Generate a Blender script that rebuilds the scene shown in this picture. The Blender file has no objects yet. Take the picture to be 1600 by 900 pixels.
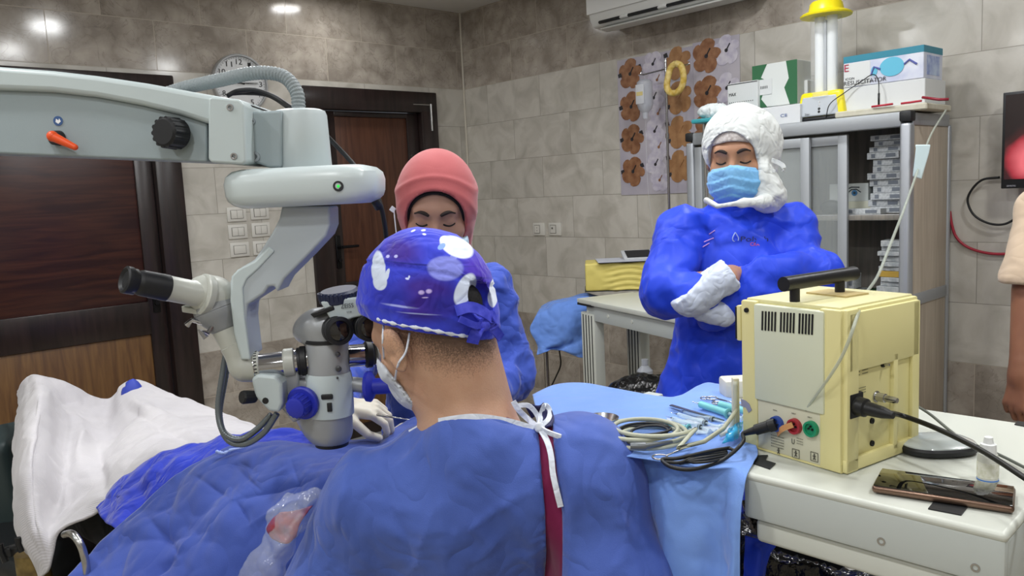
import bpy, bmesh, math, random
import numpy as np
from mathutils import Matrix, Vector
random.seed(7)
PI = math.pi
# ---------------------------------------------------------------- camera (level frame F: x right, y ahead of the camera, z up)
FOC = 1249.0; PITCH = math.radians(6.84); ROLL = math.atan(.0483); CH = 1.5; AZ = math.radians(48)
RX, RY, CEIL = 3.5, 4.275, 2.70           # faces of the right wall and the back wall, ceiling height
LX, LY = -2.6, -2.4                       # the walls behind the camera

sc = bpy.context.scene
cam_d = bpy.data.cameras.new('camera'); cam = bpy.data.objects.new('camera', cam_d); sc.collection.objects.link(cam)
cam_d.sensor_width = 36; cam_d.lens = FOC/1600*36; cam_d.clip_start = .02
sc.camera = cam
ca, sa = math.cos(AZ-PI/2), math.sin(AZ-PI/2)
MF = Matrix(((ca, -sa, 0, 0), (sa, ca, 0, 0), (0, 0, 1, 0), (0, 0, 0, 1)))      # F frame -> world
I4 = Matrix.Identity(4)

def ray(px, py):
    x = (px-800)/FOC; y = -(py-450)/FOC
    c, s = math.cos(ROLL), math.sin(ROLL)
    xr = x*c + y*s; yr = -x*s + y*c
    cp, sp = math.cos(PITCH), math.sin(PITCH)
    return np.array([xr, cp+yr*sp, -sp+yr*cp])
def D(px, py, v):                       # point of the F frame at distance v ahead
    d = ray(px, py); return np.array([0, 0, CH]) + d*(v/d[1])
def Z(px, py, z):                       # point of the F frame at height z
    d = ray(px, py); return np.array([0, 0, CH]) + d*((z-CH)/d[2])
def W(p): return np.array(MF @ Vector(p))
def Wx(px, py, x):
    d = W(ray(px, py)); return np.array([0, 0, CH]) + d*(x/d[0])
def Wy(px, py, y):
    d = W(ray(px, py)); return np.array([0, 0, CH]) + d*(y/d[1])
# camera matrix
f_ = Vector(W(ray(800, 450))).normalized()
r_ = (Vector(W(ray(900, 450)))-Vector(W(ray(800, 450)))).normalized()
u_ = r_.cross(f_)
cam.matrix_world = Matrix(((r_.x, u_.x, -f_.x, 0), (r_.y, u_.y, -f_.y, 0), (r_.z, u_.z, -f_.z, CH), (0, 0, 0, 1)))

# ---------------------------------------------------------------- world, exposure, ceiling lamps
sc.view_settings.view_transform = 'Standard'
try: sc.view_settings.look = 'None'
except Exception: pass
sc.view_settings.gamma = 1; sc.view_settings.use_curve_mapping = False
sc.view_settings.exposure = EXPOSURE = 0.52
wd = bpy.data.worlds.new('room_air'); sc.world = wd; wd.use_nodes = True
wd.node_tree.nodes['Background'].inputs[0].default_value = (.85, .9, 1, 1)
wd.node_tree.nodes['Background'].inputs[1].default_value = .3
LAMPS = [(1.36, 2.80), (1.34, 1.86), (1.34, .9), (1.34, -.3), (2.42, 3.92), (2.5, 1.6), (2.5, .2), (-.3, 2.9), (-.3, 1.6), (-.3, .3), (-.3, -1.1), (-1.7, 2.4), (-1.7, .6), (-1.7, -1)]
LAMP_W = 7.5
LAMP_COL = (.965, .985, 1.0)

# ---------------------------------------------------------------- materials
def lin(c):
    if isinstance(c, str): c = tuple(int(c[i:i+2], 16)/255 for i in (0, 2, 4))
    return tuple((x/12.92 if x <= .04045 else ((x+.055)/1.055)**2.4) for x in c)
MATS = {}
def mat(name, col, rough=.5, metal=0, col2=None, nscale=8, bump=0, bscale=60, sheen=0, trans=0, alpha=1, emit=None, estr=1, coat=0, spec=.5, subs=0, ior=1.45, stretch=(1, 1, 1), bdist=.002, detail=4):
    if name in MATS: return MATS[name]
    m = bpy.data.materials.new(name); m.use_nodes = True
    n = m.node_tree.nodes; l = m.node_tree.links; b = n['Principled BSDF']
    c = lin(col); b.inputs['Base Color'].default_value = (*c, 1)
    b.inputs['Roughness'].default_value = rough; b.inputs['Metallic'].default_value = metal
    b.inputs['Specular IOR Level'].default_value = spec
    b.inputs['Coat Weight'].default_value = coat; b.inputs['Transmission Weight'].default_value = trans
    b.inputs['Alpha'].default_value = alpha; b.inputs['IOR'].default_value = ior
    if sheen: b.inputs['Sheen Weight'].default_value = sheen; b.inputs['Sheen Roughness'].default_value = .4
    if subs:
        b.inputs['Subsurface Weight'].default_value = subs; b.inputs['Subsurface Radius'].default_value = (.012, .005, .003); b.inputs['Subsurface Scale'].default_value = 1
    if emit: b.inputs['Emission Color'].default_value = (*lin(emit), 1); b.inputs['Emission Strength'].default_value = estr
    if col2 or bump:
        tc = n.new('ShaderNodeTexCoord'); mp = n.new('ShaderNodeMapping'); l.new(tc.outputs['Object'], mp.inputs[0]); mp.inputs['Scale'].default_value = stretch
    if col2:
        no = n.new('ShaderNodeTexNoise'); no.inputs['Scale'].default_value = nscale; no.inputs['Detail'].default_value = detail
        l.new(mp.outputs[0], no.inputs['Vector'])
        r = n.new('ShaderNodeValToRGB'); r.color_ramp.elements[0].position = .35; r.color_ramp.elements[1].position = .65
        r.color_ramp.elements[0].color = (*c, 1); r.color_ramp.elements[1].color = (*lin(col2), 1)
        l.new(no.outputs[0], r.inputs[0]); l.new(r.outputs[0], b.inputs['Base Color'])
    if bump:
        nb = n.new('ShaderNodeTexNoise'); nb.inputs['Scale'].default_value = bscale; nb.inputs['Detail'].default_value = 3
        l.new(mp.outputs[0], nb.inputs['Vector'])
        bp = n.new('ShaderNodeBump'); bp.inputs['Strength'].default_value = bump; bp.inputs['Distance'].default_value = bdist
        l.new(nb.outputs[0], bp.inputs['Height']); l.new(bp.outputs[0], b.inputs['Normal'])
    MATS[name] = m; return m

def cloth(name, col, col2=None, crease=.5, scale=9, rough=.75, sheen=.25, weave=0, alpha=1, spec=.3):
    """thin cloth: crumple lines from ridged noise plus a fine weave, in object space"""
    if name in MATS: return MATS[name]
    m = mat(name, col, rough=rough, sheen=sheen, col2=col2, nscale=5, spec=spec, alpha=alpha)
    n = m.node_tree.nodes; l = m.node_tree.links; b = n['Principled BSDF']
    tc = n.new('ShaderNodeTexCoord')
    no = n.new('ShaderNodeTexNoise'); no.inputs['Scale'].default_value = scale; no.inputs['Detail'].default_value = 2; no.inputs['Distortion'].default_value = .6
    l.new(tc.outputs['Object'], no.inputs['Vector'])
    s = n.new('ShaderNodeMath'); s.operation = 'SUBTRACT'; s.inputs[1].default_value = .5; l.new(no.outputs[0], s.inputs[0])
    a = n.new('ShaderNodeMath'); a.operation = 'ABSOLUTE'; l.new(s.outputs[0], a.inputs[0])
    vo = n.new('ShaderNodeTexVoronoi'); vo.inputs['Scale'].default_value = scale*.8; vo.feature = 'F1'
    l.new(tc.outputs['Object'], vo.inputs['Vector'])
    ad = n.new('ShaderNodeMath'); ad.operation = 'MULTIPLY_ADD'; ad.inputs[1].default_value = .22; l.new(vo.outputs['Distance'], ad.inputs[0]); l.new(a.outputs[0], ad.inputs[2])
    bp = n.new('ShaderNodeBump'); bp.inputs['Strength'].default_value = crease; bp.inputs['Distance'].default_value = .03
    l.new(ad.outputs[0], bp.inputs['Height'])
    if weave:
        nw = n.new('ShaderNodeTexNoise'); nw.inputs['Scale'].default_value = 700; l.new(tc.outputs['Object'], nw.inputs['Vector'])
        b2 = n.new('ShaderNodeBump'); b2.inputs['Strength'].default_value = weave; b2.inputs['Distance'].default_value = .002
        l.new(nw.outputs[0], b2.inputs['Height']); l.new(bp.outputs[0], b2.inputs['Normal']); l.new(b2.outputs[0], b.inputs['Normal'])
    else: l.new(bp.outputs[0], b.inputs['Normal'])
    return m

# ---------------------------------------------------------------- linking
def empty(name, label, cat, loc=(0, 0, 0), group=None, M=MF):
    o = bpy.data.objects.new(name, None); sc.collection.objects.link(o)
    o.empty_display_size = .05
    o.location = M @ Vector(loc); tag(o, label, cat, group); return o
def tag(o, label=None, cat=None, group=None, kind=None):
    if label: o['label'] = label
    if cat: o['category'] = cat
    if group: o['group'] = group
    if kind: o['kind'] = kind
    return o
def wloc(o):
    p = Vector((0, 0, 0))
    while o: p = p + o.location; o = o.parent
    return p
def link(name, verts, faces, m, parent=None, M=MF, smooth=False, label=None, cat=None, group=None, kind=None, mods=(), origin=None, mi=None):
    """one mesh object; verts in the frame M; the object carries its origin"""
    V = [M @ Vector(v) for v in verts]
    if parent is not None: base = wloc(parent); loc = Vector((0, 0, 0))
    else:
        if origin is not None: base = M @ Vector(origin)
        else:
            xs = [v.x for v in V]; ys = [v.y for v in V]; base = Vector(((min(xs)+max(xs))/2, (min(ys)+max(ys))/2, min(v.z for v in V)))
        loc = base
    me = bpy.data.meshes.new(name); me.from_pydata([v-base for v in V], [], [tuple(int(i) for i in f) for f in faces]); me.update()
    for mm in (m if isinstance(m, (list, tuple)) else [m]): me.materials.append(mm)
    if mi is not None: me.polygons.foreach_set('material_index', list(mi))
    if smooth: me.polygons.foreach_set('use_smooth', [True]*len(me.polygons))
    o = bpy.data.objects.new(name, me); sc.collection.objects.link(o)
    o.location = loc
    if parent is not None: o.parent = parent
    tag(o, label, cat, group, kind)
    for md in mods:
        k = o.modifiers.new(md[0], md[0])
        for a, v in md[1].items(): setattr(k, a, v)
    return o
def solid(t, off=-1): return ('SOLIDIFY', dict(thickness=t, offset=off))
def autosmooth(o, ang=35):
    me = o.data
    bm = bmesh.new(); bm.from_mesh(me)
    for e in bm.edges: e.smooth = not (len(e.link_faces) == 2 and e.calc_face_angle(0) > math.radians(ang))
    for f in bm.faces: f.smooth = True
    bm.to_mesh(me); bm.free(); return o

class MB:
    """collects shapes (each given in its own frame) into one mesh"""
    def __init__(s): s.v = []; s.f = []; s.mi = []; s.cur = 0
    def add(s, v, f):
        k = len(s.v); s.v += [tuple(map(float, p)) for p in v]; s.f += [tuple(int(i)+k for i in q) for q in f]; s.mi += [s.cur]*len(f); return s
    def bm(s, b, T=None):
        b.verts.index_update(); vs = [(T @ v.co if T is not None else v.co) for v in b.verts]; fs = [[v.index for v in f.verts] for f in b.faces]; b.free(); return s.add(vs, fs)
    def box(s, c, size, rot=(0, 0, 0), bev=0, seg=2, T=None):
        b = bmesh.new(); bmesh.ops.create_cube(b, size=1); bmesh.ops.scale(b, vec=size, verts=b.verts)
        if bev: bmesh.ops.bevel(b, geom=b.edges[:], offset=min(bev, min(size)*.49), segments=seg, affect='EDGES', profile=.5)
        R = Matrix.Translation(c) @ (Matrix.Rotation(rot[2], 4, 'Z') @ Matrix.Rotation(rot[1], 4, 'Y') @ Matrix.Rotation(rot[0], 4, 'X'))
        return s.bm(b, (T @ R) if T is not None else R)
    def tube(s, pts, r, seg=12, cap=True, up=None):
        """sweep a circle along points; r a number or a list"""
        P = [np.array(p, float) for p in pts]; n = len(P); R = r if isinstance(r, (list, tuple, np.ndarray)) else [r]*n
        T = [(P[min(i+1, n-1)]-P[max(i-1, 0)]) for i in range(n)]; T = [t/(np.linalg.norm(t)+1e-12) for t in T]
        a = np.array(up, float) if up is not None else (np.array([0, 0, 1.]) if abs(T[0][2]) < .9 else np.array([1., 0, 0]))
        V = []
        for i in range(n):
            a = a-T[i]*a.dot(T[i]); a /= np.linalg.norm(a)+1e-12; b = np.cross(T[i], a)
            for k in range(seg): q = 2*PI*k/seg; V.append(P[i]+R[i]*(math.cos(q)*a+math.sin(q)*b))
        Fc = [(i*seg+k, i*seg+(k+1) % seg, (i+1)*seg+(k+1) % seg, (i+1)*seg+k) for i in range(n-1) for k in range(seg)]
        if cap: Fc += [tuple(range(seg-1, -1, -1)), tuple((n-1)*seg+k for k in range(seg))]
        return s.add(V, Fc)
    def lathe(s, o, ax, prof, seg=32, T=None):
        """profile [(distance along ax, radius)] turned about ax from o"""
        ax = np.array(ax, float); ax /= np.linalg.norm(ax); o = np.array(o, float)
        a = np.cross(ax, [0, 0, 1.]) if abs(ax[2]) < .9 else np.cross(ax, [1., 0, 0]); a /= np.linalg.norm(a); b = np.cross(ax, a)
        V = []; n = len(prof)
        for h, r in prof:
            for k in range(seg): q = 2*PI*k/seg; V.append(o+ax*h+max(r, 1e-5)*(math.cos(q)*a+math.sin(q)*b))
        Fc = [(i*seg+k, i*seg+(k+1) % seg, (i+1)*seg+(k+1) % seg, (i+1)*seg+k) for i in range(n-1) for k in range(seg)]
        Fc += [tuple(range(seg-1, -1, -1)), tuple((n-1)*seg+k for k in range(seg))]
        return s.add(V, Fc)
    def ell(s, c, r, rot=None, seg=24, rings=14):
        V = []; Fc = []; R = rot if rot is not None else Matrix.Identity(3)
        for i in range(rings+1):
            t = PI*i/rings
            for k in range(seg):
                q = 2*PI*k/seg; p = Vector((r[0]*math.sin(t)*math.cos(q), r[1]*math.sin(t)*math.sin(q), r[2]*math.cos(t)))
                V.append(tuple(R @ p + Vector(c)))
        Fc = [(i*seg+k, (i+1)*seg+k, (i+1)*seg+(k+1) % seg, i*seg+(k+1) % seg) for i in range(rings) for k in range(seg)]
        return s.add(V, Fc)
    def prism(s, front, back):
        """two matching outlines (3-D points) joined into a solid"""
        n = len(front)
        return s.add(list(front)+list(back), [tuple(range(n)), tuple(range(2*n-1, n-1, -1))]+[(i, i+n, (i+1) % n+n, (i+1) % n) for i in range(n)])
    def quad(s, a, b, c, d): return s.add([a, b, c, d], [(0, 1, 2, 3)])
    def link(s, name, m, parent=None, auto=35, **k):
        if isinstance(m, (list, tuple)): k['mi'] = s.mi
        o = link(name, s.v, s.f, m, parent, **k)
        return autosmooth(o, auto) if auto else o

def smooth_path(pts, n=8):
    """Catmull-Rom through the points"""
    P = [np.array(p, float) for p in pts]; P = [2*P[0]-P[1]]+P+[2*P[-1]-P[-2]]; out = []
    for i in range(1, len(P)-2):
        for k in range(n):
            t = k/n; a, b, c, d = P[i-1], P[i], P[i+1], P[i+2]
            out.append(.5*((2*b)+(-a+c)*t+(2*a-5*b+4*c-d)*t*t+(-a+3*b-3*c+d)*t**3))
    out.append(P[-2]); return out

# ---------------------------------------------------------------- noise (numpy)
_rs = np.random.RandomState(3); _PERM = _rs.permutation(256); _PERM = np.concatenate([_PERM]*3); _G = _rs.randn(256, 3); _G /= np.linalg.norm(_G, axis=1)[:, None]
def noise(p):
    p = np.asarray(p, float); i = np.floor(p).astype(int); f = p-i; i = i & 255; u = f*f*f*(f*(f*6-15)+10); out = 0
    for dx in (0, 1):
        for dy in (0, 1):
            for dz in (0, 1):
                h = _PERM[_PERM[_PERM[(i[..., 0]+dx) & 255]+((i[..., 1]+dy) & 255)]+((i[..., 2]+dz) & 255)]
                g = _G[h]; w = (u[..., 0] if dx else 1-u[..., 0])*(u[..., 1] if dy else 1-u[..., 1])*(u[..., 2] if dz else 1-u[..., 2])
                out = out+w*(g*(f-np.array([dx, dy, dz]))).sum(-1)
    return out
def ridged(p, s, sd=0.):
    q = np.asarray(p)*s+sd; q = q+.35*np.stack([noise(q*.7+9), noise(q*.7+31), noise(q*.7+57)], -1); return 1-np.abs(noise(q))*3.2
def crumple(p, s=6., sd=0.):
    return .6*ridged(p, s, sd)+.3*ridged(p, s*2.1, sd+5)+.12*ridged(p, s*4.3, sd+11)

# ---------------------------------------------------------------- signed distance modelling
def smin(a, b, k):
    h = np.clip(.5+.5*(b-a)/k, 0, 1); return b*(1-h)+a*h-k*h*(1-h)
def s_cap(P, a, b, r1, r2=None):
    r2 = r1 if r2 is None else r2; a = np.array(a, float); b = np.array(b, float); ab = b-a
    t = np.clip(((P-a)@ab)/(ab@ab+1e-12), 0, 1); return np.linalg.norm(P-a-t[..., None]*ab, axis=-1)-(r1+(r2-r1)*t)
def s_ell(P, c, r, R=None):
    q = P-np.array(c, float)
    if R is not None: q = q@np.array(R)
    r = np.array(r, float); k0 = np.linalg.norm(q/r, axis=-1); k1 = np.linalg.norm(q/(r*r), axis=-1); return k0*(k0-1)/(k1+1e-9)
def s_poly(P, pts, rr):
    d = None
    for i in range(len(pts)-1):
        e = s_cap(P, pts[i], pts[i+1], rr[i], rr[i+1]); d = e if d is None else np.minimum(d, e)
    return d
def axes(x, y=None, z=None):
    """rotation matrix (columns) from a main axis x and a hint for z"""
    x = np.array(x, float); x /= np.linalg.norm(x); z = np.array(z if z is not None else (0, 0, 1), float)
    z = z-x*(x@z); z /= np.linalg.norm(z); y = np.cross(z, x); return np.stack([x, y, z], 1)
def nets(fn, lo, hi, h):
    """surface nets of fn<0"""
    lo = np.array(lo, float); hi = np.array(hi, float); n = np.ceil((hi-lo)/h).astype(int)+1
    g = [lo[i]+h*np.arange(n[i]) for i in range(3)]
    P = np.stack(np.meshgrid(*g, indexing='ij'), -1); S = fn(P.reshape(-1, 3)).reshape(n)
    ins = S < 0; c = n-1; cnt = np.zeros(c, int); acc = np.zeros((*c, 3))
    for ax in range(3):
        o = [k for k in range(3) if k != ax]
        sl0 = [slice(None)]*3; sl1 = [slice(None)]*3; sl0[ax] = slice(0, -1); sl1[ax] = slice(1, None)
        a = S[tuple(sl0)]; b = S[tuple(sl1)]; cr = (a < 0) != (b < 0); t = np.where(cr, a/(a-b+1e-15), 0)
        pos = P[tuple(sl0)].copy(); pos[..., ax] += t*h
        for i in (0, 1):
            for j in (0, 1):
                s2 = [slice(None)]*3
                s2[o[0]] = slice(i, c[o[0]]+i); s2[o[1]] = slice(j, c[o[1]]+j); q = cr[tuple(s2)]
                cnt += q; acc += pos[tuple(s2)]*q[..., None]
    m = cnt > 0; idx = -np.ones(c, int); idx[m] = np.arange(m.sum()); V = acc[m]/cnt[m][:, None]; Fs = []
    for ax in range(3):
        o = [k for k in range(3) if k != ax]
        sl0 = [slice(1, -1)]*3; sl1 = [slice(1, -1)]*3; sl0[ax] = slice(0, -1); sl1[ax] = slice(1, None)
        a = ins[tuple(sl0)]; b = ins[tuple(sl1)]
        for flip, q in ((False, a & ~b), (True, ~a & b)):
            I = np.argwhere(q)
            for k in o: I[:, k] += 1
            if not len(I): continue
            def at(d0, d1):
                J = I.copy(); J[:, o[0]] -= d0; J[:, o[1]] -= d1; return idx[J[:, 0], J[:, 1], J[:, 2]]
            Q = np.stack([at(1, 1), at(0, 1), at(0, 0), at(1, 0)], 1)
            if flip != (ax == 1): Q = Q[:, ::-1]
            Fs.append(Q)
    Fq = np.concatenate(Fs); Fq = Fq[(Fq >= 0).all(1)]; return V, Fq
def grads(fn, V, e=.002):
    G = np.stack([fn(V+np.eye(3)[i]*e)-fn(V-np.eye(3)[i]*e) for i in range(3)], 1); return G/(np.linalg.norm(G, axis=1)[:, None]+1e-9)
def sdf(name, fn, lo, hi, h, m, parent=None, disp=None, **k):
    V, Fq = nets(fn, lo, hi, h)
    N = grads(fn, V); V = V-N*fn(V)[:, None]
    if disp is not None: V = V+N*disp(V)[:, None]
    k.setdefault('smooth', True)
    return link(name, V, Fq, m, parent, **k)

# ---------------------------------------------------------------- cloth sheets from a net of places
def bspl(C, nu, nv):
    """Catmull-Rom surface through the net C[rows][cols] -> (nv+1)x(nu+1) points"""
    C = np.array(C, float)
    def interp(A, n):
        m = len(A); out = []
        for t in np.linspace(0, m-1, n+1):
            i = min(int(t), m-2); f = t-i; a = A[i-1] if i > 0 else 2*A[0]-A[1]; d = A[i+2] if i+2 < m else 2*A[-1]-A[-2]; b, c = A[i], A[i+1]
            out.append(.5*((2*b)+(-a+c)*f+(2*a-5*b+4*c-d)*f*f+(-a+3*b-3*c+d)*f**3))
        return np.array(out)
    A = interp(C, nv); return interp(A.transpose(1, 0, 2), nu).transpose(1, 0, 2)
def sheet(name, C, nu, nv, m, parent=None, amp=.01, s=6, sd=0, extra=None, thick=.002, **k):
    G = bspl(C, nu, nv); gu = np.gradient(G, axis=1); gv = np.gradient(G, axis=0); N = np.cross(gu, gv); N /= np.linalg.norm(N, axis=-1)[..., None]+1e-9
    Q = G.reshape(-1, 3); d = amp*(crumple(Q, s, sd)-.45).reshape(G.shape[:2])
    if extra is not None: d = d+extra(G)
    V = (G+N*d[..., None]).reshape(-1, 3); w = nu+1
    Fc = [(j*w+i, j*w+i+1, (j+1)*w+i+1, (j+1)*w+i) for j in range(nv) for i in range(nu)]
    return link(name, V, Fc, m, parent, smooth=True, mods=[solid(thick, 0)], **k)

# ---------------------------------------------------------------- lettering (block strokes turned into real mesh)
FONT = {}
def text_mesh(s):
    if s in FONT: return FONT[s]
    cu = bpy.data.curves.new('lettering', 'FONT'); cu.body = s; cu.size = 1; cu.extrude = .01; cu.resolution_u = 3
    o = bpy.data.objects.new('lettering', cu); sc.collection.objects.link(o)
    dg = bpy.context.evaluated_depsgraph_get(); me = bpy.data.meshes.new_from_object(o.evaluated_get(dg))
    V = np.array([v.co[:] for v in me.vertices]); Fc = [tuple(p.vertices) for p in me.polygons]
    bpy.data.objects.remove(o); bpy.data.curves.remove(cu); bpy.data.meshes.remove(me)
    FONT[s] = (V, Fc); return FONT[s]
def lettering(mb, s, o, ex, ey, height, width=None, lift=.0008):
    """put text at o with baseline along ex and up along ey (any frame); height = cap height"""
    V, Fc = text_mesh(s); ex = np.array(ex, float); ex /= np.linalg.norm(ex); ey = np.array(ey, float); ey = ey-ex*(ex@ey); ey /= np.linalg.norm(ey); ez = np.cross(ex, ey)
    k = height/.7; w = V[:, 0].max()-V[:, 0].min(); kx = k if width is None else width/w; x0 = V[:, 0].min()
    P = np.array(o)+(V[:, :1]-x0)*kx*ex+V[:, 1:2]*k*ey+(lift+V[:, 2:3]*.02)*ez
    mb.add(P, Fc)
# ================================================================ ROOM
def tile_mat(name, axis, off):
    """glazed wall tiles: pale beige field between two brown marbled bands; rows .245 high, tiles .49 wide, joints staggered"""
    m = bpy.data.materials.new(name); m.use_nodes = True; n = m.node_tree.nodes; l = m.node_tree.links; b = n['Principled BSDF']
    def M(op, a=None, bb=None, c=None):
        q = n.new('ShaderNodeMath'); q.operation = op
        for i, v in enumerate((a, bb, c)):
            if v is None: continue
            if isinstance(v, (int, float)): q.inputs[i].default_value = v
            else: l.new(v, q.inputs[i])
        return q.outputs[0]
    g = n.new('ShaderNodeNewGeometry'); sp = n.new('ShaderNodeSeparateXYZ'); l.new(g.outputs['Position'], sp.inputs[0])
    h = sp.outputs[axis]; z = sp.outputs[2]
    row = M('FLOOR', M('DIVIDE', M('ADD', z, 10*.2467-2.2), .2467))
    fz = M('FRACT', M('DIVIDE', M('ADD', z, 10*.2467-2.2), .2467))
    hs = M('ADD', M('DIVIDE', M('SUBTRACT', h, off), .488), M('MULTIPLY', M('MODULO', M('ADD', row, 40), 2), .5))
    hs = M('ADD', hs, 20); fx = M('FRACT', hs); col = M('FLOOR', hs)
    dz = M('MINIMUM', fz, M('SUBTRACT', 1, fz)); dx = M('MINIMUM', fx, M('SUBTRACT', 1, fx))
    gz = M('LESS_THAN', dz, .0058); gx = M('LESS_THAN', dx, .003); gr = M('MAXIMUM', gz, gx)
    # per tile random
    cb = n.new('ShaderNodeCombineXYZ'); l.new(col, cb.inputs[0]); l.new(row, cb.inputs[1])
    wn = n.new('ShaderNodeTexWhiteNoise'); l.new(cb.outputs[0], wn.inputs['Vector'])
    ps = n.new('ShaderNodeVectorMath'); ps.operation = 'MULTIPLY_ADD'; l.new(wn.outputs['Color'], ps.inputs[0]); ps.inputs[1].default_value = (7, 7, 7); l.new(g.outputs['Position'], ps.inputs[2])
    # pale tile
    n1 = n.new('ShaderNodeTexNoise'); n1.inputs['Scale'].default_value = 7; n1.inputs['Detail'].default_value = 6; n1.inputs['Distortion'].default_value = .7; l.new(ps.outputs[0], n1.inputs['Vector'])
    r1 = n.new('ShaderNodeValToRGB'); e = r1.color_ramp.elements; e[0].position = .3; e[0].color = (*lin('aca79d'), 1); e[1].position = .62; e[1].color = (*lin('c6c2b9'), 1); l.new(n1.outputs[0], r1.inputs[0])
    # brown marble: dark veins between pale cells, warped
    wv = n.new('ShaderNodeTexNoise'); wv.inputs['Scale'].default_value = 5; wv.inputs['Detail'].default_value = 5; l.new(ps.outputs[0], wv.inputs['Vector'])
    ww = n.new('ShaderNodeVectorMath'); ww.operation = 'MULTIPLY_ADD'; l.new(wv.outputs['Color'], ww.inputs[0]); ww.inputs[1].default_value = (.34, .34, .34); l.new(ps.outputs[0], ww.inputs[2])
    vo = n.new('ShaderNodeTexVoronoi'); vo.feature = 'F1'; vo.inputs['Scale'].default_value = 7.5; l.new(ww.outputs[0], vo.inputs['Vector'])
    n2 = n.new('ShaderNodeTexNoise'); n2.inputs['Scale'].default_value = 9; n2.inputs['Detail'].default_value = 8; n2.inputs['Roughness'].default_value = .65; n2.inputs['Distortion'].default_value = 1.2; l.new(ps.outputs[0], n2.inputs['Vector'])
    mx = M('ADD', M('MULTIPLY', vo.outputs['Distance'], .55), M('MULTIPLY', n2.outputs[0], .55))
    r2 = n.new('ShaderNodeValToRGB'); e = r2.color_ramp.elements; e[0].position = .34; e[0].color = (*lin('b3aa9f'), 1); e[1].position = .74; e[1].color = (*lin('8f867c'), 1)
    q = r2.color_ramp.elements.new(.5); q.color = (*lin('a79e93'), 1); q = r2.color_ramp.elements.new(.62); q.color = (*lin('9c9388'), 1)
    l.new(mx, r2.inputs[0])
    ve = n.new('ShaderNodeTexNoise'); ve.inputs['Scale'].default_value = 6; ve.inputs['Detail'].default_value = 4; ve.inputs['Distortion'].default_value = 2.2; l.new(ps.outputs[0], ve.inputs['Vector'])
    vein = M('SMOOTH_MIN', M('DIVIDE', M('ABSOLUTE', M('SUBTRACT', ve.outputs[0], .5)), .016), 1, .2)
    vm = n.new('ShaderNodeMix'); vm.data_type = 'RGBA'; l.new(vein, vm.inputs['Factor']); vm.inputs['A'].default_value = (*lin('756c63'), 1); l.new(r2.outputs[0], vm.inputs['B'])
    vf = n.new('ShaderNodeMix'); vf.data_type = 'RGBA'; vf.inputs['Factor'].default_value = .45; l.new(r2.outputs[0], vf.inputs['A']); l.new(vm.outputs['Result'], vf.inputs['B'])
    band = M('MAXIMUM', M('GREATER_THAN', z, 2.2), M('LESS_THAN', z, .72))
    m1 = n.new('ShaderNodeMix'); m1.data_type = 'RGBA'; l.new(band, m1.inputs['Factor']); l.new(r1.outputs[0], m1.inputs['A']); l.new(vf.outputs['Result'], m1.inputs['B'])
    # slight tone change from tile to tile
    hv = n.new('ShaderNodeHueSaturation'); hv.inputs['Saturation'].default_value = .95; l.new(m1.outputs['Result'], hv.inputs['Color']); l.new(M('MULTIPLY_ADD', wn.outputs['Value'], .1, .95), hv.inputs['Value'])
    gc = n.new('ShaderNodeMix'); gc.data_type = 'RGBA'; l.new(band, gc.inputs['Factor']); gc.inputs['A'].default_value = (*lin('8d897f'), 1); gc.inputs['B'].default_value = (*lin('b5ab9c'), 1)
    m2 = n.new('ShaderNodeMix'); m2.data_type = 'RGBA'; l.new(gr, m2.inputs['Factor']); l.new(hv.outputs['Color'], m2.inputs['A']); l.new(gc.outputs['Result'], m2.inputs['B'])
    l.new(m2.outputs['Result'], b.inputs['Base Color'])
    l.new(M('MULTIPLY_ADD', gr, .5, .13), b.inputs['Roughness']); b.inputs['Specular IOR Level'].default_value = .4
    bh = M('ADD', M('MULTIPLY', M('SUBTRACT', 1, gr), 1), M('MULTIPLY', n1.outputs[0], .5)); bp = n.new('ShaderNodeBump'); bp.inputs['Strength'].default_value = .25; bp.inputs['Distance'].default_value = .002
    l.new(bh, bp.inputs['Height']); l.new(bp.outputs[0], b.inputs['Normal'])
    return m
T_back = tile_mat('tiles_back_wall', 0, 2.474); T_right = tile_mat('tiles_right_wall', 1, 3.551-.244)
M_ceil = mat('ceiling_paint', 'd2d0cc', .85, bump=.1, bscale=30)
M_floor = mat('floor_tile', 'b3aa98', .35, col2='a69d8c', nscale=6)
M_plain = mat('far_wall_paint', 'c8c4ba', .8, col2='bfbab0', nscale=3)

# walls as thick boxes (room frame)
def wall(name, lo, hi, m):
    c = [(a+b)/2 for a, b in zip(lo, hi)]; s = [b-a for a, b in zip(lo, hi)]
    return MB().box(c, s).link(name, m, M=I4, kind='structure')
DO = [(.2, 1.565, 2.175), (2.285, 3.245, 2.165)]      # door openings with frames, x0 x1 top
m = MB()
def wseg(x0, x1, z0, z1): m.box(((x0+x1)/2, RY+.1, (z0+z1)/2), (x1-x0, .2, z1-z0))
wseg(LX-.2, DO[0][0], 0, CEIL); wseg(DO[0][1], DO[1][0], 0, CEIL); wseg(DO[1][1], RX+.2, 0, CEIL); wseg(DO[0][0], DO[0][1], DO[0][2], CEIL); wseg(DO[1][0], DO[1][1], DO[1][2], CEIL)
m.link('wall_back', T_back, M=I4, kind='structure')
wall('wall_right', (RX, LY, 0), (RX+.2, RY, CEIL), T_right)
wall('wall_left', (LX-.2, LY, 0), (LX, RY, CEIL), M_plain)
wall('wall_front', (LX-.2, LY-.2, 0), (RX+.2, LY, CEIL), M_plain)
wall('floor', (LX-.2, LY-.2, -.1), (RX+.2, RY+.2, 0), M_floor)
wall('ceiling', (LX-.2, LY-.2, CEIL), (RX+.2, RY+.2, CEIL+.1), M_ceil)
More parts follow.
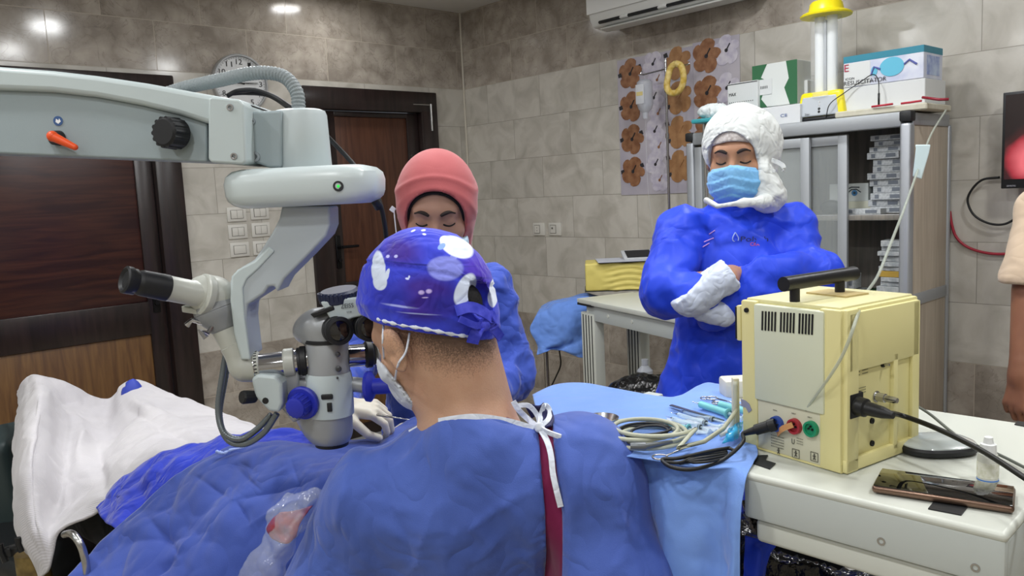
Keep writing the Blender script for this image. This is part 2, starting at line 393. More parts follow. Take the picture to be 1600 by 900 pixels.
# plastic strip in the tiled corner
MB().tube([(RX-.006, RY-.006, 0), (RX-.006, RY-.006, CEIL)], .007, 8).link('trim_1', mat('corner_strip', 'c9c3b6', .4), M=I4, kind='structure')

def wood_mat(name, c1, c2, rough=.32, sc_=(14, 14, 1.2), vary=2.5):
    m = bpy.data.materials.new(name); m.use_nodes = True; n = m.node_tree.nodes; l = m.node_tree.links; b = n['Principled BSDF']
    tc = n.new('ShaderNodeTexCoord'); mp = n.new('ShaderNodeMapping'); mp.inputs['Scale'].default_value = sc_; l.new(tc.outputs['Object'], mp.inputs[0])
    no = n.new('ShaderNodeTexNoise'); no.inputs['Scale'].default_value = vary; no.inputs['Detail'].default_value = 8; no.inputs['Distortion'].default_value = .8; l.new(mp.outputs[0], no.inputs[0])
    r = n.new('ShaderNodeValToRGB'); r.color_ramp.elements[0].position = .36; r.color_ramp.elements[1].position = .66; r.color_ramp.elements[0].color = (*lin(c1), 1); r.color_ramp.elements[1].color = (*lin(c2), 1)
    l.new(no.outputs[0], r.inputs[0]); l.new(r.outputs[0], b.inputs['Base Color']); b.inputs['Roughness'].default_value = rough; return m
W_frame = wood_mat('dark_door_frame', '1d1615', '2d2120', .28)
W_red = wood_mat('red_brown_door_panel', '45281d', '5c3a2a', .35)
W_dark = wood_mat('dark_mahogany_panel', '2c1618', '45261f', .32, (1.2, 14, 14))
W_tan = wood_mat('tan_door_panel', '5a3d24', '745430', .4)
M_black = mat('black_metal', '141416', .35, .4)
M_steel = mat('steel', 'b8b8b8', .25, 1)
M_bkpl = mat('black_plastic', '17181b', .4)

def door(n, x0, x1, top, fw, panels, depth=.09):
    """frame with architrave, leaf with stiles and recessed panels, lever handle"""
    root = bpy.data.objects.new('door_%d' % n, None); sc.collection.objects.link(root); root.location = ((x0+x1)/2, RY, 0); root['kind'] = 'structure'
    f = MB(); y0 = RY-.018
    for a, b in ((x0, x0+fw), (x1-fw, x1)): f.box(((a+b)/2, y0+.07, top/2), (fw-.001, .16, top-.002), bev=.006)
    f.box(((x0+x1)/2, y0+.0695, top-fw*.5), (x1-x0-.004, .16, fw), bev=.006)
    f.link('door_frame', W_frame, root, M=I4)
    lf = MB(); a, b = x0+fw+.004, x1-fw-.004; tz = top-fw-.004; yl = RY+.035; st = .085
    zs = [.02]+[z for p in panels for z in (p[0], p[1])]+[tz]
    for xa, xb in ((a, a+st), (b-st, b)): lf.box(((xa+xb)/2, yl, (tz+.02)/2), (st, .04, tz-.02), bev=.004)
    for i in range(0, len(zs), 2):
        lf.box(((a+b)/2, yl-.001, (zs[i]+zs[i+1])/2), (b-a-2*st+.01, .04, zs[i+1]-zs[i]), bev=.004)
    lf.link('door_leaf', W_frame, root, M=I4)
    for z0, z1, pm in panels: MB().box(((a+b)/2, yl+.004, (z0+z1)/2), (b-a-2*st+.01, .022, z1-z0+.01), bev=.003).link('door_panel', pm, root, M=I4)
    return root, a, b
d1, a1, b1 = door(1, *DO[0][:2], DO[0][2], .135, [(.10, .86, W_tan), (1.03, 2.03, W_dark)])
d2, a2, b2 = door(2, *DO[1][:2], DO[1][2], .13, [(.10, .88, W_tan), (1.00, 2.00, W_red)])
def lever(root, x, z, dirx):
    h = MB(); h.box((x, RY+.012, z), (.035, .012, .2), bev=.004); h.tube([(x, RY+.01, z+.03), (x, RY-.04, z+.03)], .01); h.tube([(x, RY-.038, z+.03), (x+dirx*.11, RY-.04, z+.03)], [.01, .008]); h.tube([(x, RY+.01, z-.05), (x, RY-.008, z-.05)], .012)
    h.link('door_handle', M_black, root, M=I4)
lever(d1, b1-.045, 1.07, -1); lever(d2, a2+.045, 1.19, 1)
# door closer arm at the top corner of the second door
c = MB(); c.tube([(3.19, RY-.03, 2.09), (3.19, RY-.03, 1.92)], .008, 8); c.tube([(3.05, RY-.03, 2.085), (3.2, RY-.03, 2.085)], .005, 8); c.link('door_closer', M_steel, d2, M=I4)

# ---------------------------------------------------------------- ceiling lamps
LM = mat('lamp_diffuser', 'ffffff', .5, emit='fffaf2', estr=14)
LF = mat('lamp_rim', 'e6e6e4', .4)
lamp0 = None
def lamp_place(x, y):
    return 'round white recessed ceiling lamp above the operating room, one of the unseen ceiling grid'
for i, (x, y) in enumerate(LAMPS):
    ld = bpy.data.lights.new('ceiling_lamp_light', 'AREA'); ld.shape = 'DISK'; ld.size = .17; ld.energy = LAMP_W*(.22 if y > 3.5 else 1); ld.color = LAMP_COL
    if lamp0 is None:
        r = MB().lathe((x, y, CEIL), (0, 0, -1), [(0, .1), (.012, .1), (.016, .092), (.016, .088), (.006, .086)], 40).link('ceiling_lamp', LF, M=I4, origin=(x, y, CEIL))
        df = MB().lathe((x, y, CEIL-.004), (0, 0, -1), [(0, .086), (.006, .086)], 40).link('diffuser', LM, r, M=I4)
        lamp0 = r
    else:
        r = lamp0.copy(); sc.collection.objects.link(r); r.location = (x, y, CEIL); q = lamp0.children[0].copy(); sc.collection.objects.link(q); q.parent = r
    tag(r, 'round recessed white ceiling lamp', 'ceiling lamp', 'round ceiling lamps')
    lo = bpy.data.objects.new('ceiling_lamp_light', ld); sc.collection.objects.link(lo); lo.location = (x, y, CEIL-.03)
# ================================================================ SURGICAL MICROSCOPE
G_side = mat('microscope_grey_panel', '929ea2', .42, bump=.05, bscale=400)
G_white = mat('microscope_white_shell', 'b7c2c3', .34)
G_ivory = mat('microscope_ivory_tube', 'b3b5ad', .36)
G_silver = mat('microscope_silver_paint', '9c9fa2', .36, .35)
M_chrome = mat('chrome', 'b9babf', .12, 1)
M_blue = mat('blue_handle_plastic', '2630a8', .4)
M_navy = mat('navy_knob_plastic', '1d2440', .45)
M_rub = mat('black_rubber', '17181b', .5)
M_orange = mat('orange_plastic', 'e2521f', .4)
M_hose = mat('grey_corrugated_hose', '7f8789', .45, bump=.8, bscale=500)
VM = 1.35
def A(x, y, v=VM): return D(x, y, v)
PXM = VM/FOC
def plate(pts, v0, v1, T=None):
    m = MB(); m.prism([A(x, y, v0) for x, y in pts], [A(x, y, v0)*0+A(x, y, v0)+np.array([0, v1-v0, 0]) for x, y in pts]); return m
def bevm(o, w=.004, seg=3):
    k = o.modifiers.new('bevel', 'BEVEL'); k.width = w; k.segments = seg; k.limit_method = 'ANGLE'; k.angle_limit = math.radians(40); return o
sm = empty('surgical_microscope', 'large white and grey ceiling-arm surgical microscope hanging over the patient', 'microscope', A(515, 620))
lo_ = [(-320, 235), (-320, 118), (-200, 122), (-60, 135)]
bevm(plate([(323, 253), (0, 240), (-700, 222), (-700, 133), (0, 139), (80, 142), (150, 150), (220, 163), (280, 178), (323, 192)][::-1], 1.285, 1.41).link('arm_side_panel', G_side, sm), .003)
bevm(plate([(324, 193), (280, 179), (220, 164), (150, 151), (80, 143), (0, 140), (-700, 134), (-700, 84), (-60, 98), (0, 104), (80, 110), (150, 118), (230, 130), (300, 143), (340, 150), (372, 156), (372, 193)][::-1], 1.272, 1.425).link('arm_top_cover', G_white, sm), .008)
bevm(plate([(325, 154), (330, 151), (374, 155), (381, 163), (385, 252), (379, 257), (330, 254), (325, 249)][::-1], 1.258, 1.43).link('end_bracket', G_white, sm), .006)
m = MB()
for x, y in ((360, 168), (366, 244)): m.lathe(A(x, y, 1.259), (0, -1, 0), [(0, .0055), (.003, .0052), (.003, .003), (.001, .0025)], 16)
m.link('bracket_screw', M_chrome, sm)
bevm(plate([(384, 163), (393, 164), (395, 176), (386, 178)][::-1], 1.30, 1.40).link('hinge_gap_block', M_bkpl, sm), .001)
q_ = A(-640, 160, 1.345); MB().lathe([q_[0], q_[1], .0], (0, 0, 1), [(0, .30), (.05, .29), (.09, .08), (.12, .06), (A(-640, 226)[2]-.03, .06)], 40).link('stand_column', G_white, sm)
# yoke + round column
bevm(plate([(384, 182), (392, 174), (440, 172), (440, 262), (420, 262), (386, 250)][::-1], 1.30, 1.40).link('column_yoke', G_side, sm), .004)
m = MB()
for x, y, r in ((395, 190, .005), (399, 245, .0085)): m.lathe(A(x, y, 1.301), (0, -1, 0), [(0, r), (.004, r*.95), (.004, r*.5), (.001, r*.45)], 18)
m.link('yoke_bolt', M_chrome, sm)
c0 = A(474, 270); hcol = A(474, 172)[2]-c0[2]
MB().lathe(c0, (0, 0, 1), [(0, .047), (.002, .048), (hcol-.01, .0455), (hcol-.003, .043), (hcol, .036)], 48).link('column', mat('column_shell', 'b4bec0', .4), sm, smooth=False)
# hub slab: rounded octagonal loft
hc = A(481, 292, 1.345)
def slab(outline, layers, m, name, par, bev=0):
    mb = MB(); V = []; n = len(outline); k = 0
    for z, s in layers: V += [(hc[0]+x*s-(0 if s else 0), hc[1]+y*s, hc[2]+z) for x, y in outline]
    Fc = [tuple(range(n-1, -1, -1)), tuple((len(layers)-1)*n+i for i in range(n))]+[(j*n+i, j*n+(i+1) % n, (j+1)*n+(i+1) % n, (j+1)*n+i) for j in range(len(layers)-1) for i in range(n)]
    mb.add(V, Fc); o = mb.link(name, m, par); return o
ol = []
for q in np.linspace(0, 2*PI, 48, endpoint=False):
    cx, cy = math.cos(q), math.sin(q); e = 2/4.2
    ol.append((.125*math.copysign(abs(cx)**e, cx), .088*math.copysign(abs(cy)**e, cy)))
slab(ol, [(-.031, .8), (-.026, .9), (-.019, .965), (-.01, .99), (.008, 1.0), (.02, .975), (.028, .9), (.031, .8)], mat('hub_shell', 'c0cacb', .3), 'hub', sm)
pb = A(529, 291, 1.262)
MB().lathe(pb, (0, -1, .08), [(0, .0085), (.004, .008), (.004, .005), (.002, .0045)], 24).link('power_button', M_bkpl, sm)
MB().lathe(pb+np.array([0, -.002, 0]), (0, -1, .08), [(0, .0024), (.0015, .002)], 16).link('power_light', mat('green_led', '20c040', .4, emit='30ff50', estr=.4), sm)
# fluted knob on the arm, lever, round symbol
m = MB(); kb = A(283, 210, 1.285); kd = np.array([-.35, -1, .05]); m.lathe(kb, kd, [(0, .014), (.006, .014), (.006, .0235), (.036, .0225), (.04, .019), (.04, 0)], 40)
kd /= np.linalg.norm(kd); aa = np.cross(kd, [0, 0, 1]); aa /= np.linalg.norm(aa); bb = np.cross(kd, aa)
for k in range(14):
    q = 2*PI*k/14; e = math.cos(q)*aa+math.sin(q)*bb; m.tube([kb+kd*.008+e*.0215, kb+kd*.037+e*.021], .0036, 8)
m.link('arm_knob', M_rub, sm)
m = MB(); m.lathe(A(93, 216, 1.286), (-.25, -1, 0), [(0, .012), (.012, .011), (.014, .0)], 24).link('lever_boss', M_rub, sm)
m = MB(); m.tube([A(82, 213, 1.262), A(90, 217, 1.262), A(117, 230, 1.262)], [.0075, .0072, .0048], 16); m.ell(A(82, 213, 1.262), (.0085, .008, .0085)); m.ell(A(117, 230, 1.262), (.0048, .0048, .0048)); m.link('lock_lever', M_orange, sm)
MB().lathe(A(91, 189, 1.285), (0, -1, 0), [(0, .0075), (.0008, .0075)], 28).link('symbol_disc', mat('symbol_blue', '38588a', .5), sm)
m = MB(); q = A(91, 189, 1.2838); m.add([q+np.array(p)*.0045 for p in ((-1, 0, -.3), (-.1, 0, -1), (.9, 0, -.2), (.4, 0, .9), (.1, 0, .2), (-.7, 0, .8))], [(0, 1, 2, 3, 4, 5)]); m.link('symbol_mark', mat('white_print', 'e6e8ea', .6), sm, auto=0)
# corrugated hose over the arm
def ribbed(pts, r, pitch=.006, n=40, amp=.06, seg=16):
    P = smooth_path(pts, n); L = 0; R = []
    for i, p in enumerate(P):
        if i: L += np.linalg.norm(p-P[i-1])
        R.append(r*(1+amp*math.sin(2*PI*L/pitch)))
    return P, R
m = MB(); P, R = ribbed([A(250, 150, 1.44), A(290, 137, 1.43), A(345, 125, 1.40), (A(400, 114, 1.38)), A(442, 119, 1.37), A(463, 143, 1.36), A(467, 172, 1.355)], .0112, .006, 40); m.tube(P, R, 16, cap=True); m.link('hose', M_hose, sm, auto=0, smooth=True)
m = MB(); m.tube(smooth_path([A(355, 150, 1.43), A(372, 142, 1.44), A(400, 141, 1.44), (A(430, 152, 1.43)), A(458, 170, 1.40)], 8), .004, 8); m.tube(smooth_path([A(360, 147, 1.45), A(385, 146, 1.45), A(420, 150, 1.44), A(455, 172, 1.41)], 8), .003, 8); m.link('arm_cable', M_rub, sm, auto=0, smooth=True)
m = MB(); m.tube(smooth_path([A(505, 205, 1.40), A(516, 218, 1.42), A(540, 243, 1.44), A(562, 268, 1.44), A(580, 290, 1.42), A(592, 312, 1.39), A(600, 345, 1.40), A(604, 380, 1.42), (A(606, 440, 1.45))], 8), .0042, 10); m.tube([A(583, 308, 1.37), A(592, 324, 1.385)], .008, 10); m.link('hub_cable', M_rub, sm, auto=0, smooth=True)
# swan-neck carrying arm
bevm(plate([(440, 322), (515, 322), (516, 352), (510, 368), (480, 400), (444, 436), (438, 447), (433, 457), (428, 447), (419, 448), (412, 459), (386, 476), (384, 500), (391, 560), (377, 560), (366, 520), (360, 470), (359, 440), (364, 428), (378, 417), (397, 406), (408, 390), (424, 365), (436, 342)][::-1], 1.305, 1.375).link('neck_arm', mat('neck_arm_shell', 'a9b1b6', .4), sm), .009, 4)
m = MB(); m.prism([A(x, y, 1.302) for x, y in [(362, 432), (372, 421), (398, 408), (420, 385), (430, 392), (404, 420), (386, 436), (380, 450), (383, 500), (392, 562), (377, 562), (366, 520), (360, 470)]], [A(x, y, 1.31) for x, y in [(362, 432), (372, 421), (398, 408), (420, 385), (430, 392), (404, 420), (386, 436), (380, 450), (383, 500), (392, 562), (377, 562), (366, 520), (360, 470)]]); bevm(m.link('neck_arm_trim', G_white, sm), .003)
# body
ax = A(519, 695)-A(511, 535); L = np.linalg.norm(ax); ax /= L; o0 = A(511, 535)
def onax(y): return o0+ax*((y-535)/160*L)
MB().lathe(o0, ax, [(-.004, .034), (.0, .0362), (.075, .0368), (.082, .037)], 48).link('upper_barrel', G_silver, sm)
MB().lathe(o0, ax, [(-.008, .0375), (-.002, .0375)], 48).link('barrel_gasket', M_rub, sm)
b0 = onax(605)
MB().lathe(b0, ax, [(-.028, .0375), (-.02, .0395), (-.004, .0405), (.046, .0405)], 48).link('collar', G_white, sm)
def f_body(P):
    d = s_cap(P, onax(650), onax(670), .037)
    d = smin(d, s_cap(P, A(490, 600, 1.36), A(500, 655, 1.36), .033, .036), .02)
    d = smin(d, s_cap(P, A(470, 595, 1.38), A(482, 645, 1.38), .025, .022), .02)
    q = P-onax(665); return np.maximum(np.maximum(d, q@ax-.028), -(q@ax)-.085)
sdf('lower_body', f_body, A(430, 710, 1.29)-.02, A(570, 570, 1.43)+.02, .0025, G_silver, sm)
MB().lathe(onax(684), ax, [(-.006, .031), (.001, .031), (.004, .029), (.012, .0285), (.013, .02), (.009, .018)], 40).link('objective_lens', M_rub, sm)
m = MB(); ez = -ax
fc = b0+ax*.012+np.array([.004, -.0405, 0])
m.box(fc+np.array([.001, .0, .006]), (.02, .005, .009), bev=.0022); m.box(fc+np.array([.004, .0, -.012]), (.008, .005, .015), bev=.001); m.link('button', M_rub, sm)
m = MB(); bb_ = [(529, 553), (529, 571)]
for x, y, r in ((528, 553, .004), (529, 576, .005), (505, 589, .0022), (527, 590, .0018)): m.lathe(A(x, y, 1.318), (.3, -1, 0), [(0, r), (.004, r), (.005, r*.6)], 14)
m.link('set_screw', mat('dark_screw', '55565a', .3, .8), sm)
# blue knobs (focus handles)
kd = np.array([-.3, -1, -.1])
m = MB(); m.lathe(A(480, 625, 1.325), kd, [(0, .012), (.006, .026), (.011, .0285), (.016, .0285), (.018, .026), (.018, .019), (.034, .0185), (.04, .0165), (.042, .012), (.042, 0)], 48)
kd = kd/np.linalg.norm(kd); aa = np.cross(kd, [0, 0, 1]); aa /= np.linalg.norm(aa); bb = np.cross(kd, aa)
for k in range(16): q = 2*PI*k/16; e = math.cos(q)*aa+math.sin(q)*bb; c_ = A(480, 625, 1.325); m.tube([c_+kd*.02+e*.0185, c_+kd*.038+e*.0172], .0018, 6)
m.link('focus_knob', M_blue, sm)
MB().tube([A(548, 600, 1.36), A(575, 603, 1.355)], .013, 20).link('handle_stub', G_silver, sm)
MB().lathe(A(571, 604, 1.355), (1, -.15, .02), [(0, .016), (.003, .026), (.009, .027), (.013, .021), (.016, .014), (.05, .0135), (.053, .011), (.053, 0)], 40).link('grip_handle', M_blue, sm)
# binocular head
def f_head(P):
    R = axes((A(545, 480)-A(470, 520)), z=(0, 0, 1))
    d = s_ell(P, A(487, 512, 1.37), (.033, .036, .027), R)
    d = smin(d, s_cap(P, A(502, 510, 1.35), A(540, 496, 1.35), .032, .026), .02)
    return smin(d, s_cap(P, A(512, 533, 1.35), A(513, 520, 1.35), .034, .03), .015)
sdf('binocular_head', f_head, A(445, 550, 1.28)-.02, A(590, 450, 1.43)+.02, .0025, G_silver, sm)
m = plate([(500, 472), (540, 466), (562, 465), (563, 436), (571, 438), (575, 470), (577, 492), (551, 497), (540, 502), (515, 498)][::-1], 1.312, 1.335); bevm(m.link('head_plate', G_white, sm), .003)
m = MB(); ex = A(560, 475, 1.31)-A(530, 478, 1.31); lettering(m, 'ZEISS', A(533, 482, 1.31), ex, (0, 0, 1), .0075, .021); lettering(m, 'S7/8', A(542, 489, 1.31), ex, (0, 0, 1), .0028, .008); m.link('lettering', mat('dark_print', '33363c', .6), sm, auto=0)
m = MB(); c_ = A(532, 470, 1.345); m.lathe(c_, (-.08, -.12, 1), [(0, .033), (.002, .035), (.016, .035), (.02, .03), (.02, 0)], 60)
for k in range(30): q = 2*PI*k/30; e = np.array([math.cos(q), math.sin(q), 0]); m.tube([c_+e*.035+np.array([0, 0, .003]), c_+e*.035+np.array([-.001, -.002, .015])], .0016, 6)
m.link('tilt_knob', M_navy, sm)
m = plate([(484, 491), (520, 477), (523, 484), (490, 497)][::-1], 1.31, 1.33); bevm(m.link('head_groove', M_bkpl, sm), .002)
def eyepiece(x, y, v, d, k=1., name='eyepiece', par=None, m=None):
    p = A(x, y, v); pr = [(-.03, .024), (0, .0255), (.004, .0275), (.018, .0275), (.02, .026), (.03, .028), (.034, .0275), (.036, .021), (.03, .0185), (.03, .0)]
    return MB().lathe(p, d, [(a*k, r*k) for a, r in pr], 44).link(name, m or M_rub, sm)
e1 = eyepiece(523, 514, 1.325, (.55, -1, .0), .86); e2 = eyepiece(571, 509, 1.335, (.55, -1, .0), .86)
dd = np.array([.55, -1, .0]); dd /= np.linalg.norm(dd)
for x, y, v in ((523, 514, 1.325), (571, 509, 1.335)): MB().lathe(A(x, y, v)+dd*.026, dd, [(0, .0175), (.0015, .0165), (.0035, .01), (.004, 0)], 36).link('lens_glass', mat('lens_glass', '0c0a10', .05, coat=1), sm)
# right hand side tube
m = MB(); m.tube([A(540, 557, 1.36), A(572, 554, 1.38)], .0195, 28); m.link('side_tube', M_chrome, sm)
m = MB(); P0, P1 = A(570, 554, 1.375), A(582, 553, 1.38); m.lathe(P0, P1-P0, [(0, .021), (.002, .0235), (.011, .0235), (.013, .021)], 32); m.link('side_ring', M_rub, sm)
MB().tube([A(582, 553, 1.38), A(625, 548, 1.42)], .0195, 24).link('side_ocular', G_ivory, sm)
# left hand co-observer tube
P0, P1 = A(497, 561, 1.35), A(398, 573, 1.33); d_ = (P1-P0); Lt = np.linalg.norm(d_); u1 = d_/Lt
MB().lathe(P0, u1, [(0, .0205), (.022, .0205), (.022, .021), (Lt-.006, .021), (Lt-.002, .0235), (Lt, .0235)], 36).link('observer_tube', M_chrome, sm)
MB().lathe(P0, u1, [(.018, .022), (.02, .0255), (.028, .0255), (.03, .0235), (.034, .0235), (.034, .022)], 40).link('observer_clamp_ring', M_rub, sm)
MB().lathe(P0, u1, [(.038, .0215), (.04, .0245), (.055, .0245), (.057, .0225)], 40).link('observer_collar', G_ivory, sm)
m = MB(); pc = A(403, 572, 1.333); m.lathe(pc-u1*.004, u1, [(0, .0225), (.002, .0252), (.009, .0252), (.011, .0235)], 40); m.link('index_ring', G_ivory, sm)
m = MB(); aa = np.cross(u1, [0, 0, 1]); aa /= np.linalg.norm(aa); bb = np.cross(u1, aa)
for k in range(26): q = 2*PI*k/26; e = math.cos(q)*aa+math.sin(q)*bb; m.tube([pc-u1*.001+e*.0247, pc+u1*.004+e*.0247], .0013, 6)
m.link('index_marks', M_rub, sm)
def f_elb(P):
    d = s_cap(P, A(396, 574, 1.333), A(383, 574, 1.33), .0245, .0245)
    return smin(d, s_cap(P, A(380, 568, 1.33), A(367, 540, 1.33), .0245, .022), .008)
sdf('elbow', f_elb, A(345, 610, 1.29)-.01, A(425, 520, 1.37)+.01, .0022, G_ivory, sm)
P0, P1 = A(371, 548, 1.33), A(349, 508, 1.33); MB().lathe(P0, P1-P0, [(-.012, .0232), (.012, .0235), (.013, .0222), (np.linalg.norm(P1-P0), .0222)], 36).link('rising_tube', G_ivory, sm)
P0, P1 = A(352, 514, 1.33), A(329, 462, 1.33); Lc = np.linalg.norm(P1-P0)
MB().lathe(P0, P1-P0, [(0, .0225), (.004, .0255), (.01, .026), (.022, .034), (.034, .037), (.036, .0365), (.037, .0375), (.045, .0365), (Lc, .033)], 48).link('inclined_housing', mat('housing_grey', '85888a', .4), sm)
P0, P1 = A(345, 468, 1.33), A(318, 460, 1.31)
def f_ball(P): return smin(s_ell(P, A(334, 464, 1.33), (.034, .034, .034)), s_cap(P, A(334, 464, 1.33), A(320, 459, 1.32), .031, .031), .01)
sdf('ball_joint', f_ball, A(285, 520, 1.28)-.01, A(385, 410, 1.38)+.01, .0025, G_ivory, sm)
d_ = A(262, 449, 1.27)-A(322, 461, 1.315); d_ /= np.linalg.norm(d_)
MB().lathe(A(322, 461, 1.315), d_, [(-.002, .034), (0, .0345), (.008, .0345), (.01, .032), (.01, .024)], 44).link('flange', G_ivory, sm)
bevm(plate([(283, 478), (318, 486), (322, 494), (284, 488)][::-1], 1.30, 1.34).link('flange_foot', G_ivory, sm), .002)
# far ocular first, then the near one
for k, (x, y, v, sx) in enumerate(((318, 462, 1.37, -8), (316, 461, 1.31, 0))):
    p = A(x, y, v); n_ = ('binocular_tube',)[0]
    t = MB().lathe(p, d_, [(0, .0215), (.02, .0215), (.022, .0205), (.060, .0205)], 36).link(n_, G_ivory, sm)
    MB().lathe(p, d_, [(.058, .0195), (.06, .0215), (.1, .0205), (.104, .0195), (.108, .017), (.112, .0175), (.118, .0215), (.126, .0215), (.128, .018), (.124, .014), (.122, 0)], 40).link('eyecup', M_rub, sm)
m = MB(); m.tube([A(318, 505, 1.31), A(300, 500, 1.30), A(292, 508, 1.30)], [.004, .004, .0055], 10); m.tube([A(335, 505, 1.31), A(325, 520, 1.30), A(312, 516, 1.295), A(322, 528, 1.295)], [.004, .004, .004, .005], 10); m.link('clamp_screw', M_chrome, sm)
# fibre bracket, black knob, grey light guides
bevm(plate([(392, 592), (402, 585), (430, 588), (440, 600), (442, 630), (436, 645), (420, 643), (398, 620)][::-1], 1.30, 1.36).link('light_bracket', G_white, sm), .005)
bevm(plate([(436, 560), (465, 560), (470, 655), (458, 662), (440, 640)][::-1], 1.33, 1.40).link('carrier_block', G_silver, sm), .005)
m = MB(); P0 = A(399, 620, 1.31); m.lathe(P0, A(375, 621, 1.29)-P0, [(0, .009), (.003, .0105), (.022, .0115), (.025, .010), (.025, 0)], 12); m.link('adjust_knob', M_rub, sm, auto=20)
MB().lathe(A(415, 626, 1.301), (0, -1, 0), [(0, .006), (.002, .005), (.002, 0)], 16).link('bracket_hole', M_rub, sm)
for pts, rr in (([A(374, 520, 1.37), A(356, 545, 1.37), A(347, 590, 1.36), A(341, 640, 1.35), A(350, 676, 1.34), A(375, 686, 1.34), A(400, 672, 1.34), A(424, 648, 1.34)], .0055), ([A(378, 520, 1.385), A(361, 548, 1.385), A(350, 600, 1.375), A(343, 650, 1.36), A(355, 686, 1.35), A(382, 694, 1.34), A(412, 676, 1.33), A(433, 646, 1.33)], .0055)):
    m = MB(); P, R = ribbed(pts, rr, .004, 24, .05, 12); m.tube(P, R, 12); m.link('light_guide', mat('light_guide_steel', '6f767a', .3, .6), sm, auto=0, smooth=True)
# ================================================================ PEOPLE
Rcam = np.array(cam.matrix_world.to_3x3()) ; MFi = MF.inverted()
_B = np.array(MFi.to_3x3()) @ Rcam
def proj(P):
    q = (np.asarray(P)-np.array([0, 0, CH])) @ _B; return 800+FOC*q[..., 0]/-q[..., 2], 450-FOC*q[..., 1]/-q[..., 2]
def hit(fn, px, py, v0, v1, off=0.):
    """first place where the sight line through a pixel meets the surface"""
    vs = np.linspace(v0, v1, 240); P = np.array([D(px, py, v) for v in vs]); S = fn(P)
    k = int(np.argmax(S < 0)) if (S < 0).any() else int(np.argmin(S)); p = P[k]
    if k > 0 and S[k] < 0 <= S[k-1]: p = P[k-1]+(P[k]-P[k-1])*(S[k-1]/(S[k-1]-S[k]))
    d = P[-1]-P[0]; d /= np.linalg.norm(d); return p-d*off
def inter(pts, y):
    ys = [p[1] for p in pts]; xs = [p[0] for p in pts]; return np.interp(y, ys, xs)
def ribbon(mb, pts, w, wd, t=.0012, n=8):
    """flat band swept along pts, wide along wd"""
    P = smooth_path(pts, n); V = []; Fc = []; wd = np.array(wd, float)
    for i, p in enumerate(P):
        T = P[min(i+1, len(P)-1)]-P[max(i-1, 0)]; T /= np.linalg.norm(T)+1e-9; nn = np.cross(T, wd) if np.linalg.norm(np.cross(T, wd)) > .2 else np.cross(T, wd+np.array([.3, 0, .9])); nn /= np.linalg.norm(nn); a = np.cross(nn, T)
        V += [p+a*w/2+nn*t, p-a*w/2+nn*t, p-a*w/2-nn*t, p+a*w/2-nn*t]
    for i in range(len(P)-1):
        for k in range(4): Fc.append((i*4+k, i*4+(k+1) % 4, (i+1)*4+(k+1) % 4, (i+1)*4+k))
    Fc += [(3, 2, 1, 0), tuple((len(P)-1)*4+k for k in range(4))]; mb.add(V, Fc)

def head_local(q, neck=True, s=1., ears=True):
    q = q/s; c = s_ell(q, (0, -.015, .03), (.075, .096, .088)); a = np.abs(q[..., 0]); m = np.stack([a, q[..., 1], q[..., 2]], -1)
    d = smin(c, s_ell(q, (0, .012, -.03), (.063, .074, .088)), .03)
    d = smin(d, s_ell(q, (0, .034, -.078), (.042, .046, .038)), .03)
    d = smin(d, s_cap(m, (.008, .076, .021), (.036, .068, .021), .012), .018)
    d = smin(d, s_ell(m, (.042, .052, -.032), (.022, .02, .02)), .02)
    d = -smin(-d, s_ell(m, (.031, .093, .0), (.019, .016, .013)), .012)
    d = smin(d, s_ell(m, (.031, .0665, -.001), (.0145, .0145, .0135)), .004)
    d = smin(d, s_cap(q, (0, .082, .006), (0, .103, -.034), .0065, .0105), .012)
    d = smin(d, s_ell(m, (.012, .091, -.037), (.009, .011, .0075)), .006)
    d = smin(d, s_ell(q, (0, .082, -.066), (.026, .012, .006)), .006); d = smin(d, s_ell(q, (0, .080, -.076), (.022, .012, .007)), .006)
    if ears:
        R = axes((0, -.25, 1), z=(1, 0, 0)); e = s_ell(m, (.079, -.012, -.008), (.031, .017, .009), R[:, [0, 1, 2]]); e = np.maximum(e, -s_ell(m, (.088, -.008, -.006), (.02, .010, .008), R)); d = smin(d, e, .006)
    d = d*s
    if neck: d = smin(d, s_cap(q*s, (0, -.03, -.06), (0, -.05, -.19), .05, .056), .03)
    return d
def frame(f, xh):
    f = np.array(f, float); f /= np.linalg.norm(f); x = np.array(xh, float); x = x-f*(x@f); x /= np.linalg.norm(x); return np.stack([x, f, np.cross(x, f)], 1)

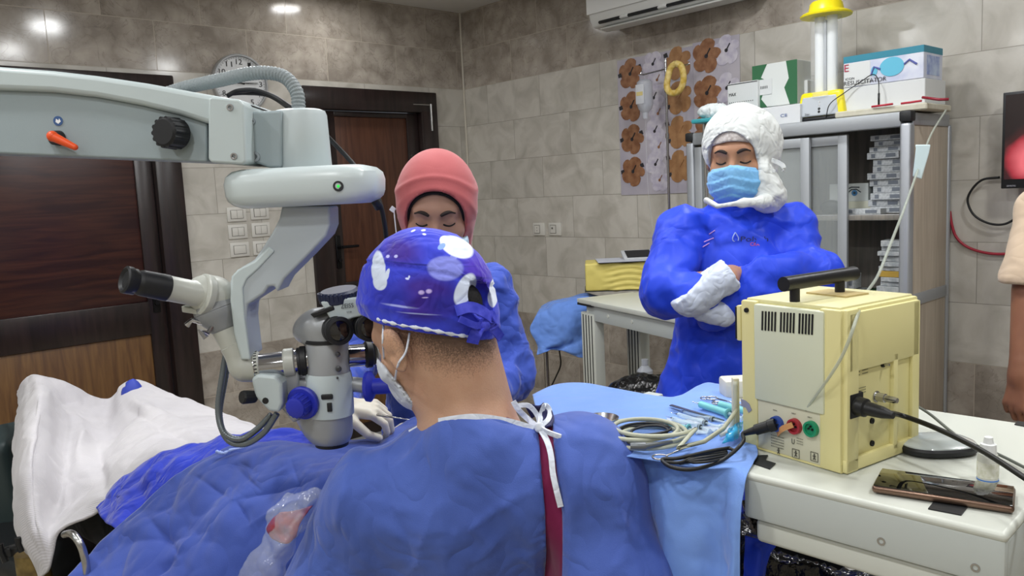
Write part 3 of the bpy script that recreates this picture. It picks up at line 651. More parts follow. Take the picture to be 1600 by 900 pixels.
def hand_fn(wr, d, n, thumb, curl=.5, s=1., spread=.12, thick=1.):
    """hand at wrist wr, pointing along d, palm facing n, thumb on the side thumb"""
    d = np.array(d, float); d /= np.linalg.norm(d); n = np.array(n, float); n -= d*(n@d); n /= np.linalg.norm(n); t = np.cross(d, n); t *= np.sign(t@np.array(thumb, float)+1e-9)
    wr = np.array(wr, float); K = [(.030, .088, .072, .0088), (.010, .092, .081, .0090), (-.010, .088, .075, .0085), (-.029, .080, .060, .0076)]
    fl = []
    for i, (o, k, L, r) in enumerate(K):
        p = wr+s*(t*o+d*k); pts = [wr+s*(t*o*.6+d*.035), p]; ang = 0; dirv = d+t*spread*o/.03
        for j, seg in enumerate((.46, .31, .23)):
            ang += curl*(.75, .95, .7)[j]*(1+.08*i); q = math.cos(ang)*dirv+math.sin(ang)*n; q /= np.linalg.norm(q); p = p+q*L*seg*s; pts.append(p)
        fl.append((pts, [r*s*thick*f for f in (1.05, 1.08, 1, .92, .8)]))
    p0 = wr+s*(t*.02+d*.022); p1 = p0+s*(t*.028+d*.03+n*.012); p2 = p1+s*(t*.010+d*.032+n*.012*(1+curl)); p3 = p2+s*(-t*.004*curl+d*.024+n*.008)
    th = ([p0, p1, p2, p3], [.015*s, .0115*s, .0098*s, .0082*s])
    def fn(P):
        a = s_cap(P, wr+s*(t*.014), wr+s*(t*.022+d*.082), .0175*s, .0125*s); b = s_cap(P, wr-s*(t*.012), wr+s*(-t*.022+d*.074), .0165*s, .0115*s)
        g = smin(a, b, .012*s); g = smin(g, s_cap(P, wr+s*d*.01, wr+s*d*.075, .016*s, .013*s), .012*s)
        for pts, rr in fl: g = smin(g, s_poly(P, pts, rr), .004*s)
        g = smin(g, s_poly(P, *th), .006*s)
        return smin(g, s_cap(P, wr-d*.03, wr+d*.012, .0265*s, .025*s), .015*s)
    return fn
def blob_mat(name, base, blobs, crease=.4, scale=12, M=MF, loc=None, col2=None, rough=.7):
    """cloth printed with patches; blobs = (centre, radii, roll in the picture plane, colour, softness)"""
    m = cloth(name, base, col2=col2, crease=crease, scale=scale, rough=rough)
    n = m.node_tree.nodes; l = m.node_tree.links; b = n['Principled BSDF']; tc = n.new('ShaderNodeTexCoord')
    src = b.inputs['Base Color'].links[0].from_socket if b.inputs['Base Color'].links else None
    yaw = AZ-PI/2
    for c, r, roll, col, soft in blobs:
        mp = n.new('ShaderNodeMapping'); mp.vector_type = 'TEXTURE'; cw = np.array(M @ Vector(c))-np.array(loc)
        mp.inputs['Location'].default_value = cw; e = (Matrix.Rotation(yaw, 3, 'Z') @ Matrix.Rotation(roll, 3, 'Y')).to_euler(); mp.inputs['Rotation'].default_value = e; mp.inputs['Scale'].default_value = r
        l.new(tc.outputs['Object'], mp.inputs[0]); ln = n.new('ShaderNodeVectorMath'); ln.operation = 'LENGTH'; l.new(mp.outputs[0], ln.inputs[0])
        mr = n.new('ShaderNodeMapRange'); mr.inputs[1].default_value = 1-soft; mr.inputs[2].default_value = 1+soft; mr.inputs[3].default_value = 1; mr.inputs[4].default_value = 0; l.new(ln.outputs['Value'], mr.inputs[0])
        mx = n.new('ShaderNodeMix'); mx.data_type = 'RGBA'; l.new(mr.outputs[0], mx.inputs['Factor'])
        if src is None: mx.inputs['A'].default_value = (*lin(base), 1)
        else: l.new(src, mx.inputs['A'])
        mx.inputs['B'].default_value = (*lin(col), 1); src = mx.outputs['Result']
    l.new(src, b.inputs['Base Color']); return m

Gn_surg = cloth('surgeon_gown_cloth', '445ba8', '4b63b0', crease=.8, scale=9, weave=.3)
Gn_asst = cloth('assistant_gown_cloth', '384fb0', '415aba', crease=.9, scale=12)
Gn_roy = cloth('royal_blue_gown_cloth', '1f3fd0', '2748d8', crease=.6, scale=9, rough=.5, sheen=.1)
M_glove = mat('latex_glove', 'cfc9bb', .45, subs=.1)
M_tie = cloth('white_tape_cloth', 'd5dbe6', crease=.3, scale=40)

# ---------------------------------------------------------------- SURGEON (back to us, bent over the microscope)
VS = 1.22
s_root = empty('person', 'surgeon seen from behind in blue gown and blue whale-print cap, bent to the microscope', 'person', D(745, 2300, 1.3)*[1, 1, 0])
Rs = frame((-.74, .58, -.32), (.60, .78, .10)); cs = D(668, 520, 1.26)
Re = axes(D(630, 588, 1.2)-D(602, 498, 1.2), z=(-.55, -.75, .1)); ec = cs+Rs@np.array([-.078, -.012, -.010])+np.array([-.006, -.010, .002])
def f_ear(P):
    d = s_ell(P, ec, (.036, .0175, .009), Re); d = np.maximum(d, -s_ell(P, ec+Re@np.array([.002, -.004, .010]), (.022, .010, .007), Re)); return smin(d, s_ell(P, ec+Re@np.array([-.016, -.004, .003]), (.019, .017, .0065), Re), .004)
def f_sh(P): return smin(head_local((P-cs)@Rs, neck=False, ears=False), f_ear(P), .006)
def f_sneck(P): return s_cap(P, D(708, 530, 1.24), D(732, 665, 1.26), .066, .080)
def f_storso(P, o=0.):
    shl, shr = D(585, 790, 1.25), D(905, 742, 1.20)
    d = s_cap(P, shl, shr, .088, .088)
    d = smin(d, s_cap(P, D(742, 696, 1.20), D(745, 780, 1.26), .068, .12), .06)
    d = smin(d, s_cap(P, D(742, 702, 1.22), D(676, 712, 1.27), .062, .052), .03)
    d = smin(d, s_cap(P, D(735, 800, 1.33), D(740, 1150, 1.36), .165, .20), .07)
    d = smin(d, s_cap(P, shl, D(520, 930, 1.27), .088, .075), .04)
    d = smin(d, s_cap(P, shr, D(962, 920, 1.14), .088, .075), .04)
    d = smin(d, s_cap(P, D(520, 930, 1.27), D(520, 800, 1.55), .075, .05), .04)
    d = smin(d, s_cap(P, D(962, 920, 1.14), D(720, 800, 1.62), .075, .05), .04)
    return d+o
hl, hr = D(520, 790, 1.56), D(700, 800, 1.62)
f_h1 = hand_fn(hl, (.25, .35, .05), (0, .2, -1), (1, 0, 0), .6); f_h2 = hand_fn(hr, (-.9, .25, .05), (0, .2, -1), (0, -1, 0), .6)
def f_sbody(P):
    d = smin(smin(f_sh(P), f_sneck(P), .03), f_storso(P, .012), .03)
    d = smin(d, s_cap(P, D(735, 1150, 1.36), D(735, 1330, 1.42), .15, .1), .06)
    return smin(smin(d, f_h1(P), .01), f_h2(P), .01)
skin_s = mat('surgeon_skin', 'c0997f', .55, col2='b68c72', nscale=18, bump=.25, bscale=350, subs=.12)
# short clipped hair on the nape: colour grows out below the cap edge
n = skin_s.node_tree.nodes; l = skin_s.node_tree.links; b = n['Principled BSDF']; tc = n.new('ShaderNodeTexCoord')
src = b.inputs['Base Color'].links[0].from_socket
mp = n.new('ShaderNodeMapping'); mp.vector_type = 'TEXTURE'; mp.inputs['Location'].default_value = W(D(722, 500, 1.2))-np.array(s_root.location); mp.inputs['Rotation'].default_value = (0, 0, AZ-PI/2); mp.inputs['Scale'].default_value = (.105, .16, .075)
l.new(tc.outputs['Object'], mp.inputs[0]); ln = n.new('ShaderNodeVectorMath'); ln.operation = 'LENGTH'; l.new(mp.outputs[0], ln.inputs[0])
nh = n.new('ShaderNodeTexNoise'); nh.inputs['Scale'].default_value = 420; nh.inputs['Detail'].default_value = 3; l.new(tc.outputs['Object'], nh.inputs[0])
ad = n.new('ShaderNodeMath'); ad.operation = 'MULTIPLY_ADD'; ad.inputs[1].default_value = .9; l.new(nh.outputs[0], ad.inputs[0]); l.new(ln.outputs['Value'], ad.inputs[2])
mr = n.new('ShaderNodeMapRange'); mr.inputs[1].default_value = 1.0; mr.inputs[2].default_value = 1.55; mr.inputs[3].default_value = .85; mr.inputs[4].default_value = 0; l.new(ad.outputs[0], mr.inputs[0])
mx = n.new('ShaderNodeMix'); mx.data_type = 'RGBA'; l.new(mr.outputs[0], mx.inputs['Factor']); l.new(src, mx.inputs['A']); mx.inputs['B'].default_value = (*lin('3a2a22'), 1); l.new(mx.outputs['Result'], b.inputs['Base Color'])
sdf('body', f_sbody, (-.75, 1.0, .35), (.50, 1.95, 1.5), .006, skin_s, s_root)
# gown with the open strip down the back
SL = [(835, 640), (842, 690), (846, 740), (851, 800), (852, 860), (848, 960), (848, 1300)]; SR = [(860, 640), (866, 690), (872, 740), (879, 800), (879, 860), (878, 960), (878, 1300)]
NK = [(600, 690), (640, 670), (664, 662), (690, 655), (740, 649), (790, 655), (832, 667), (850, 660), (900, 650), (1000, 650)]
def f_gown(P):
    px, py = proj(P); v = P[:, 1]
    d = f_storso(P)
    g = np.maximum(inter(SL, py)-px, px-inter(SR, py))*v/FOC
    g = np.where((v > 1.32) | (py < 600), 1., g)
    d = np.maximum(d, -g)
    ny = np.interp(px, [p[0] for p in NK], [p[1] for p in NK])
    neckcut = np.minimum((py-ny)*v/FOC, 1.)
    near = s_cap(P, D(735, 600, 1.25), D(740, 670, 1.27), .105)
    return np.maximum(d, np.where(near < 0.02, -neckcut, -1.)) if True else d
def dg(V):
    q = V*[1.2, 1, .75]; px, py = proj(V)
    a = .013*(crumple(q, 4.5, 3)-.4)+.006*(ridged(V*[1, 1, .6], 11, 8)-.4)
    # long drag folds running from the shoulders down to the waist
    for x0, y0, x1, y1, w_, h_ in ((700, 838, 842, 760, 5, .007), (560, 700, 520, 830, 14, .008), (640, 900, 690, 780, 9, .007), (690, 760, 700, 900, 7, .006), (760, 720, 845, 900, 10, .005), (900, 700, 890, 880, 12, .007), (940, 720, 985, 880, 10, .008), (730, 880, 800, 830, 6, .006), (600, 760, 650, 880, 10, -.007), (790, 840, 845, 900, 6, .006)):
        dx_, dy_ = x1-x0, y1-y0; L_ = math.hypot(dx_, dy_); t_ = ((px-x0)*dx_+(py-y0)*dy_)/L_/L_; sd_ = ((px-x0)*dy_-(py-y0)*dx_)/L_
        a += h_*np.exp(-np.abs(sd_+3*np.sin(t_*7))/w_)*np.clip(1-np.abs(t_-.5)*2, 0, 1)**.5
    a += 0*np.maximum(0, 1-np.abs(((px-640)*-.75+(px*0)+(py-790)*-.0+(px-650)-(py-760)*.33)/9))*(py > 720)
    w = np.clip(np.minimum(np.abs(inter(SL, py)-px), np.abs(px-inter(SR, py)))/14, .15, 1)
    return a*w*np.clip((py-650)/40, .1, 1)
def gown_and_legs(P): return smin(f_gown(P), s_cap(P, D(738, 1150, 1.36), D(690, 1900, 1.55), .2, .23), .05)
sdf('gown', gown_and_legs, (-.72, .98, .35), (.50, 1.72, 1.24), .0062, Gn_surg, s_root, disp=dg)
maroon = cloth('maroon_scrub_cloth', '6d1440', '781848', crease=.3, scale=8)
def f_scrub(P): return np.maximum(f_storso(P, .006), (np.abs(P[:, 0]-D(860, 800, 1.2)[0])-.075))
sdf('scrub_top', f_scrub, (-.02, 1.0, .45), (.20, 1.4, 1.20), .005, maroon, s_root)
m = MB(); ribbon(m, [hit(f_storso, x, y, .95, 1.6, .004) for x, y in ((826, 645), (836, 640), (850, 640), (856, 656), (852, 668))], .02, (1, 0, .4)); m.link('scrub_collar', cloth('navy_collar', '232452', crease=.2), s_root, auto=60)
m = MB(); pts = [hit(f_storso, x, y, .95, 1.6, .003) for x, y in ((640, 676), (664, 664), (690, 657), (740, 651), (790, 657), (834, 669))]; ribbon(m, pts, .0085, (0, .25, 1), .0012, 10); m.link('neck_binding', M_tie, s_root, auto=60)
m = MB(); hk = lambda x, y, o=.006: hit(f_storso, x, y, .95, 1.6, o)
ribbon(m, [hk(802, 627, .02), hk(810, 640, .018), hk(824, 654, .014), hk(841, 668, .01)], .0085, (.7, 0, .7)); ribbon(m, [hk(806, 634, .014), hk(826, 634, .02), hk(840, 650, .016), hk(843, 668, .012)], .0075, (.7, 0, .7))
ribbon(m, [hk(842, 667, .01), hk(856, 656, .014), hk(859, 642, .016), hk(852, 633, .014), hk(846, 645, .01), hk(843, 664, .009)], .0075, (1, 0, -.4)); ribbon(m, [hk(844, 668, .012), hk(858, 676, .012), hk(877, 683, .01)], .0085, (-.4, 0, 1))
ribbon(m, [hk(844, 670, .009), hk(855, 690, .007), hk(861, 712, .006), hk(864, 740, .005), hk(870, 768, .005), hk(876, 792, .004)], .0085, (1, 0, .1)); m.ell(hk(843, 668, .014), (.008, .006, .008)); m.link('neck_tie', M_tie, s_root, auto=60)
# cap
capc = (np.array([0, -.02, .034])); pA, pB = D(566, 494, VS), D(785, 531, VS); cn = np.cross(pB-pA, (0.1, 1, -.05)); cn /= np.linalg.norm(cn); cn *= np.sign(cn[2])
def f_cap0(P):
    q = (P-cs)@Rs; d = s_ell(q, (0, -.024, .050), (.098, .116, .114))
    return smin(d, s_ell(P, D(752, 505, 1.22), (.022, .03, .03)), .03)
cap_px = []
def f_cap(P):
    hh_ = hit(f_cap0, 752, 470, .95, 1.5); hole = s_ell(P, hh_, (.018, .04, .034), axes((1, 0, .25)))
    band = (P-pA)@cn
    return np.maximum(np.maximum(f_cap0(P), -band), -hole)
def dcap(V):
    px, py = proj(V); seam = np.interp(px, [560, 600, 640, 700, 745, 790], [405, 411, 415, 425, 441, 445])
    return .0032*(crumple(V, 15, 4)-.45)+.0028*np.exp(-((py-seam-3)/3.)**2)*np.sign(seam-py)+.002*np.exp(-((py-(494+(px-566)*.17)+20)/6)**2)
cap_loc = np.array(s_root.location)
def cb(x, y, rx, rz, roll, col, soft=.06, v=1.12, ry=.6): return (D(x, y, v), (rx, ry, rz), roll, col, soft)
px_ = 1.12/FOC
blobs = [cb(615, 398, .030, .018, .2, '3b2390', .5), cb(660, 470, .045, .032, 0, '38208c', .3), cb(745, 430, .03, .02, .9, '4a2fb8', .5), cb(600, 470, .03, .02, 0, '2a2fa8', .5), cb(700, 480, .03, .016, 0, '2b2796', .5), cb(690, 416, .010, .0035, -.3, '7f86dc'), cb(655, 418, .06, .0012, .11, '1c1f86', .5), cb(725, 436, .03, .0012, .3, '1c1f86', .5), cb(692, 424, .026, .017, .15, '7f86dc', .08), cb(704, 408, .005, .007, .3, '7f86dc'),
         cb(708, 392, .0265, .0125, .5, 'dfe6f4', .07), cb(688, 381, .008, .006, .6, 'dfe6f4'), cb(684, 390, .006, .004, -.5, '7fa0e8'), cb(578, 428, .0125, .026, -.15, 'c9d3e6', .07), cb(583, 448, .012, .012, -.2, 'c9d3e6', .07), cb(593, 440, .0075, .004, -.9, 'c9d3e6', .1), cb(596, 433, .003, .007, .4, 'c9d3e6', .1),
         cb(724, 458, .013, .024, .5, 'cfd9ee', .07), cb(769, 462, .006, .012, .1, 'dfe6f4'), cb(768, 478, .008, .014, .1, 'dfe6f4'),
         cb(650, 365, .0035, .0013, 0, 'dfe6f4', .2), cb(653, 371, .003, .0013, .2, 'dfe6f4', .2), cb(632, 366, .0035, .0013, -.3, 'dfe6f4', .2), cb(594, 407, .003, .0022, -.2, 'b6b6ee', .2), cb(609, 406, .003, .0022, -.2, 'b6b6ee', .2),
         cb(631, 440, .003, .0015, .2, 'c9d3f4', .2), cb(634, 437, .0015, .002, .2, 'c9d3f4', .2), cb(655, 461, .0042, .003, 0, 'b9a8e2', .3), cb(667, 459, .0042, .003, 0, 'b9a8e2', .3), cb(661, 469, .0045, .001, 0, 'b9a8e2', .3),
         cb(618, 484, .022, .0015, .12, '9aa2dd', .5), cb(650, 495, .025, .001, .1, '9aa2dd', .5)]
capmat = blob_mat('whale_print_cap_cloth', '2b37c4', blobs, crease=.35, scale=22, loc=cap_loc, col2='3a44cc')
sdf('surgical_cap', f_cap, D(540, 560, 1.05)-.02, D(810, 330, 1.45)+.02, .003, capmat, s_root, disp=dcap)
MB().ell((lambda h: h+(cs+np.array([0, 0, .03])-h)*.30)(hit(f_cap0, 750, 468, .95, 1.5)), (.03, .03, .034)).link('hair_opening', mat('dark_hair', '0e0b0b', .7, bump=.6, bscale=300), s_root)
m = MB(); pts = [hit(f_cap0, x, y, .95, 1.5, -.001) for x, y in ((590, 498), (606, 503), (630, 508), (660, 513), (690, 519), (720, 524), (742, 527))]
m.tube(smooth_path(pts, 6), [.0026*(1+.45*math.sin(i*1.7)) for i in range(6*6+1)], 8); m.link('cap_lace_edge', M_tie, s_root, auto=0, smooth=True)
m = MB(); H = lambda x, y, o: hit(f_cap0, x, y, .95, 1.5, o)
ribbon(m, [H(712, 486, .003), H(735, 480, .012), H(756, 488, .02), H(768, 500, .016), H(757, 506, .012)], .016, (0, .3, 1), .0015); ribbon(m, [H(757, 506, .01), H(744, 520, .014), (H(738, 536, .016))], .018, (1, 0, .4), .0015)
ribbon(m, [H(757, 506, .01), H(772, 514, .016), H(783, 528, .02)], .014, (.4, 0, 1), .0015); ribbon(m, [H(760, 508, .01), H(768, 490, .018), H(774, 505, .022), H(763, 512, .012)], .010, (0, .3, 1), .0015); ribbon(m, [H(757, 508, .012), H(742, 508, .018), H(718, 498, .012)], .010, (0, 0, 1), .0015); m.ell(H(757, 507, .012), (.009, .009, .010))
m.link('cap_tie', mat('cap_tie_cloth', '2832b4', .7, col2='4a50d2', nscale=60), s_root, auto=60)
# mask, ear loop, spectacle temple
def f_smask(P):
    px, py = proj(P); d = np.minimum(head_local((P-cs)@Rs, neck=False, ears=False)-.006, s_ell((P-cs)@Rs, (0, .050, -.060), (.056, .054, .058)))
    return np.maximum(d, ((px-590)*88-(py-560)*72)/114*1.25/FOC)
masks = cloth('white_mask_cloth', 'c9cfd8', crease=.3, scale=20)
sdf('face_mask', f_smask, cs-.16, cs+.16, .0035, masks, s_root, disp=lambda V: .003*(ridged(V, 16, 2)-.4))
m = MB(); m.tube(smooth_path([hit(f_sbody, x, y, .95, 1.5, .002) for x, y in ((600, 500), (598, 530), (600, 560))], 6), .0016, 8); m.tube(smooth_path([hit(f_sbody, x, y, .95, 1.5, .002) for x, y in ((640, 520), (634, 550), (622, 570), (618, 600), (628, 622))], 6), .0017, 8); m.link('mask_loop', M_tie, s_root, auto=0, smooth=True)
m = MB(); m.tube([hit(f_sbody, x, y, .95, 1.5, .004) for x, y in ((576, 492), (590, 494), (606, 499))], .0012, 6); m.link('glasses_temple', M_steel, s_root, auto=0, smooth=True)

# ---------------------------------------------------------------- ASSISTANT (coral headscarf, standing beyond the microscope)
VA = 1.88
a_root = empty('person', 'assistant in coral headscarf and blue gown, eyes lowered, behind the surgeon', 'person', D(680, 1200, 2.1)*[1, 1, 0])
Ra = frame((.02, -1, -.35), (-1, -.02, .05)); ca_ = D(677, 328, VA-.085)+np.array([0, .09, 0])
def f_ah(P): return head_local((P-ca_)@Ra, neck=True, ears=False)
def f_atorso(P):
    d = s_cap(P, D(615, 455, 2.08), D(762, 455, 2.06), .062, .062)
    d = smin(d, s_cap(P, D(690, 430, 2.06), D(690, 500, 2.08), .07, .12), .05)
    d = smin(d, s_cap(P, D(690, 520, 2.10), D(690, 1050, 2.12), .135, .20), .05)
    d = smin(d, s_cap(P, D(765, 462, 2.05), D(800, 585, 2.0), .064, .056), .04)
    d = smin(d, s_cap(P, D(800, 585, 2.0), D(700, 660, 1.72), .056, .04), .03)
    d = smin(d, s_cap(P, D(612, 462, 2.07), D(555, 560, 2.0), .062, .055), .04)
    return smin(d, s_cap(P, D(555, 560, 2.0), D(520, 655, 1.62), .055, .04), .03)
wa = D(530, 636, 1.56); f_ha = hand_fn(wa, (1, -.1, -.08), (-.1, .3, -1), (0, -1, .4), .8, s=.85, spread=.05)
wb = D(690, 668, 1.66); f_hb = hand_fn(wb, (-1, -.35, 0), (0, .2, -1), (0, -1, 0), .6)
def f_abody(P):
    d = smin(f_ah(P), f_atorso(P)+.012, .03); return smin(d, s_cap(P, D(690, 1050, 2.12), D(690, 1750, 2.15)*[1, 1, 0]+[0, 0, .1], .13, .1), .05)
skin_a = mat('assistant_skin', 'a98270', .5, col2='a17966', nscale=14, subs=.12)
lo, hi = np.array([-.62, 1.5, .05]), np.array([.2, 2.45, 1.68])
sdf('body', f_abody, lo, hi, .0068, skin_a, a_root)
sdf('gown', lambda P: np.maximum(f_atorso(P), .22-P[:, 2]), (-.62, 1.5, .2), (.25, 2.45, 1.42), .008, Gn_asst, a_root, disp=lambda V: .016*(crumple(V, 7, 2)-.45)+.005*(ridged(V, 22, 5)-.4))
def glove(fn, wr, par, r=.14, m=M_glove, h=.0032, name='glove'): sdf(name, fn, wr-r, wr+r, h, m, par)
glove(f_ha, wa+np.array([.03, 0, 0]), a_root, .15); glove(f_hb, wb, a_root, .15)
m = MB(); m.tube([D(590, 648, 1.52), D(612, 652, 1.47), D(640, 656, 1.44)], [.003, .002, .0008], 8); m.link('surgical_probe', M_steel, label='thin steel probe held in the white gloved hand', cat='surgical instrument', group=None, auto=0, smooth=True)
def f_scarf(P):
    q = (P-ca_)@Ra; d = s_ell(q, (0, -.018, .022), (.096, .12, .114)); d = smin(d, s_cap(q, (0, -.03, -.05), (0, -.03, -.20), .078, .082), .04)
    op = s_ell(q, (0, .11, -.022), (.078, .12, .098)); return np.maximum(d, -op)
def dsc(V):
    q = (V-ca_)@Ra; r = np.sqrt((q[:, 0]/.0725)**2+((q[:, 2]+.028)/.083)**2); a = .003*np.exp(-((r-1.55)/.05)**2)+.002*np.exp(-((r-1.3)/.06)**2)
    return a+.003*(ridged(V*[1, 1, .5], 16, 1)-.5)*(q[:, 2] < -.02)
scarf = cloth('coral_scarf_cloth', 'a85457', 'b05c5e', crease=.1, scale=8, weave=.2)
sdf('headscarf', f_scarf, ca_-.26, ca_+.26, .0042, scarf, a_root, disp=dsc)
def under(P):
    q = (P-ca_)@Ra; d = s_ell(q, (0, -.018, .022), (.0865, .108, .106)); return np.maximum(d, -s_ell(q, (0, .11, -.028), (.077, .11, .095)))
sdf('under_scarf', under, ca_-.16, ca_+.17, .004, mat('black_under_scarf', '151214', .8), a_root)
def f_amask(P):
    q = (P-ca_)@Ra; return np.maximum(s_ell(q, (0, .035, -.073), (.075, .074, .058)), np.maximum(.0-q[..., 1], q[..., 2]+.038+.25*np.abs(q[..., 0])))
sdf('face_mask', f_amask, ca_-.17, ca_+.17, .004, cloth('pale_blue_mask_cloth', 'a9c3d6', crease=.3, scale=20), a_root)
def face_marks(c, R, par, fn, brow='241a18'):
    def on(x, z, o=.0012):
        # march along the face axis onto the skin
        ys = np.linspace(.14, .02, 200); P = np.array([c+R@np.array([x, y, z]) for y in ys]); S = fn(P); k = np.argmax(S < 0); return c+R@np.array([x, ys[k]+o, z])
    for s in (-1, 1):
        mb = MB(); ml = MB(); lb = 'left ' if s < 0 else 'right '
        P = [on(s*x, z) for x, z in ((.013, .017), (.022, .022), (.034, .024), (.046, .019))]; mb.tube(smooth_path(P, 4), [.0018+.0026*math.sin(PI*min(1, i/12+.15)) for i in range(13)], 8)
        P = [on(s*x, z, .0006) for x, z in ((.018, -.007), (.025, -.0105), (.034, -.0115), (.044, -.0075))]; ml.tube(smooth_path(P, 4), .0021, 6)
        mb.link('eyebrow', mat('eyebrow_'+brow, brow, .8), par, auto=0, smooth=True); ml.link('eyelashes', mat('lash_black', '120e10', .7), par, auto=0, smooth=True)
face_marks(ca_, Ra, a_root, f_abody)
m = MB()
for s in (1,):
    m.tube(smooth_path([ca_+Ra@np.array(p) for p in ((.1, .0, -.0), (.097, .02, -.02), (.09, .05, -.055), (.075, .07, -.06))], 6), .0016, 6)
m.box(ca_+Ra@np.array([.103, .0, .0]), (.012, .004, .012), rot=(0, .7, 0), bev=.001); m.link('mask_loop', M_tie, a_root, auto=30)
# ---------------------------------------------------------------- STANDING WOMAN (white hood, arms folded)
VB = 2.15
w_root = empty('person', 'woman standing with folded arms in royal blue gown, white hood and light blue mask', 'person', D(1140, 1200, 2.2)*[1, 1, 0])
Rb = frame((-.42, -.9, -.14), (-.9, .42, 0)); cb_ = D(1146, 243, VB)+np.array([.02, .03, 0])
def f_bh(P): return head_local((P-cb_)@Rb, neck=True, ears=True)
SHL, SHR = D(1068, 365, 2.17), D(1232, 362, 2.20); ELL, ELR = D(1036, 455, 2.06), D(1272, 462, 2.08)
def f_bt(P):
    d = s_cap(P, SHL, SHR, .062, .066); d = smin(d, s_cap(P, D(1150, 330, 2.19), D(1150, 420, 2.18), .055, .115), .06)
    d = smin(d, s_cap(P, D(1145, 430, 2.18), D(1120, 640, 2.2), .125, .155), .05); d = smin(d, s_cap(P, D(1120, 640, 2.2), D(1118, 860, 2.2), .155, .19), .05)
    d = smin(d, s_cap(P, D(1118, 860, 2.2), D(1118, 1000, 2.2), .19, .2), .03)
    d = smin(d, s_cap(P, SHL, ELL, .066, .062), .03); d = smin(d, s_cap(P, SHR, ELR, .07, .068), .03)
    d = smin(d, s_cap(P, D(1278, 425, 2.08), D(1198, 426, 1.98), .06, .036), .02)
    return d
WR1 = D(1138, 436, 1.98)     # her right forearm crosses on top
def f_fa1(P): return s_cap(P, ELL, D(1085, 462, 1.99), .058, .05)
def f_fa2(P): return smin(s_cap(P, ELR, D(1180, 455, 2.0), .066, .055), s_cap(P, D(1180, 455, 2.0), D(1120, 488, 2.03), .055, .046), .02)
def f_gb(P): return smin(smin(f_bt(P), f_fa1(P), .02), f_fa2(P), .014)
f_hb1 = hand_fn(D(1138, 430, 2.0), (.75, .65, .05), (0, 0, -1), (-.6, 1, 0), .35, s=.95, spread=.02)
def f_bbody(P):
    d = smin(f_bh(P), f_bt(P)+.014, .03); d = smin(d, s_cap(P, ELL, WR1, .04, .027), .02); d = smin(d, f_hb1(P), .01); d = smin(d, s_cap(P, ELR, D(1100, 480, 2.05), .04, .03), .02)
    for s in (-.085, .085): d = smin(d, s_cap(P, (D(1118, 860, 2.2)*[1, 1, 0]+[s, 0, .75]), (D(1118, 860, 2.2)*[1, 1, 0]+[s, 0, .08]), .055, .045), .03)
    return d
lo, hi = np.array([.25, 1.8, .05]), np.array([1.08, 2.5, 1.72])
skin_b = mat('woman_skin', 'b08468', .5, col2='a87a5e', nscale=14, subs=.12)
sdf('body', f_bbody, lo, hi, .0068, skin_b, w_root)
def dgb(V):
    q = V*[1, 1, .8]; return .018*(crumple(q, 5, 9)-.45)+.008*(ridged(V, 12, 2)-.4)+.008*np.sin(V[:, 0]*38+2*np.sin(V[:, 2]*5))*np.clip((1.02-V[:, 2])/.2, 0, 1)
sdf('gown', lambda P: np.maximum(f_gb(P), .3-P[:, 2]), (.2, 1.75, .28), (1.12, 2.55, 1.46), .0068, Gn_roy, w_root, disp=dgb)
cuffm = cloth('white_cuff_cloth', 'cdd6e8', crease=.5, scale=18)
def f_cuff(P):
    a = s_cap(P, D(1080, 462, 1.975), D(1136, 431, 1.965), .052, .042); a = np.maximum(a, (P-D(1141, 427, 1.965))@np.array([.87, 0, .5])); a = np.maximum(a, -(P-D(1066, 470, 1.97))@np.array([.6, 0, -.75]) -.012)
    return a
sdf('cuff', f_cuff, D(1040, 520, 1.85)-.03, D(1170, 380, 2.1)+.03, .004, cuffm, w_root, disp=lambda V: .006*(crumple(V, 16, 3)-.4))
sdf('cuff', lambda P: s_cap(P, D(1100, 483, 1.985), D(1130, 491, 1.99), .030, .030), D(1060, 530, 1.9)-.03, D(1170, 440, 2.1)+.03, .004, cuffm, w_root, disp=lambda V: .006*(crumple(V, 16, 7)-.4))
# hood
def f_hood(P):
    q = (P-cb_)@Rb; d = s_ell(q, (0, -.022, .030), (.095, .118, .108)); d = smin(d, s_ell(q, (-.045, -.055, .02), (.065, .085, .085)), .03)
    d = smin(d, s_cap(q, (-.02, -.05, -.06), (-.01, -.05, -.17), .068, .078), .04)
    d = smin(d, s_cap(P, D(1190, 270, 2.12), D(1200, 305, 2.12), .030, .045), .02)
    op = s_ell(q, (.008, .115, -.03), (.0785, .12, .105)); return np.maximum(d, -op)
def dh(V):
    q = (V-cb_)@Rb; low = np.clip((.02-q[:, 2])/.05, 0, 1); return .005*(crumple(V, 9, 5)-.45)+low*(.005*(ridged(V*[1, 1, .45], 17, 3)-.45)+.002*(ridged(V, 34, 3)-.4))
hoodm = cloth('white_hood_cloth', 'd3d7d6', crease=.8, scale=16, weave=.3)
sdf('hood', f_hood, cb_-[.24, .24, .25], cb_+[.26, .24, .17], .0042, hoodm, w_root, disp=dh)
def f_net(P):
    q = (P-cb_)@Rb; d = s_ell(q, (0, -.018, .03), (.082, .108, .098)); return np.maximum(np.maximum(d, -(q[..., 2]-.047-.0*q[..., 0]+.9*np.abs(q[..., 0])**1.5)), -q[..., 1])
sdf('hair_net', f_net, cb_-.16, cb_+.16, .004, mat('hair_net', 'a39a96', .7, col2='c9c4c2', nscale=90, bump=.5, bscale=300), w_root)
m = MB(); ribbon(m, [D(1206, 250, 2.10), D(1216, 254, 2.08), D(1224, 260, 2.07), (D(1224, 268, 2.07))], .011, (0, 0, 1), .0015); ribbon(m, [D(1200, 262, 2.10), D(1211, 268, 2.09)], .008, (0, 0, 1)); m.link('hood_tie', hoodm, w_root, auto=60)
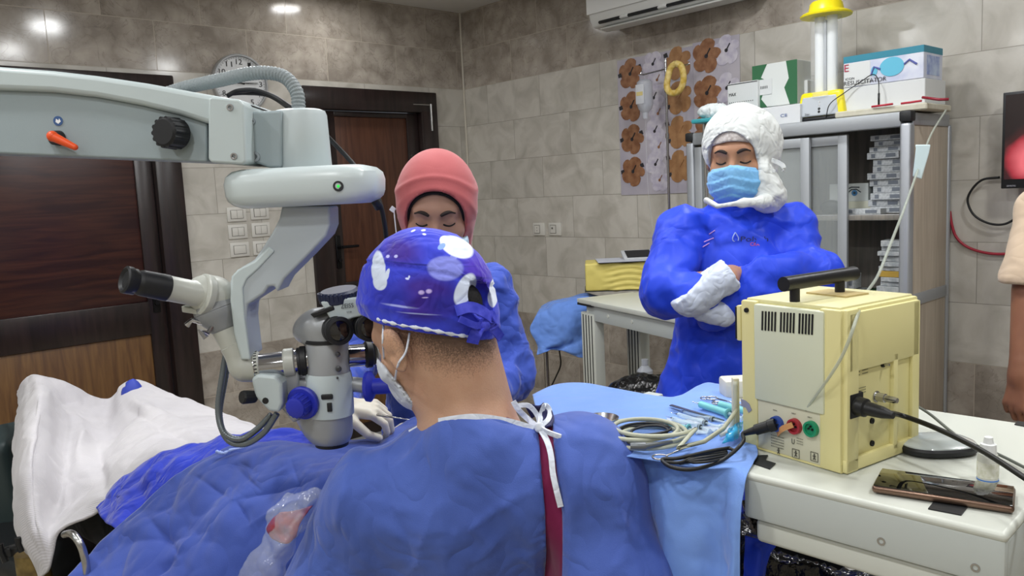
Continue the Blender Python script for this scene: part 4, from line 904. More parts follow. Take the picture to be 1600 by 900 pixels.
def f_coll(P):
    d = None
    pts = [D(1104, 312, 2.08), D(1122, 322, 2.05), D(1150, 318, 2.04), D(1185, 316, 2.06), D(1212, 312, 2.12)]
    return s_poly(P, pts, [.010, .008, .008, .018, .020])
sdf('hood_collar', f_coll, D(1080, 345, 1.98)-.02, D(1240, 290, 2.2)+.02, .004, hoodm, w_root, disp=lambda V: .005*(ridged(V*[1,1,.6], 14, 3)-.45))
# mask with pleats
def f_mk(P):
    q = (P-cb_)@Rb; d = s_ell(q, (0, .040, -.062), (.072, .079, .068)); d = smin(d, s_ell(q, (0, .06, -.030), (.04, .055, .03)), .02)
    return np.maximum(d, np.maximum(-(q[..., 1]-.005), q[..., 2]+.014+.22*np.abs(q[..., 0])))
def dmk(V):
    q = (V-cb_)@Rb; s_ = (q[:, 2]+.014+.35*np.abs(q[:, 0]))*42; return .0035*(s_-np.floor(s_))*(s_ > -4)+.004*(ridged(V, 14, 6)-.4)
sdf('face_mask', f_mk, cb_-.17, cb_+.17, .0035, cloth('sky_blue_mask_cloth', '74b0e0', '86bde8', crease=.25, scale=25), w_root, disp=dmk)
m = MB(); ww = lambda p: cb_+Rb@np.array(p)
pw = [ww((x, .1245-.9*x*x*14, -.014-.22*abs(x))) for x in (-.06, -.03, 0, .03, .06)]
m.tube(smooth_path([ww((-.062, .065, -.030)), ww((-.075, .03, -.022)), ww((-.088, -.01, -.012))], 6), .0022, 6); m.tube(smooth_path([ww((-.058, .06, -.105)), ww((-.075, .03, -.07)), ww((-.088, -.01, -.015))], 6), .0018, 6); m.link('mask_loop', M_tie, w_root, auto=0, smooth=True)
face_marks(cb_, Rb, w_root, f_bbody, brow='2c2220')
# print on the gown chest
m = MB(); f_gbd = lambda P: f_gb(P)-dgb(P)
fx = lambda x, y: hit(f_gbd, x, y, 1.7, 2.5, .002)
def press(mb, fn, v0, v1, off=.0015):
    """lay a flat print onto the folded cloth"""
    V = np.array(mb.v); px, py = proj(V); mb.v = [tuple(hit(fn, a, b, v0, v1, off)) for a, b in zip(px, py)]; return mb
ex = D(1200, 372, 2)-D(1150, 372, 2)
lettering(m, 'Polysh', fx(1157, 377), ex, (0, -.1, 1), .013, .072); press(m, f_gbd, 1.8, 2.4); m.link('gown_print', mat('navy_gown_print', '121c5c', .6), w_root, auto=0)
m = MB(); lettering(m, 'CRANE', fx(1172, 384), ex, (0, -.1, 1), .009, .04); press(m, f_gbd, 1.8, 2.4); m.link('gown_print', mat('red_print', 'c8506a', .6), w_root, auto=0)
m = MB(); p = fx(1149, 374); m.tube(smooth_path([p+[0, 0, .018], p+[-.007, 0, .004], p+[-.004, 0, -.005], p+[.006, 0, -.005], p+[.008, 0, .004], p+[0, 0, .018]], 4), .0015, 6); m.tube(smooth_path([p+[-.003, 0, -.008], p+[.02, 0, -.014], p+[.045, 0, -.012]], 4), .0015, 6); m.link('gown_emblem', mat('pale_print', 'a9bdf0', .6), w_root, auto=0)
m = MB(); 
for k, (x, y, L) in enumerate(((1100, 378, .03), (1098, 386, .02), (1108, 366, .018))): m.tube([fx(x, y), fx(x+L*500, y-6)], .0015, 6)
m.link('gown_print', mat('pink_print', 'b890d0', .6), w_root, auto=0)
sh = MB()
for s in (-.085, .085):
    c_ = D(1118, 860, 2.2)*[1, 1, 0]+[s, -.04, .035]; sh.ell(c_, (.045, .12, .035))
sh.link('shoe_covers', mat('shoe_cover_blue', '5a7ad0', .7), w_root, smooth=True, auto=0)

# ---------------------------------------------------------------- PERSON AT THE RIGHT EDGE (only forearm and hand in view)
r_root = empty('person', 'person at the right edge, only beige sleeve, bare forearm and hand visible', 'person', D(1700, 1100, 2.1)*[1, 1, 0])
cr = D(1720, 430, 2.1); cr = np.array([cr[0], cr[1], 0]); Rr = frame((-.8, .3, 0), (.3, .8, 0))
hc_ = cr+np.array([0, 0, 1.66])
wrh = D(1596, 585, 2.0); elb = D(1612, 455, 2.03); shd = D(1640, 330, 2.08)
f_hr = hand_fn(wrh, (-.18, -.05, -1), (.85, .35, 0), (-.3, -1, 0), .75)
def f_rshirt(P):
    d = s_cap(P, cr+[0, 0, 1.30], cr+[0, 0, .95], .14, .15); d = smin(d, s_cap(P, cr+[-.02, 0, 1.38], shd, .07, .075), .05); return smin(d, np.maximum(s_cap(P, shd, D(1607, 440, 2.03), .075, .066), -(P[:, 2]-D(1600, 440, 2.03)[2])), .02)
def f_rbody(P):
    d = smin(head_local((P-hc_)@Rr), f_rshirt(P)+.012, .03); d = smin(d, s_poly(P, [shd, elb, wrh], [.06, .045, .028]), .02); return smin(d, f_hr(P), .012)
sdf('body', f_rbody, (1.0, 1.7, .8), (1.85, 2.5, 1.82), .0075, mat('dark_skin', '9a6a50', .5, col2='8d5f48', nscale=12, subs=.1), r_root)
sdf('hair', lambda P: np.maximum(s_ell((P-hc_)@Rr, (0, -.022, .036), (.081, .10, .092)), -((P-hc_)@Rr)@np.array([0, -.55, .83])+.012), hc_-.17, hc_+.17, .006, mat('short_black_hair', '17120f', .8, bump=.6, bscale=200), r_root)
sdf('shirt', f_rshirt, (1.0, 1.7, .78), (1.85, 2.5, 1.56), .009, cloth('beige_shirt_cloth', 'c9b39a', crease=.4), r_root, disp=lambda V: .008*(crumple(V, 7)-.4))
def f_rtr(P):
    d = s_cap(P, cr+[0, 0, .95], cr+[0, 0, .85], .13)
    for s in (-.09, .09): d = smin(d, s_cap(P, cr+[s, 0, .85], cr+[s, 0, .12], .085, .055), .03)
    return d
sdf('trousers', f_rtr, (1.0, 1.7, .03), (1.85, 2.5, 1.12), .011, cloth('grey_trouser_cloth', '4a4c52', crease=.4), r_root)
m = MB(); [m.ell(cr+[s-.04, .02, .045], (.12, .05, .045)) for s in (-.09, .09)]; m.link('shoes', M_rub, r_root, auto=0, smooth=True)
# ================================================================ PATIENT, BED, DRAPES
M_vinyl = mat('dark_green_vinyl', '2e3b3c', .45, bump=.1, bscale=60)
M_vblack = mat('black_vinyl', '16191c', .45, bump=.15, bscale=50)
# bed: runs from under the microscope away to the left; BA head end, BB foot end
BA, BB = np.array([-.22, 1.50, 0]), np.array([-1.50, 2.42, 0])
bd = (BB-BA)/np.linalg.norm(BB-BA); bn = np.array([-bd[1], bd[0], 0]); bl = np.linalg.norm(BB-BA)      # bn points to the camera side? (left hand of bd)
if bn[1] > 0: bn = -bn
MBd = Matrix(((bd[0], bn[0], 0, BA[0]), (bd[1], bn[1], 0, BA[1]), (0, 0, 1, 0), (0, 0, 0, 1))); MBw = MF @ MBd
bed = empty('operating_bed', 'black padded operating bed on a steel column under the white blanket', 'bed', (BA+BB)/2)
def lk(m, name, mt, root, **k): return m.link(name, mt, root, M=MBw, **k)
m = MB(); m.box((bl/2, 0, .57), (bl-.06, .56, .09), bev=.03, seg=4); lk(m, 'mattress', M_vblack, bed)
m = MB(); m.box((bl/2, 0, .505), (bl-.12, .5, .04), bev=.01); lk(m, 'bed_frame', M_steel, bed)
m = MB(); m.box((bl*.5, 0, .27), (.30, .26, .46), bev=.02); m.box((bl*.5, 0, .05), (.9, .44, .09), bev=.03); lk(m, 'bed_column', M_steel, bed)
m = MB(); pts = smooth_path([D(101, 835, 1.50), D(112, 834, 1.46), D(123, 846, 1.44), D(131, 866, 1.44), D(136, 900, 1.44), D(136, 980, 1.46)], 6); m.tube(pts, .007, 14); m.link('side_rail', M_steel, bed, auto=0, smooth=True)
# cushion and clamp at the left
c1 = empty('leg_cushion', 'dark green padded cushion beside the white blanket at the left edge', 'cushion', D(0, 760, 1.95)*[1, 1, 0]+[0, 0, 0])
def f_cu(P):
    q = (P-D(-70, 765, 2.35))@axes((1, .25, .12)); b = np.abs(q)-np.array([.19, .12, .11]); return np.linalg.norm(np.maximum(b, 0), axis=-1)+np.minimum(b.max(-1), 0)-.035
sdf('cushion_pad', f_cu, D(-70, 765, 2.35)-.3, D(-70, 765, 2.35)+.3, .009, M_vinyl, c1)
m = MB(); m.tube([D(-70, 790, 2.4), D(-90, 1050, 2.4)], .02, 12); q = D(-90, 1050, 2.4); m.tube([q, [q[0], q[1], .03]], .02, 12); m.lathe([q[0], q[1], 0], (0, 0, 1), [(0, .16), (.02, .155), (.035, .03)], 32); m.link('cushion_post', M_bkpl, c1)
cl = empty('rail_clamp', 'small black clamp with wing knobs at the lower left edge', 'clamp', D(12, 860, 1.75))
m = MB(); m.tube([D(-12, 866, 1.75), D(30, 852, 1.75)], .007, 12); m.box(D(14, 862, 1.75), (.02, .02, .022), bev=.004); m.link('clamp_body', M_bkpl, cl)
m = MB(); m.tube([D(0, 850, 1.74), D(2, 862, 1.74), D(9, 878, 1.74)], [.007, .006, .007], 10); m.link('wing_knob', M_bkpl, cl)
m = MB(); m.tube([D(28, 840, 1.74), D(29, 850, 1.74), D(34, 862, 1.74)], [.007, .006, .006], 10); m.link('wing_knob', M_bkpl, cl)
ps = empty('bed_post', 'worn yellow-brown post under the hanging white blanket', 'post', D(52, 1000, 1.8)*[1, 1, 0])
m = MB(); p0 = D(48, 862, 1.8); m.tube([p0, [p0[0]+.03, p0[1], .0]], [.035, .05], 16); m.link('post_shaft', mat('old_brass_paint', '8a7440', .5, col2='5d4b28', nscale=30), ps)

# the patient under the sheets
pt = empty('person', 'patient lying under white blanket and blue drapes, one blue shoe cover showing', 'person', (BA+BB)/2)
def bp_(t, s, z): return BA+bd*t*bl+bn*s+np.array([0, 0, z-.17])
skin_p = mat('patient_skin', '9d7357', .5, col2='92694f', nscale=12)
def f_pb(P):
    d = s_ell(P, bp_(.02, 0, .90), (.10, .08, .09)); d = smin(d, s_cap(P, bp_(.12, 0, .88), bp_(.2, 0, .88), .05), .04)
    d = smin(d, s_cap(P, bp_(.24, .1, .88), bp_(.24, -.1, .88), .085), .05); d = smin(d, s_cap(P, bp_(.3, 0, .89), bp_(.5, 0, .89), .10, .10), .06)
    for s in (-.09, .09): d = smin(d, s_poly(P, [bp_(.52, s, .89), bp_(.76, s*1.1, .90), bp_(.90, s*1.0, .84)], [.075, .055, .038]), .03)
    for s in (-.12, .12): d = smin(d, s_poly(P, [bp_(.24, s, .86), bp_(.4, s*1.2, .84), bp_(.54, s*1.0, .84)], [.05, .04, .03]), .03)
    return d
sdf('body', f_pb, (-1.75, 1.2, .55), (.0, 2.7, .92), .012, skin_p, pt)
sdf('trousers', lambda P: np.maximum(f_pb(P)-.012, .22*bl-((P-BA)@bd)), (-1.75, 1.2, .52), (.0, 2.7, .95), .012, cloth('dark_trouser_cloth', '15181c', crease=.4), pt)
foot = D(207, 610, 2.5)
m = MB(); m.tube(smooth_path([foot-[0, 0, .16], foot-[0, 0, .06], foot+[-.002, 0, .012], foot+[-.012, 0, .030]], 5), [.035]*8+[.034, .032, .028, .024, .02, .017, .012, .008], 18); m.link('shoe_cover', mat('blue_shoe_cover', '3244a8', .6), pt, auto=0, smooth=True)
# royal blue patient gown peeping out between blanket and drape
C = [[D(150, 792, 1.72), D(200, 738, 1.74), D(262, 704, 1.74), (D(330, 684, 1.72)), D(400, 676, 1.68), D(470, 680, 1.64), D(560, 695, 1.62), D(640, 700, 1.6)],
     [D(160, 812, 1.60), D(215, 765, 1.62), D(275, 728, 1.62), D(340, 706, 1.60), D(410, 692, 1.58), D(480, 694, 1.56), D(560, 705, 1.54), D(640, 712, 1.5)],
     [D(182, 828, 1.52), D(240, 795, 1.54), D(300, 760, 1.54), D(360, 735, 1.52), D(425, 715, 1.5), D(490, 712, 1.48), D(560, 716, 1.46), D(640, 722, 1.45)],
     [D(215, 860, 1.46), D(270, 830, 1.46), D(330, 800, 1.46), D(390, 770, 1.44), D(445, 745, 1.42), D(500, 735, 1.42), D(560, 735, 1.42), D(640, 740, 1.42)]]
sheet('patient_gown', C, 110, 40, cloth('patient_gown_cloth', '2338b8', '2c42c4', crease=.7, scale=14), pt, amp=.018, s=7, sd=4)
m = MB(); m.tube(smooth_path([D(337, 705, 1.555), D(350, 708, 1.545), D(362, 703, 1.545), D(384, 699, 1.54)], 6), [.0012, .004, .002, .004, .003, .0035, .002, .004, .0035, .003, .002, .004, .0035, .003, .0025, .002, .002, .001, .001], 6); m.link('gown_print', mat('pale_blue_print', '9fb4ee', .6), pt, auto=0, smooth=True)

# white blanket
bl_m = cloth('white_blanket_cloth', 'c9c6c9', 'c0bdc1', crease=.15, scale=7, rough=.9, sheen=.3)
n = bl_m.node_tree.nodes; l = bl_m.node_tree.links; b = n['Principled BSDF']; tc = n.new('ShaderNodeTexCoord'); wv = n.new('ShaderNodeTexWave'); wv.inputs['Scale'].default_value = 75; wv.bands_direction = 'DIAGONAL'; wv.inputs['Distortion'].default_value = .4; l.new(tc.outputs['Object'], wv.inputs[0])
b2 = n.new('ShaderNodeBump'); b2.inputs['Strength'].default_value = .25; b2.inputs['Distance'].default_value = .002; l.new(wv.outputs['Fac'], b2.inputs['Height']); l.new(b.inputs['Normal'].links[0].from_socket, b2.inputs['Normal']); l.new(b2.outputs[0], b.inputs['Normal'])
C = [[D(30, 612, 2.55), D(45, 592, 2.5), D(62, 588, 2.45), D(105, 602, 2.5), D(166, 623, 2.6), D(188, 604, 2.6), D(212, 596, 2.6), D(262, 613, 2.5), D(335, 642, 2.3), D(400, 665, 2.15), D(480, 688, 2.0), D(560, 700, 1.9)],
     [D(26, 650, 2.35), D(44, 625, 2.25), D(66, 618, 2.18), D(105, 650, 2.35), D(166, 655, 2.45), D(192, 632, 2.4), D(220, 625, 2.35), D(270, 640, 2.3), D(340, 655, 2.15), D(405, 669, 2.0), D(480, 689, 1.9), D(560, 701, 1.8)],
     [D(22, 690, 2.2), D(38, 672, 2.02), D(62, 668, 1.98), D(100, 700, 2.1), D(158, 690, 2.2), D(200, 665, 2.2), D(232, 655, 2.15), D(280, 660, 2.1), D(345, 667, 2.0), D(410, 673, 1.9), D(480, 690, 1.8), D(560, 702, 1.72)],
     [D(21, 735, 2.05), D(34, 725, 1.86), D(58, 725, 1.84), D(96, 748, 1.95), D(150, 722, 2.0), D(196, 692, 2.0), D(236, 678, 1.96), D(282, 674, 1.92), D(345, 675, 1.86), D(412, 677, 1.8), D(482, 691, 1.72), D(560, 704, 1.66)],
     [D(20, 780, 1.96), D(34, 778, 1.78), D(58, 780, 1.76), D(92, 790, 1.84), D(144, 755, 1.84), D(196, 716, 1.84), D(240, 695, 1.82), D(285, 686, 1.80), D(345, 681, 1.76), D(412, 680, 1.72), D(482, 692, 1.66), D(560, 706, 1.62)],
     [D(30, 840, 1.88), D(42, 836, 1.72), D(62, 832, 1.70), D(88, 824, 1.74), D(142, 782, 1.74), D(196, 738, 1.76), D(244, 712, 1.76), D(288, 697, 1.74), D(345, 688, 1.72), D(412, 683, 1.70), D(482, 693, 1.64), D(560, 708, 1.60)],
     [D(60, 910, 1.82), D(66, 900, 1.70), D(76, 886, 1.68), D(92, 832, 1.70), D(146, 802, 1.70), D(200, 759, 1.72), D(250, 727, 1.72), D(292, 708, 1.70), D(348, 691, 1.69), D(415, 685, 1.68), D(482, 694, 1.62), D(560, 710, 1.58)]]
def ble(G):
    Q = G.reshape(-1, 3); px, py = proj(Q); o = 0
    for x0, y0, x1, y1, w, h in ((58, 600, 60, 760, 12, .02), (110, 640, 130, 740, 16, -.03), (130, 745, 210, 640, 9, .016), (145, 660, 112, 745, 22, -.02), (160, 770, 150, 690, 10, .014), (200, 640, 300, 690, 8, .012), (205, 625, 290, 665, 6, -.010), (260, 700, 400, 672, 7, .008), (80, 800, 180, 735, 10, .010), (40, 700, 60, 860, 9, .012)):
        dx, dy = x1-x0, y1-y0; L = math.hypot(dx, dy); t = ((px-x0)*dx+(py-y0)*dy)/L/L; s = ((px-x0)*dy-(py-y0)*dx)/L
        o = o+h*np.exp(-(s/w)**2)*np.clip(1-np.abs(t-.5)*1.7, 0, 1)**.7
    return o.reshape(G.shape[:2])
ob = sheet('white_blanket', C, 240, 150, bl_m, amp=.012, s=4.5, sd=12, extra=ble, thick=.006, label='white ribbed cotton blanket over the patient\'s raised legs', cat='blanket')
# surgical drape
C = [[D(104, 905, 1.44), D(150, 853, 1.50), D(222, 789, 1.54), D(280, 737, 1.57), D(346, 701, 1.58), D(420, 690, 1.58), D(500, 692, 1.57), D(580, 680, 1.58), D(650, 650, 1.62), D(720, 640, 1.66)],
     [D(150, 935, 1.36), D(200, 880, 1.42), D(262, 815, 1.46), D(316, 764, 1.48), D(372, 728, 1.50), D(440, 708, 1.49), D(510, 708, 1.47), D(585, 705, 1.47), D(650, 690, 1.52), D(720, 690, 1.56)],
     [D(205, 975, 1.28), D(250, 915, 1.34), D(305, 850, 1.38), D(355, 797, 1.40), D(400, 758, 1.41), D(462, 733, 1.40), D(525, 735, 1.38), D(592, 740, 1.38), D(655, 745, 1.44), D(720, 750, 1.5)],
     [D(260, 1020, 1.24), D(300, 960, 1.29), D(350, 893, 1.32), D(395, 840, 1.34), D(432, 797, 1.35), D(488, 770, 1.34), D(545, 775, 1.33), D(605, 785, 1.34), D(660, 795, 1.4), D(720, 800, 1.46)],
     [D(300, 1090, 1.22), D(345, 1030, 1.26), D(395, 960, 1.29), D(432, 895, 1.30), D(462, 845, 1.31), D(512, 825, 1.31), D(560, 830, 1.32), D(610, 840, 1.33), D(660, 850, 1.38), D(720, 860, 1.44)],
     [D(330, 1200, 1.24), D(375, 1130, 1.27), D(425, 1050, 1.29), D(462, 970, 1.30), D(490, 905, 1.30), D(530, 890, 1.31), D(570, 890, 1.32), D(615, 900, 1.33), D(660, 910, 1.38), D(720, 920, 1.44)]]
def dre(G):
    Q = G.reshape(-1, 3); px, py = proj(Q); o = 0
    def cr(x0, y0, x1, y1, w, h):
        dx, dy = x1-x0, y1-y0; L = math.hypot(dx, dy); t = ((px-x0)*dx+(py-y0)*dy)/L/L; s = ((px-x0)*dy-(py-y0)*dx)/L
        return h*np.exp(-np.abs(s)/w)*np.clip(1-np.abs(t-.5)*2, 0, 1)**.6
    o = cr(400, 735, 372, 722, 4, .004)+cr(365, 725, 405, 765, 7, .008)+cr(365, 780, 500, 745, 9, .012)+cr(365, 780, 390, 820, 7, .012)+cr(390, 820, 490, 770, 12, -.012)+cr(225, 800, 280, 870, 9, .012)+cr(270, 870, 300, 830, 6, -.009)+cr(270, 868, 230, 905, 8, .012)+cr(300, 740, 360, 780, 8, .008)+cr(450, 700, 470, 780, 8, .006)+cr(180, 850, 330, 830, 16, .01)
    return o.reshape(G.shape[:2])
dr_m = cloth('surgical_drape_cloth', '334794', '3a509e', crease=.8, scale=8, weave=.3)
sheet('surgical_drape', C, 240, 150, dr_m, amp=.014, s=5, sd=21, extra=dre, label='creased dark blue surgical drape spread over the patient below the microscope', cat='drape')
# clear plastic bag on the drape with a red glint
M_clear = mat('clear_film', 'dfe4ea', .12, alpha=.13, spec=.8, bump=.6, bscale=25, bdist=.01)
C = [[D(452, 772, 1.26), D(470, 768, 1.25), D(490, 765, 1.25), D(505, 765, 1.25)], [D(420, 800, 1.24), D(448, 800, 1.21), D(475, 800, 1.21), D(495, 800, 1.24)], [D(408, 840, 1.23), D(435, 848, 1.19), D(450, 850, 1.19), D(462, 850, 1.22)], [D(372, 895, 1.22), D(400, 895, 1.18), D(425, 900, 1.18), D(442, 905, 1.2)], [D(340, 960, 1.22), D(370, 960, 1.18), D(400, 960, 1.18), D(430, 960, 1.2)]]
sheet('plastic_bag', C, 40, 60, M_clear, amp=.012, s=16, sd=2, thick=.0006, label='clear plastic drainage bag lying on the dark blue drape by the surgeon\'s arm', cat='bag')
C = [[D(436, 800, 1.228), D(458, 798, 1.222), D(488, 790, 1.22)], [D(416, 825, 1.222), D(440, 826, 1.216), D(470, 815, 1.215)], [D(424, 842, 1.222), D(448, 850, 1.214), D(462, 840, 1.215)]]
sheet('red_reflection_sheet', C, 24, 20, mat('painted_red_reflection', '963c4a', .5, col2='5e3c6c', nscale=40), amp=.008, s=20, label='crumpled red sheet painted as the reddish reflection in the clear plastic bag', cat='painted reflection')  # red sheet whose colour stands in for the reddish reflection in the bag

# stool under the surgeon
so_ = W(D(745, 1330, 1.40)); st_ = bpy.data.objects.new('round_stool', None); sc.collection.objects.link(st_); st_.location = (so_[0], so_[1], 0); tag(st_, 'black round swivel stool carrying the bent surgeon', 'stool')
zs_ = so_[2]-.11; MB().lathe((so_[0], so_[1], zs_), (0, 0, 1), [(-.05, .15), (-.045, .17), (-.01, .17), (0, .15)], 36).link('stool_seat', M_vblack, st_, M=I4)
MB().lathe((so_[0], so_[1], 0), (0, 0, 1), [(.03, .05), (.05, .025), (zs_-.05, .02)], 20).link('stool_column', M_chrome, st_, M=I4)
for k in range(5): a = 2*PI*k/5; MB().tube([(so_[0], so_[1], .06), (so_[0]+.24*math.cos(a), so_[1]+.24*math.sin(a), .04), (so_[0]+.24*math.cos(a), so_[1]+.24*math.sin(a), 0)], .015, 10).link('stool_leg', M_chrome, st_, M=I4)
# ================================================================ CONSOLE TABLE AND WHAT STANDS ON IT
TZ = 1.10
T0 = Z(1159, 737, TZ); T1 = Z(1574, 836, TZ); tu = T1-T0; tu /= np.linalg.norm(tu); tn = np.array([-tu[1], tu[0], 0])      # tu along the front edge to the right, tn away
MT = Matrix(((tu[0], tn[0], 0, T0[0]), (tu[1], tn[1], 0, T0[1]), (0, 0, 1, 0), (0, 0, 0, 1))); MTw = MF @ MT; MTi = np.array(MT.inverted())
def tl(p): return (MTi @ np.append(np.array(p, float), 1))[:3]      # F point -> table frame
def tp(px, py, z=TZ): return tl(Z(px, py, z))
M_tab = mat('console_cream_enamel', 'c9ccc4', .38, col2='c4c7be', nscale=3)
M_tab2 = mat('console_grey_enamel', 'b9bfbc', .42)
Lr = tp(1574, 836)[0]; dpt = tp(1500, 646)[1]
tb = empty('console_table', 'wide cream metal equipment table with dark corner pads, holding the yellow unit', 'table', T0*[1, 1, 0])
def tk(m, name, mt, root, **k): return m.link(name, mt, root, M=MTw, **k)
tpoly = [(-.30, .0), (Lr, .0), (Lr, dpt), tuple(tp(1400, 632)[:2]), tuple(tp(1180, 612)[:2]), tuple(tp(1100, 634)[:2]), tuple(tp(1035, 624)[:2]), tuple(tp(908, 604)[:2]), tuple(tp(868, 607)[:2]), tuple(tp(842, 622)[:2])]
m = MB(); m.prism([(x, y, TZ-.012) for x, y in tpoly][::-1], [(x, y, TZ) for x, y in tpoly][::-1]); bevm(tk(m, 'table_top', M_tab, tb), .010, 4)
m = MB(); m.box((Lr/2, .009, TZ-.036), (Lr-.002, .016, .060), bev=.006); tk(m, 'front_fascia', M_tab2, tb)
m = MB(); m.box((Lr/2+.006, .018, TZ-.084), (Lr-.016, .016, .034), bev=.007, seg=3); tk(m, 'lower_fascia', M_tab, tb)
m = MB(); m.box((Lr-.006, dpt/2, TZ-.055), (.012, dpt-.02, .09), bev=.003); tk(m, 'side_fascia', M_tab2, tb)
m = MB()
for x in (-.45, Lr-.06):
    for y in (.04, dpt-.05): m.box((x, y, (TZ-.04)/2), (.04, .04, TZ-.05), bev=.004)
m.box(((Lr-.5)/2, dpt-.05, .3), (Lr+.4, .03, .04)); tk(m, 'table_frame', M_tab2, tb)
for x, y in ((1378, 845), (1525, 886)):
    q = D(x, y, 1.0); s_ = ray(x, y); t = ( .003-tl([0, 0, CH])[1])/( (tl([0, 0, CH]+s_)-tl([0, 0, CH]))[1]); q = tl(np.array([0, 0, CH])+s_*t)
    MB().lathe(q, (0, -1, 0), [(-.001, .0055), (.003, .005), (.003, .003), (.001, .0025)], 16).link('table_screw', M_steel, tb, M=MTw)
padm = mat('black_corner_pad', '1c1e20', .5)
for k, pts in enumerate([[(1168, 722), (1180, 713), (1200, 712), (1196, 720), (1212, 725), (1203, 734)], [(1450, 796), (1459, 785), (1512, 793), (1502, 806)], [(1585, 664), (1590, 659), (1625, 664), (1620, 671)]]):
    a = [tp(x, y, TZ+.0002) for x, y in pts][::-1]; MB().prism([p+[0, 0, .0015] for p in a][::-1], a[::-1]).link('corner_pad', padm, tb, M=MTw)

# blue instrument cloth: table in the middle, draped over the front
CL = cloth('light_blue_sheet_cloth', '7196dd', '7a9ee2', crease=.28, scale=7, weave=.2)
e = .006
C = [[Z(832, 617, TZ+.0), Z(868, 601, TZ+e), Z(908, 598, TZ+e), Z(960, 607, TZ+e), Z(1030, 619, TZ+e), Z(1062, 618, TZ+.008), D(1104, 598, 1.62), D(1150, 606, 1.60), D(1170, 620, 1.5)],
     [Z(838, 640, TZ+e), Z(880, 628, TZ+e), Z(925, 628, TZ+e), Z(975, 634, TZ+e), Z(1030, 641, TZ+e), Z(1080, 640, TZ+e), Z(1115, 632, TZ+.012), Z(1150, 640, TZ+.01), Z(1165, 645, TZ+e)],
     [Z(850, 668, TZ+e), Z(895, 663, TZ+e), Z(945, 662, TZ+e), Z(995, 666, TZ+e), Z(1045, 671, TZ+e), Z(1090, 670, TZ+e), Z(1125, 668, TZ+e), Z(1160, 672, TZ+e), Z(1172, 675, TZ+e)],
     [Z(925, 694, TZ+e), Z(945, 692, TZ+e), Z(975, 692, TZ+e), Z(1020, 697, TZ+e), Z(1060, 702, TZ+e), Z(1100, 703, TZ+e), Z(1140, 700, TZ+e), Z(1170, 702, TZ+e), Z(1184, 705, TZ+e)],
     [Z(950, 714, TZ+e), Z(975, 713, TZ+e), Z(1000, 716, TZ+e), Z(1040, 722, TZ+e), Z(1075, 728, TZ+e), Z(1110, 731, TZ+e), Z(1140, 728, TZ+e), Z(1165, 724, TZ+e), Z(1178, 721, TZ+e)]]
def edge(p, out, z): return np.array([p[0], p[1], 0])+(-tn*out)+np.array([0, 0, z])
fr = [np.array(MT @ Vector((x, 0, 0))) for x in (-.24, -.21, -.18, -.145, -.105, -.06, -.03, .0, .012)]
C.append([edge(p, .010, TZ-.004) for p in fr]); 
C.append([edge(p, .018+.010*math.sin(i*1.9), TZ-.045) for i, p in enumerate(fr)])
C.append([edge(p, .022+.018*math.sin(i*1.9), TZ-.13) for i, p in enumerate(fr)])
C.append([edge(p, .022+.024*math.sin(i*1.9+.3), TZ-.26) for i, p in enumerate(fr)])
def bump_c(G):
    w = np.clip((TZ-.0-G[..., 2])/.04, 0, 1); return w*.009*(crumple(G, 8, 7)-.4)
sheet('instrument_cloth', C, 150, 150, CL, amp=.0012, s=8, sd=30, extra=bump_c, thick=.0015, label='light blue sterile cloth spread over the instrument end of the table and hanging down', cat='sheet')
# hanging fold at the edge of the cream table and folded loose end of cloth
# yellow diathermy unit
YB = mat('yellow_painted_steel', 'dfd79c', .42, col2='d9d094', nscale=4); YP = mat('pale_green_grey_panel', 'cfd3bc', .5); YL = mat('lower_cream_panel', 'c8c6b0', .5)
yl, yf, yr = tp(1163, 695), tp(1316, 741), tp(1402, 691)
du = yf-yl; wY = 0.215; du /= np.linalg.norm(du); dv_ = yr-yf; dY = np.linalg.norm(dv_); dv_ = np.array([-du[1], du[0], 0])
MY = MTw @ Matrix(((du[0], dv_[0], 0, yf[0]-du[0]*0), (du[1], dv_[1], 0, yf[1]), (0, 0, 1, TZ+.001), (0, 0, 0, 1)))
wY = np.linalg.norm(yf-yl); dY = abs((yr-yf)@dv_)
_my = np.array(MY.inverted() @ MF)
def yb(px, py, face):
    """pixel to a point on the unit's left-front face ('f': y=0) or right side ('s': x=0)"""
    o = _my @ np.array([0, 0, CH, 1]); d = _my[:3, :3] @ ray(px, py); k = 1 if face == 'f' else 0; t = -o[k]/d[k]; return o[:3]+d*t
hY = yb(1306, 487, 's')[2]
print('YELLOW', wY, dY, hY, Lr, dpt, yb(1157, 480, 'f'), yb(1400, 455, 's'), yb(1285, 735, 'f'))
yu = bpy.data.objects.new('diathermy_unit', None); sc.collection.objects.link(yu); yu.location = MY @ Vector((-wY/2, dY/2, 0)); tag(yu, 'pale yellow metal surgical unit with black carrying handle and coloured sockets', 'medical device')
def yk(m, name, mt, par=None, **k): return m.link(name, mt, par or yu, M=MY, **k)
m = MB(); m.box((-wY/2, dY/2, hY/2+.004), (wY-.004, dY-.004, hY-.012), bev=.003); yk(m, 'case', YB)
m = MB()      # yellow side cheeks
m.box((-.0165, .001, hY/2), (.033, .010, hY), bev=.003); m.box((-.0045, dY/2, hY/2), (.012, dY, hY), bev=.003); m.box((-wY+.0145, .001, hY*.5), (.029, .010, hY), bev=.003); m.box((-wY/2, .004, .006), (wY, .012, .012)); yk(m, 'corner_cheeks', YB)
m = MB(); m.box((-wY/2+.001, -.001, hY*.665), (wY-.050, .012, hY*.64), bev=.003); yk(m, 'upper_panel', YP)
m = MB(); m.box((-wY/2-.001, .000, hY*.18), (wY-.060, .006, hY*.33), bev=.001); yk(m, 'lower_panel', YL)
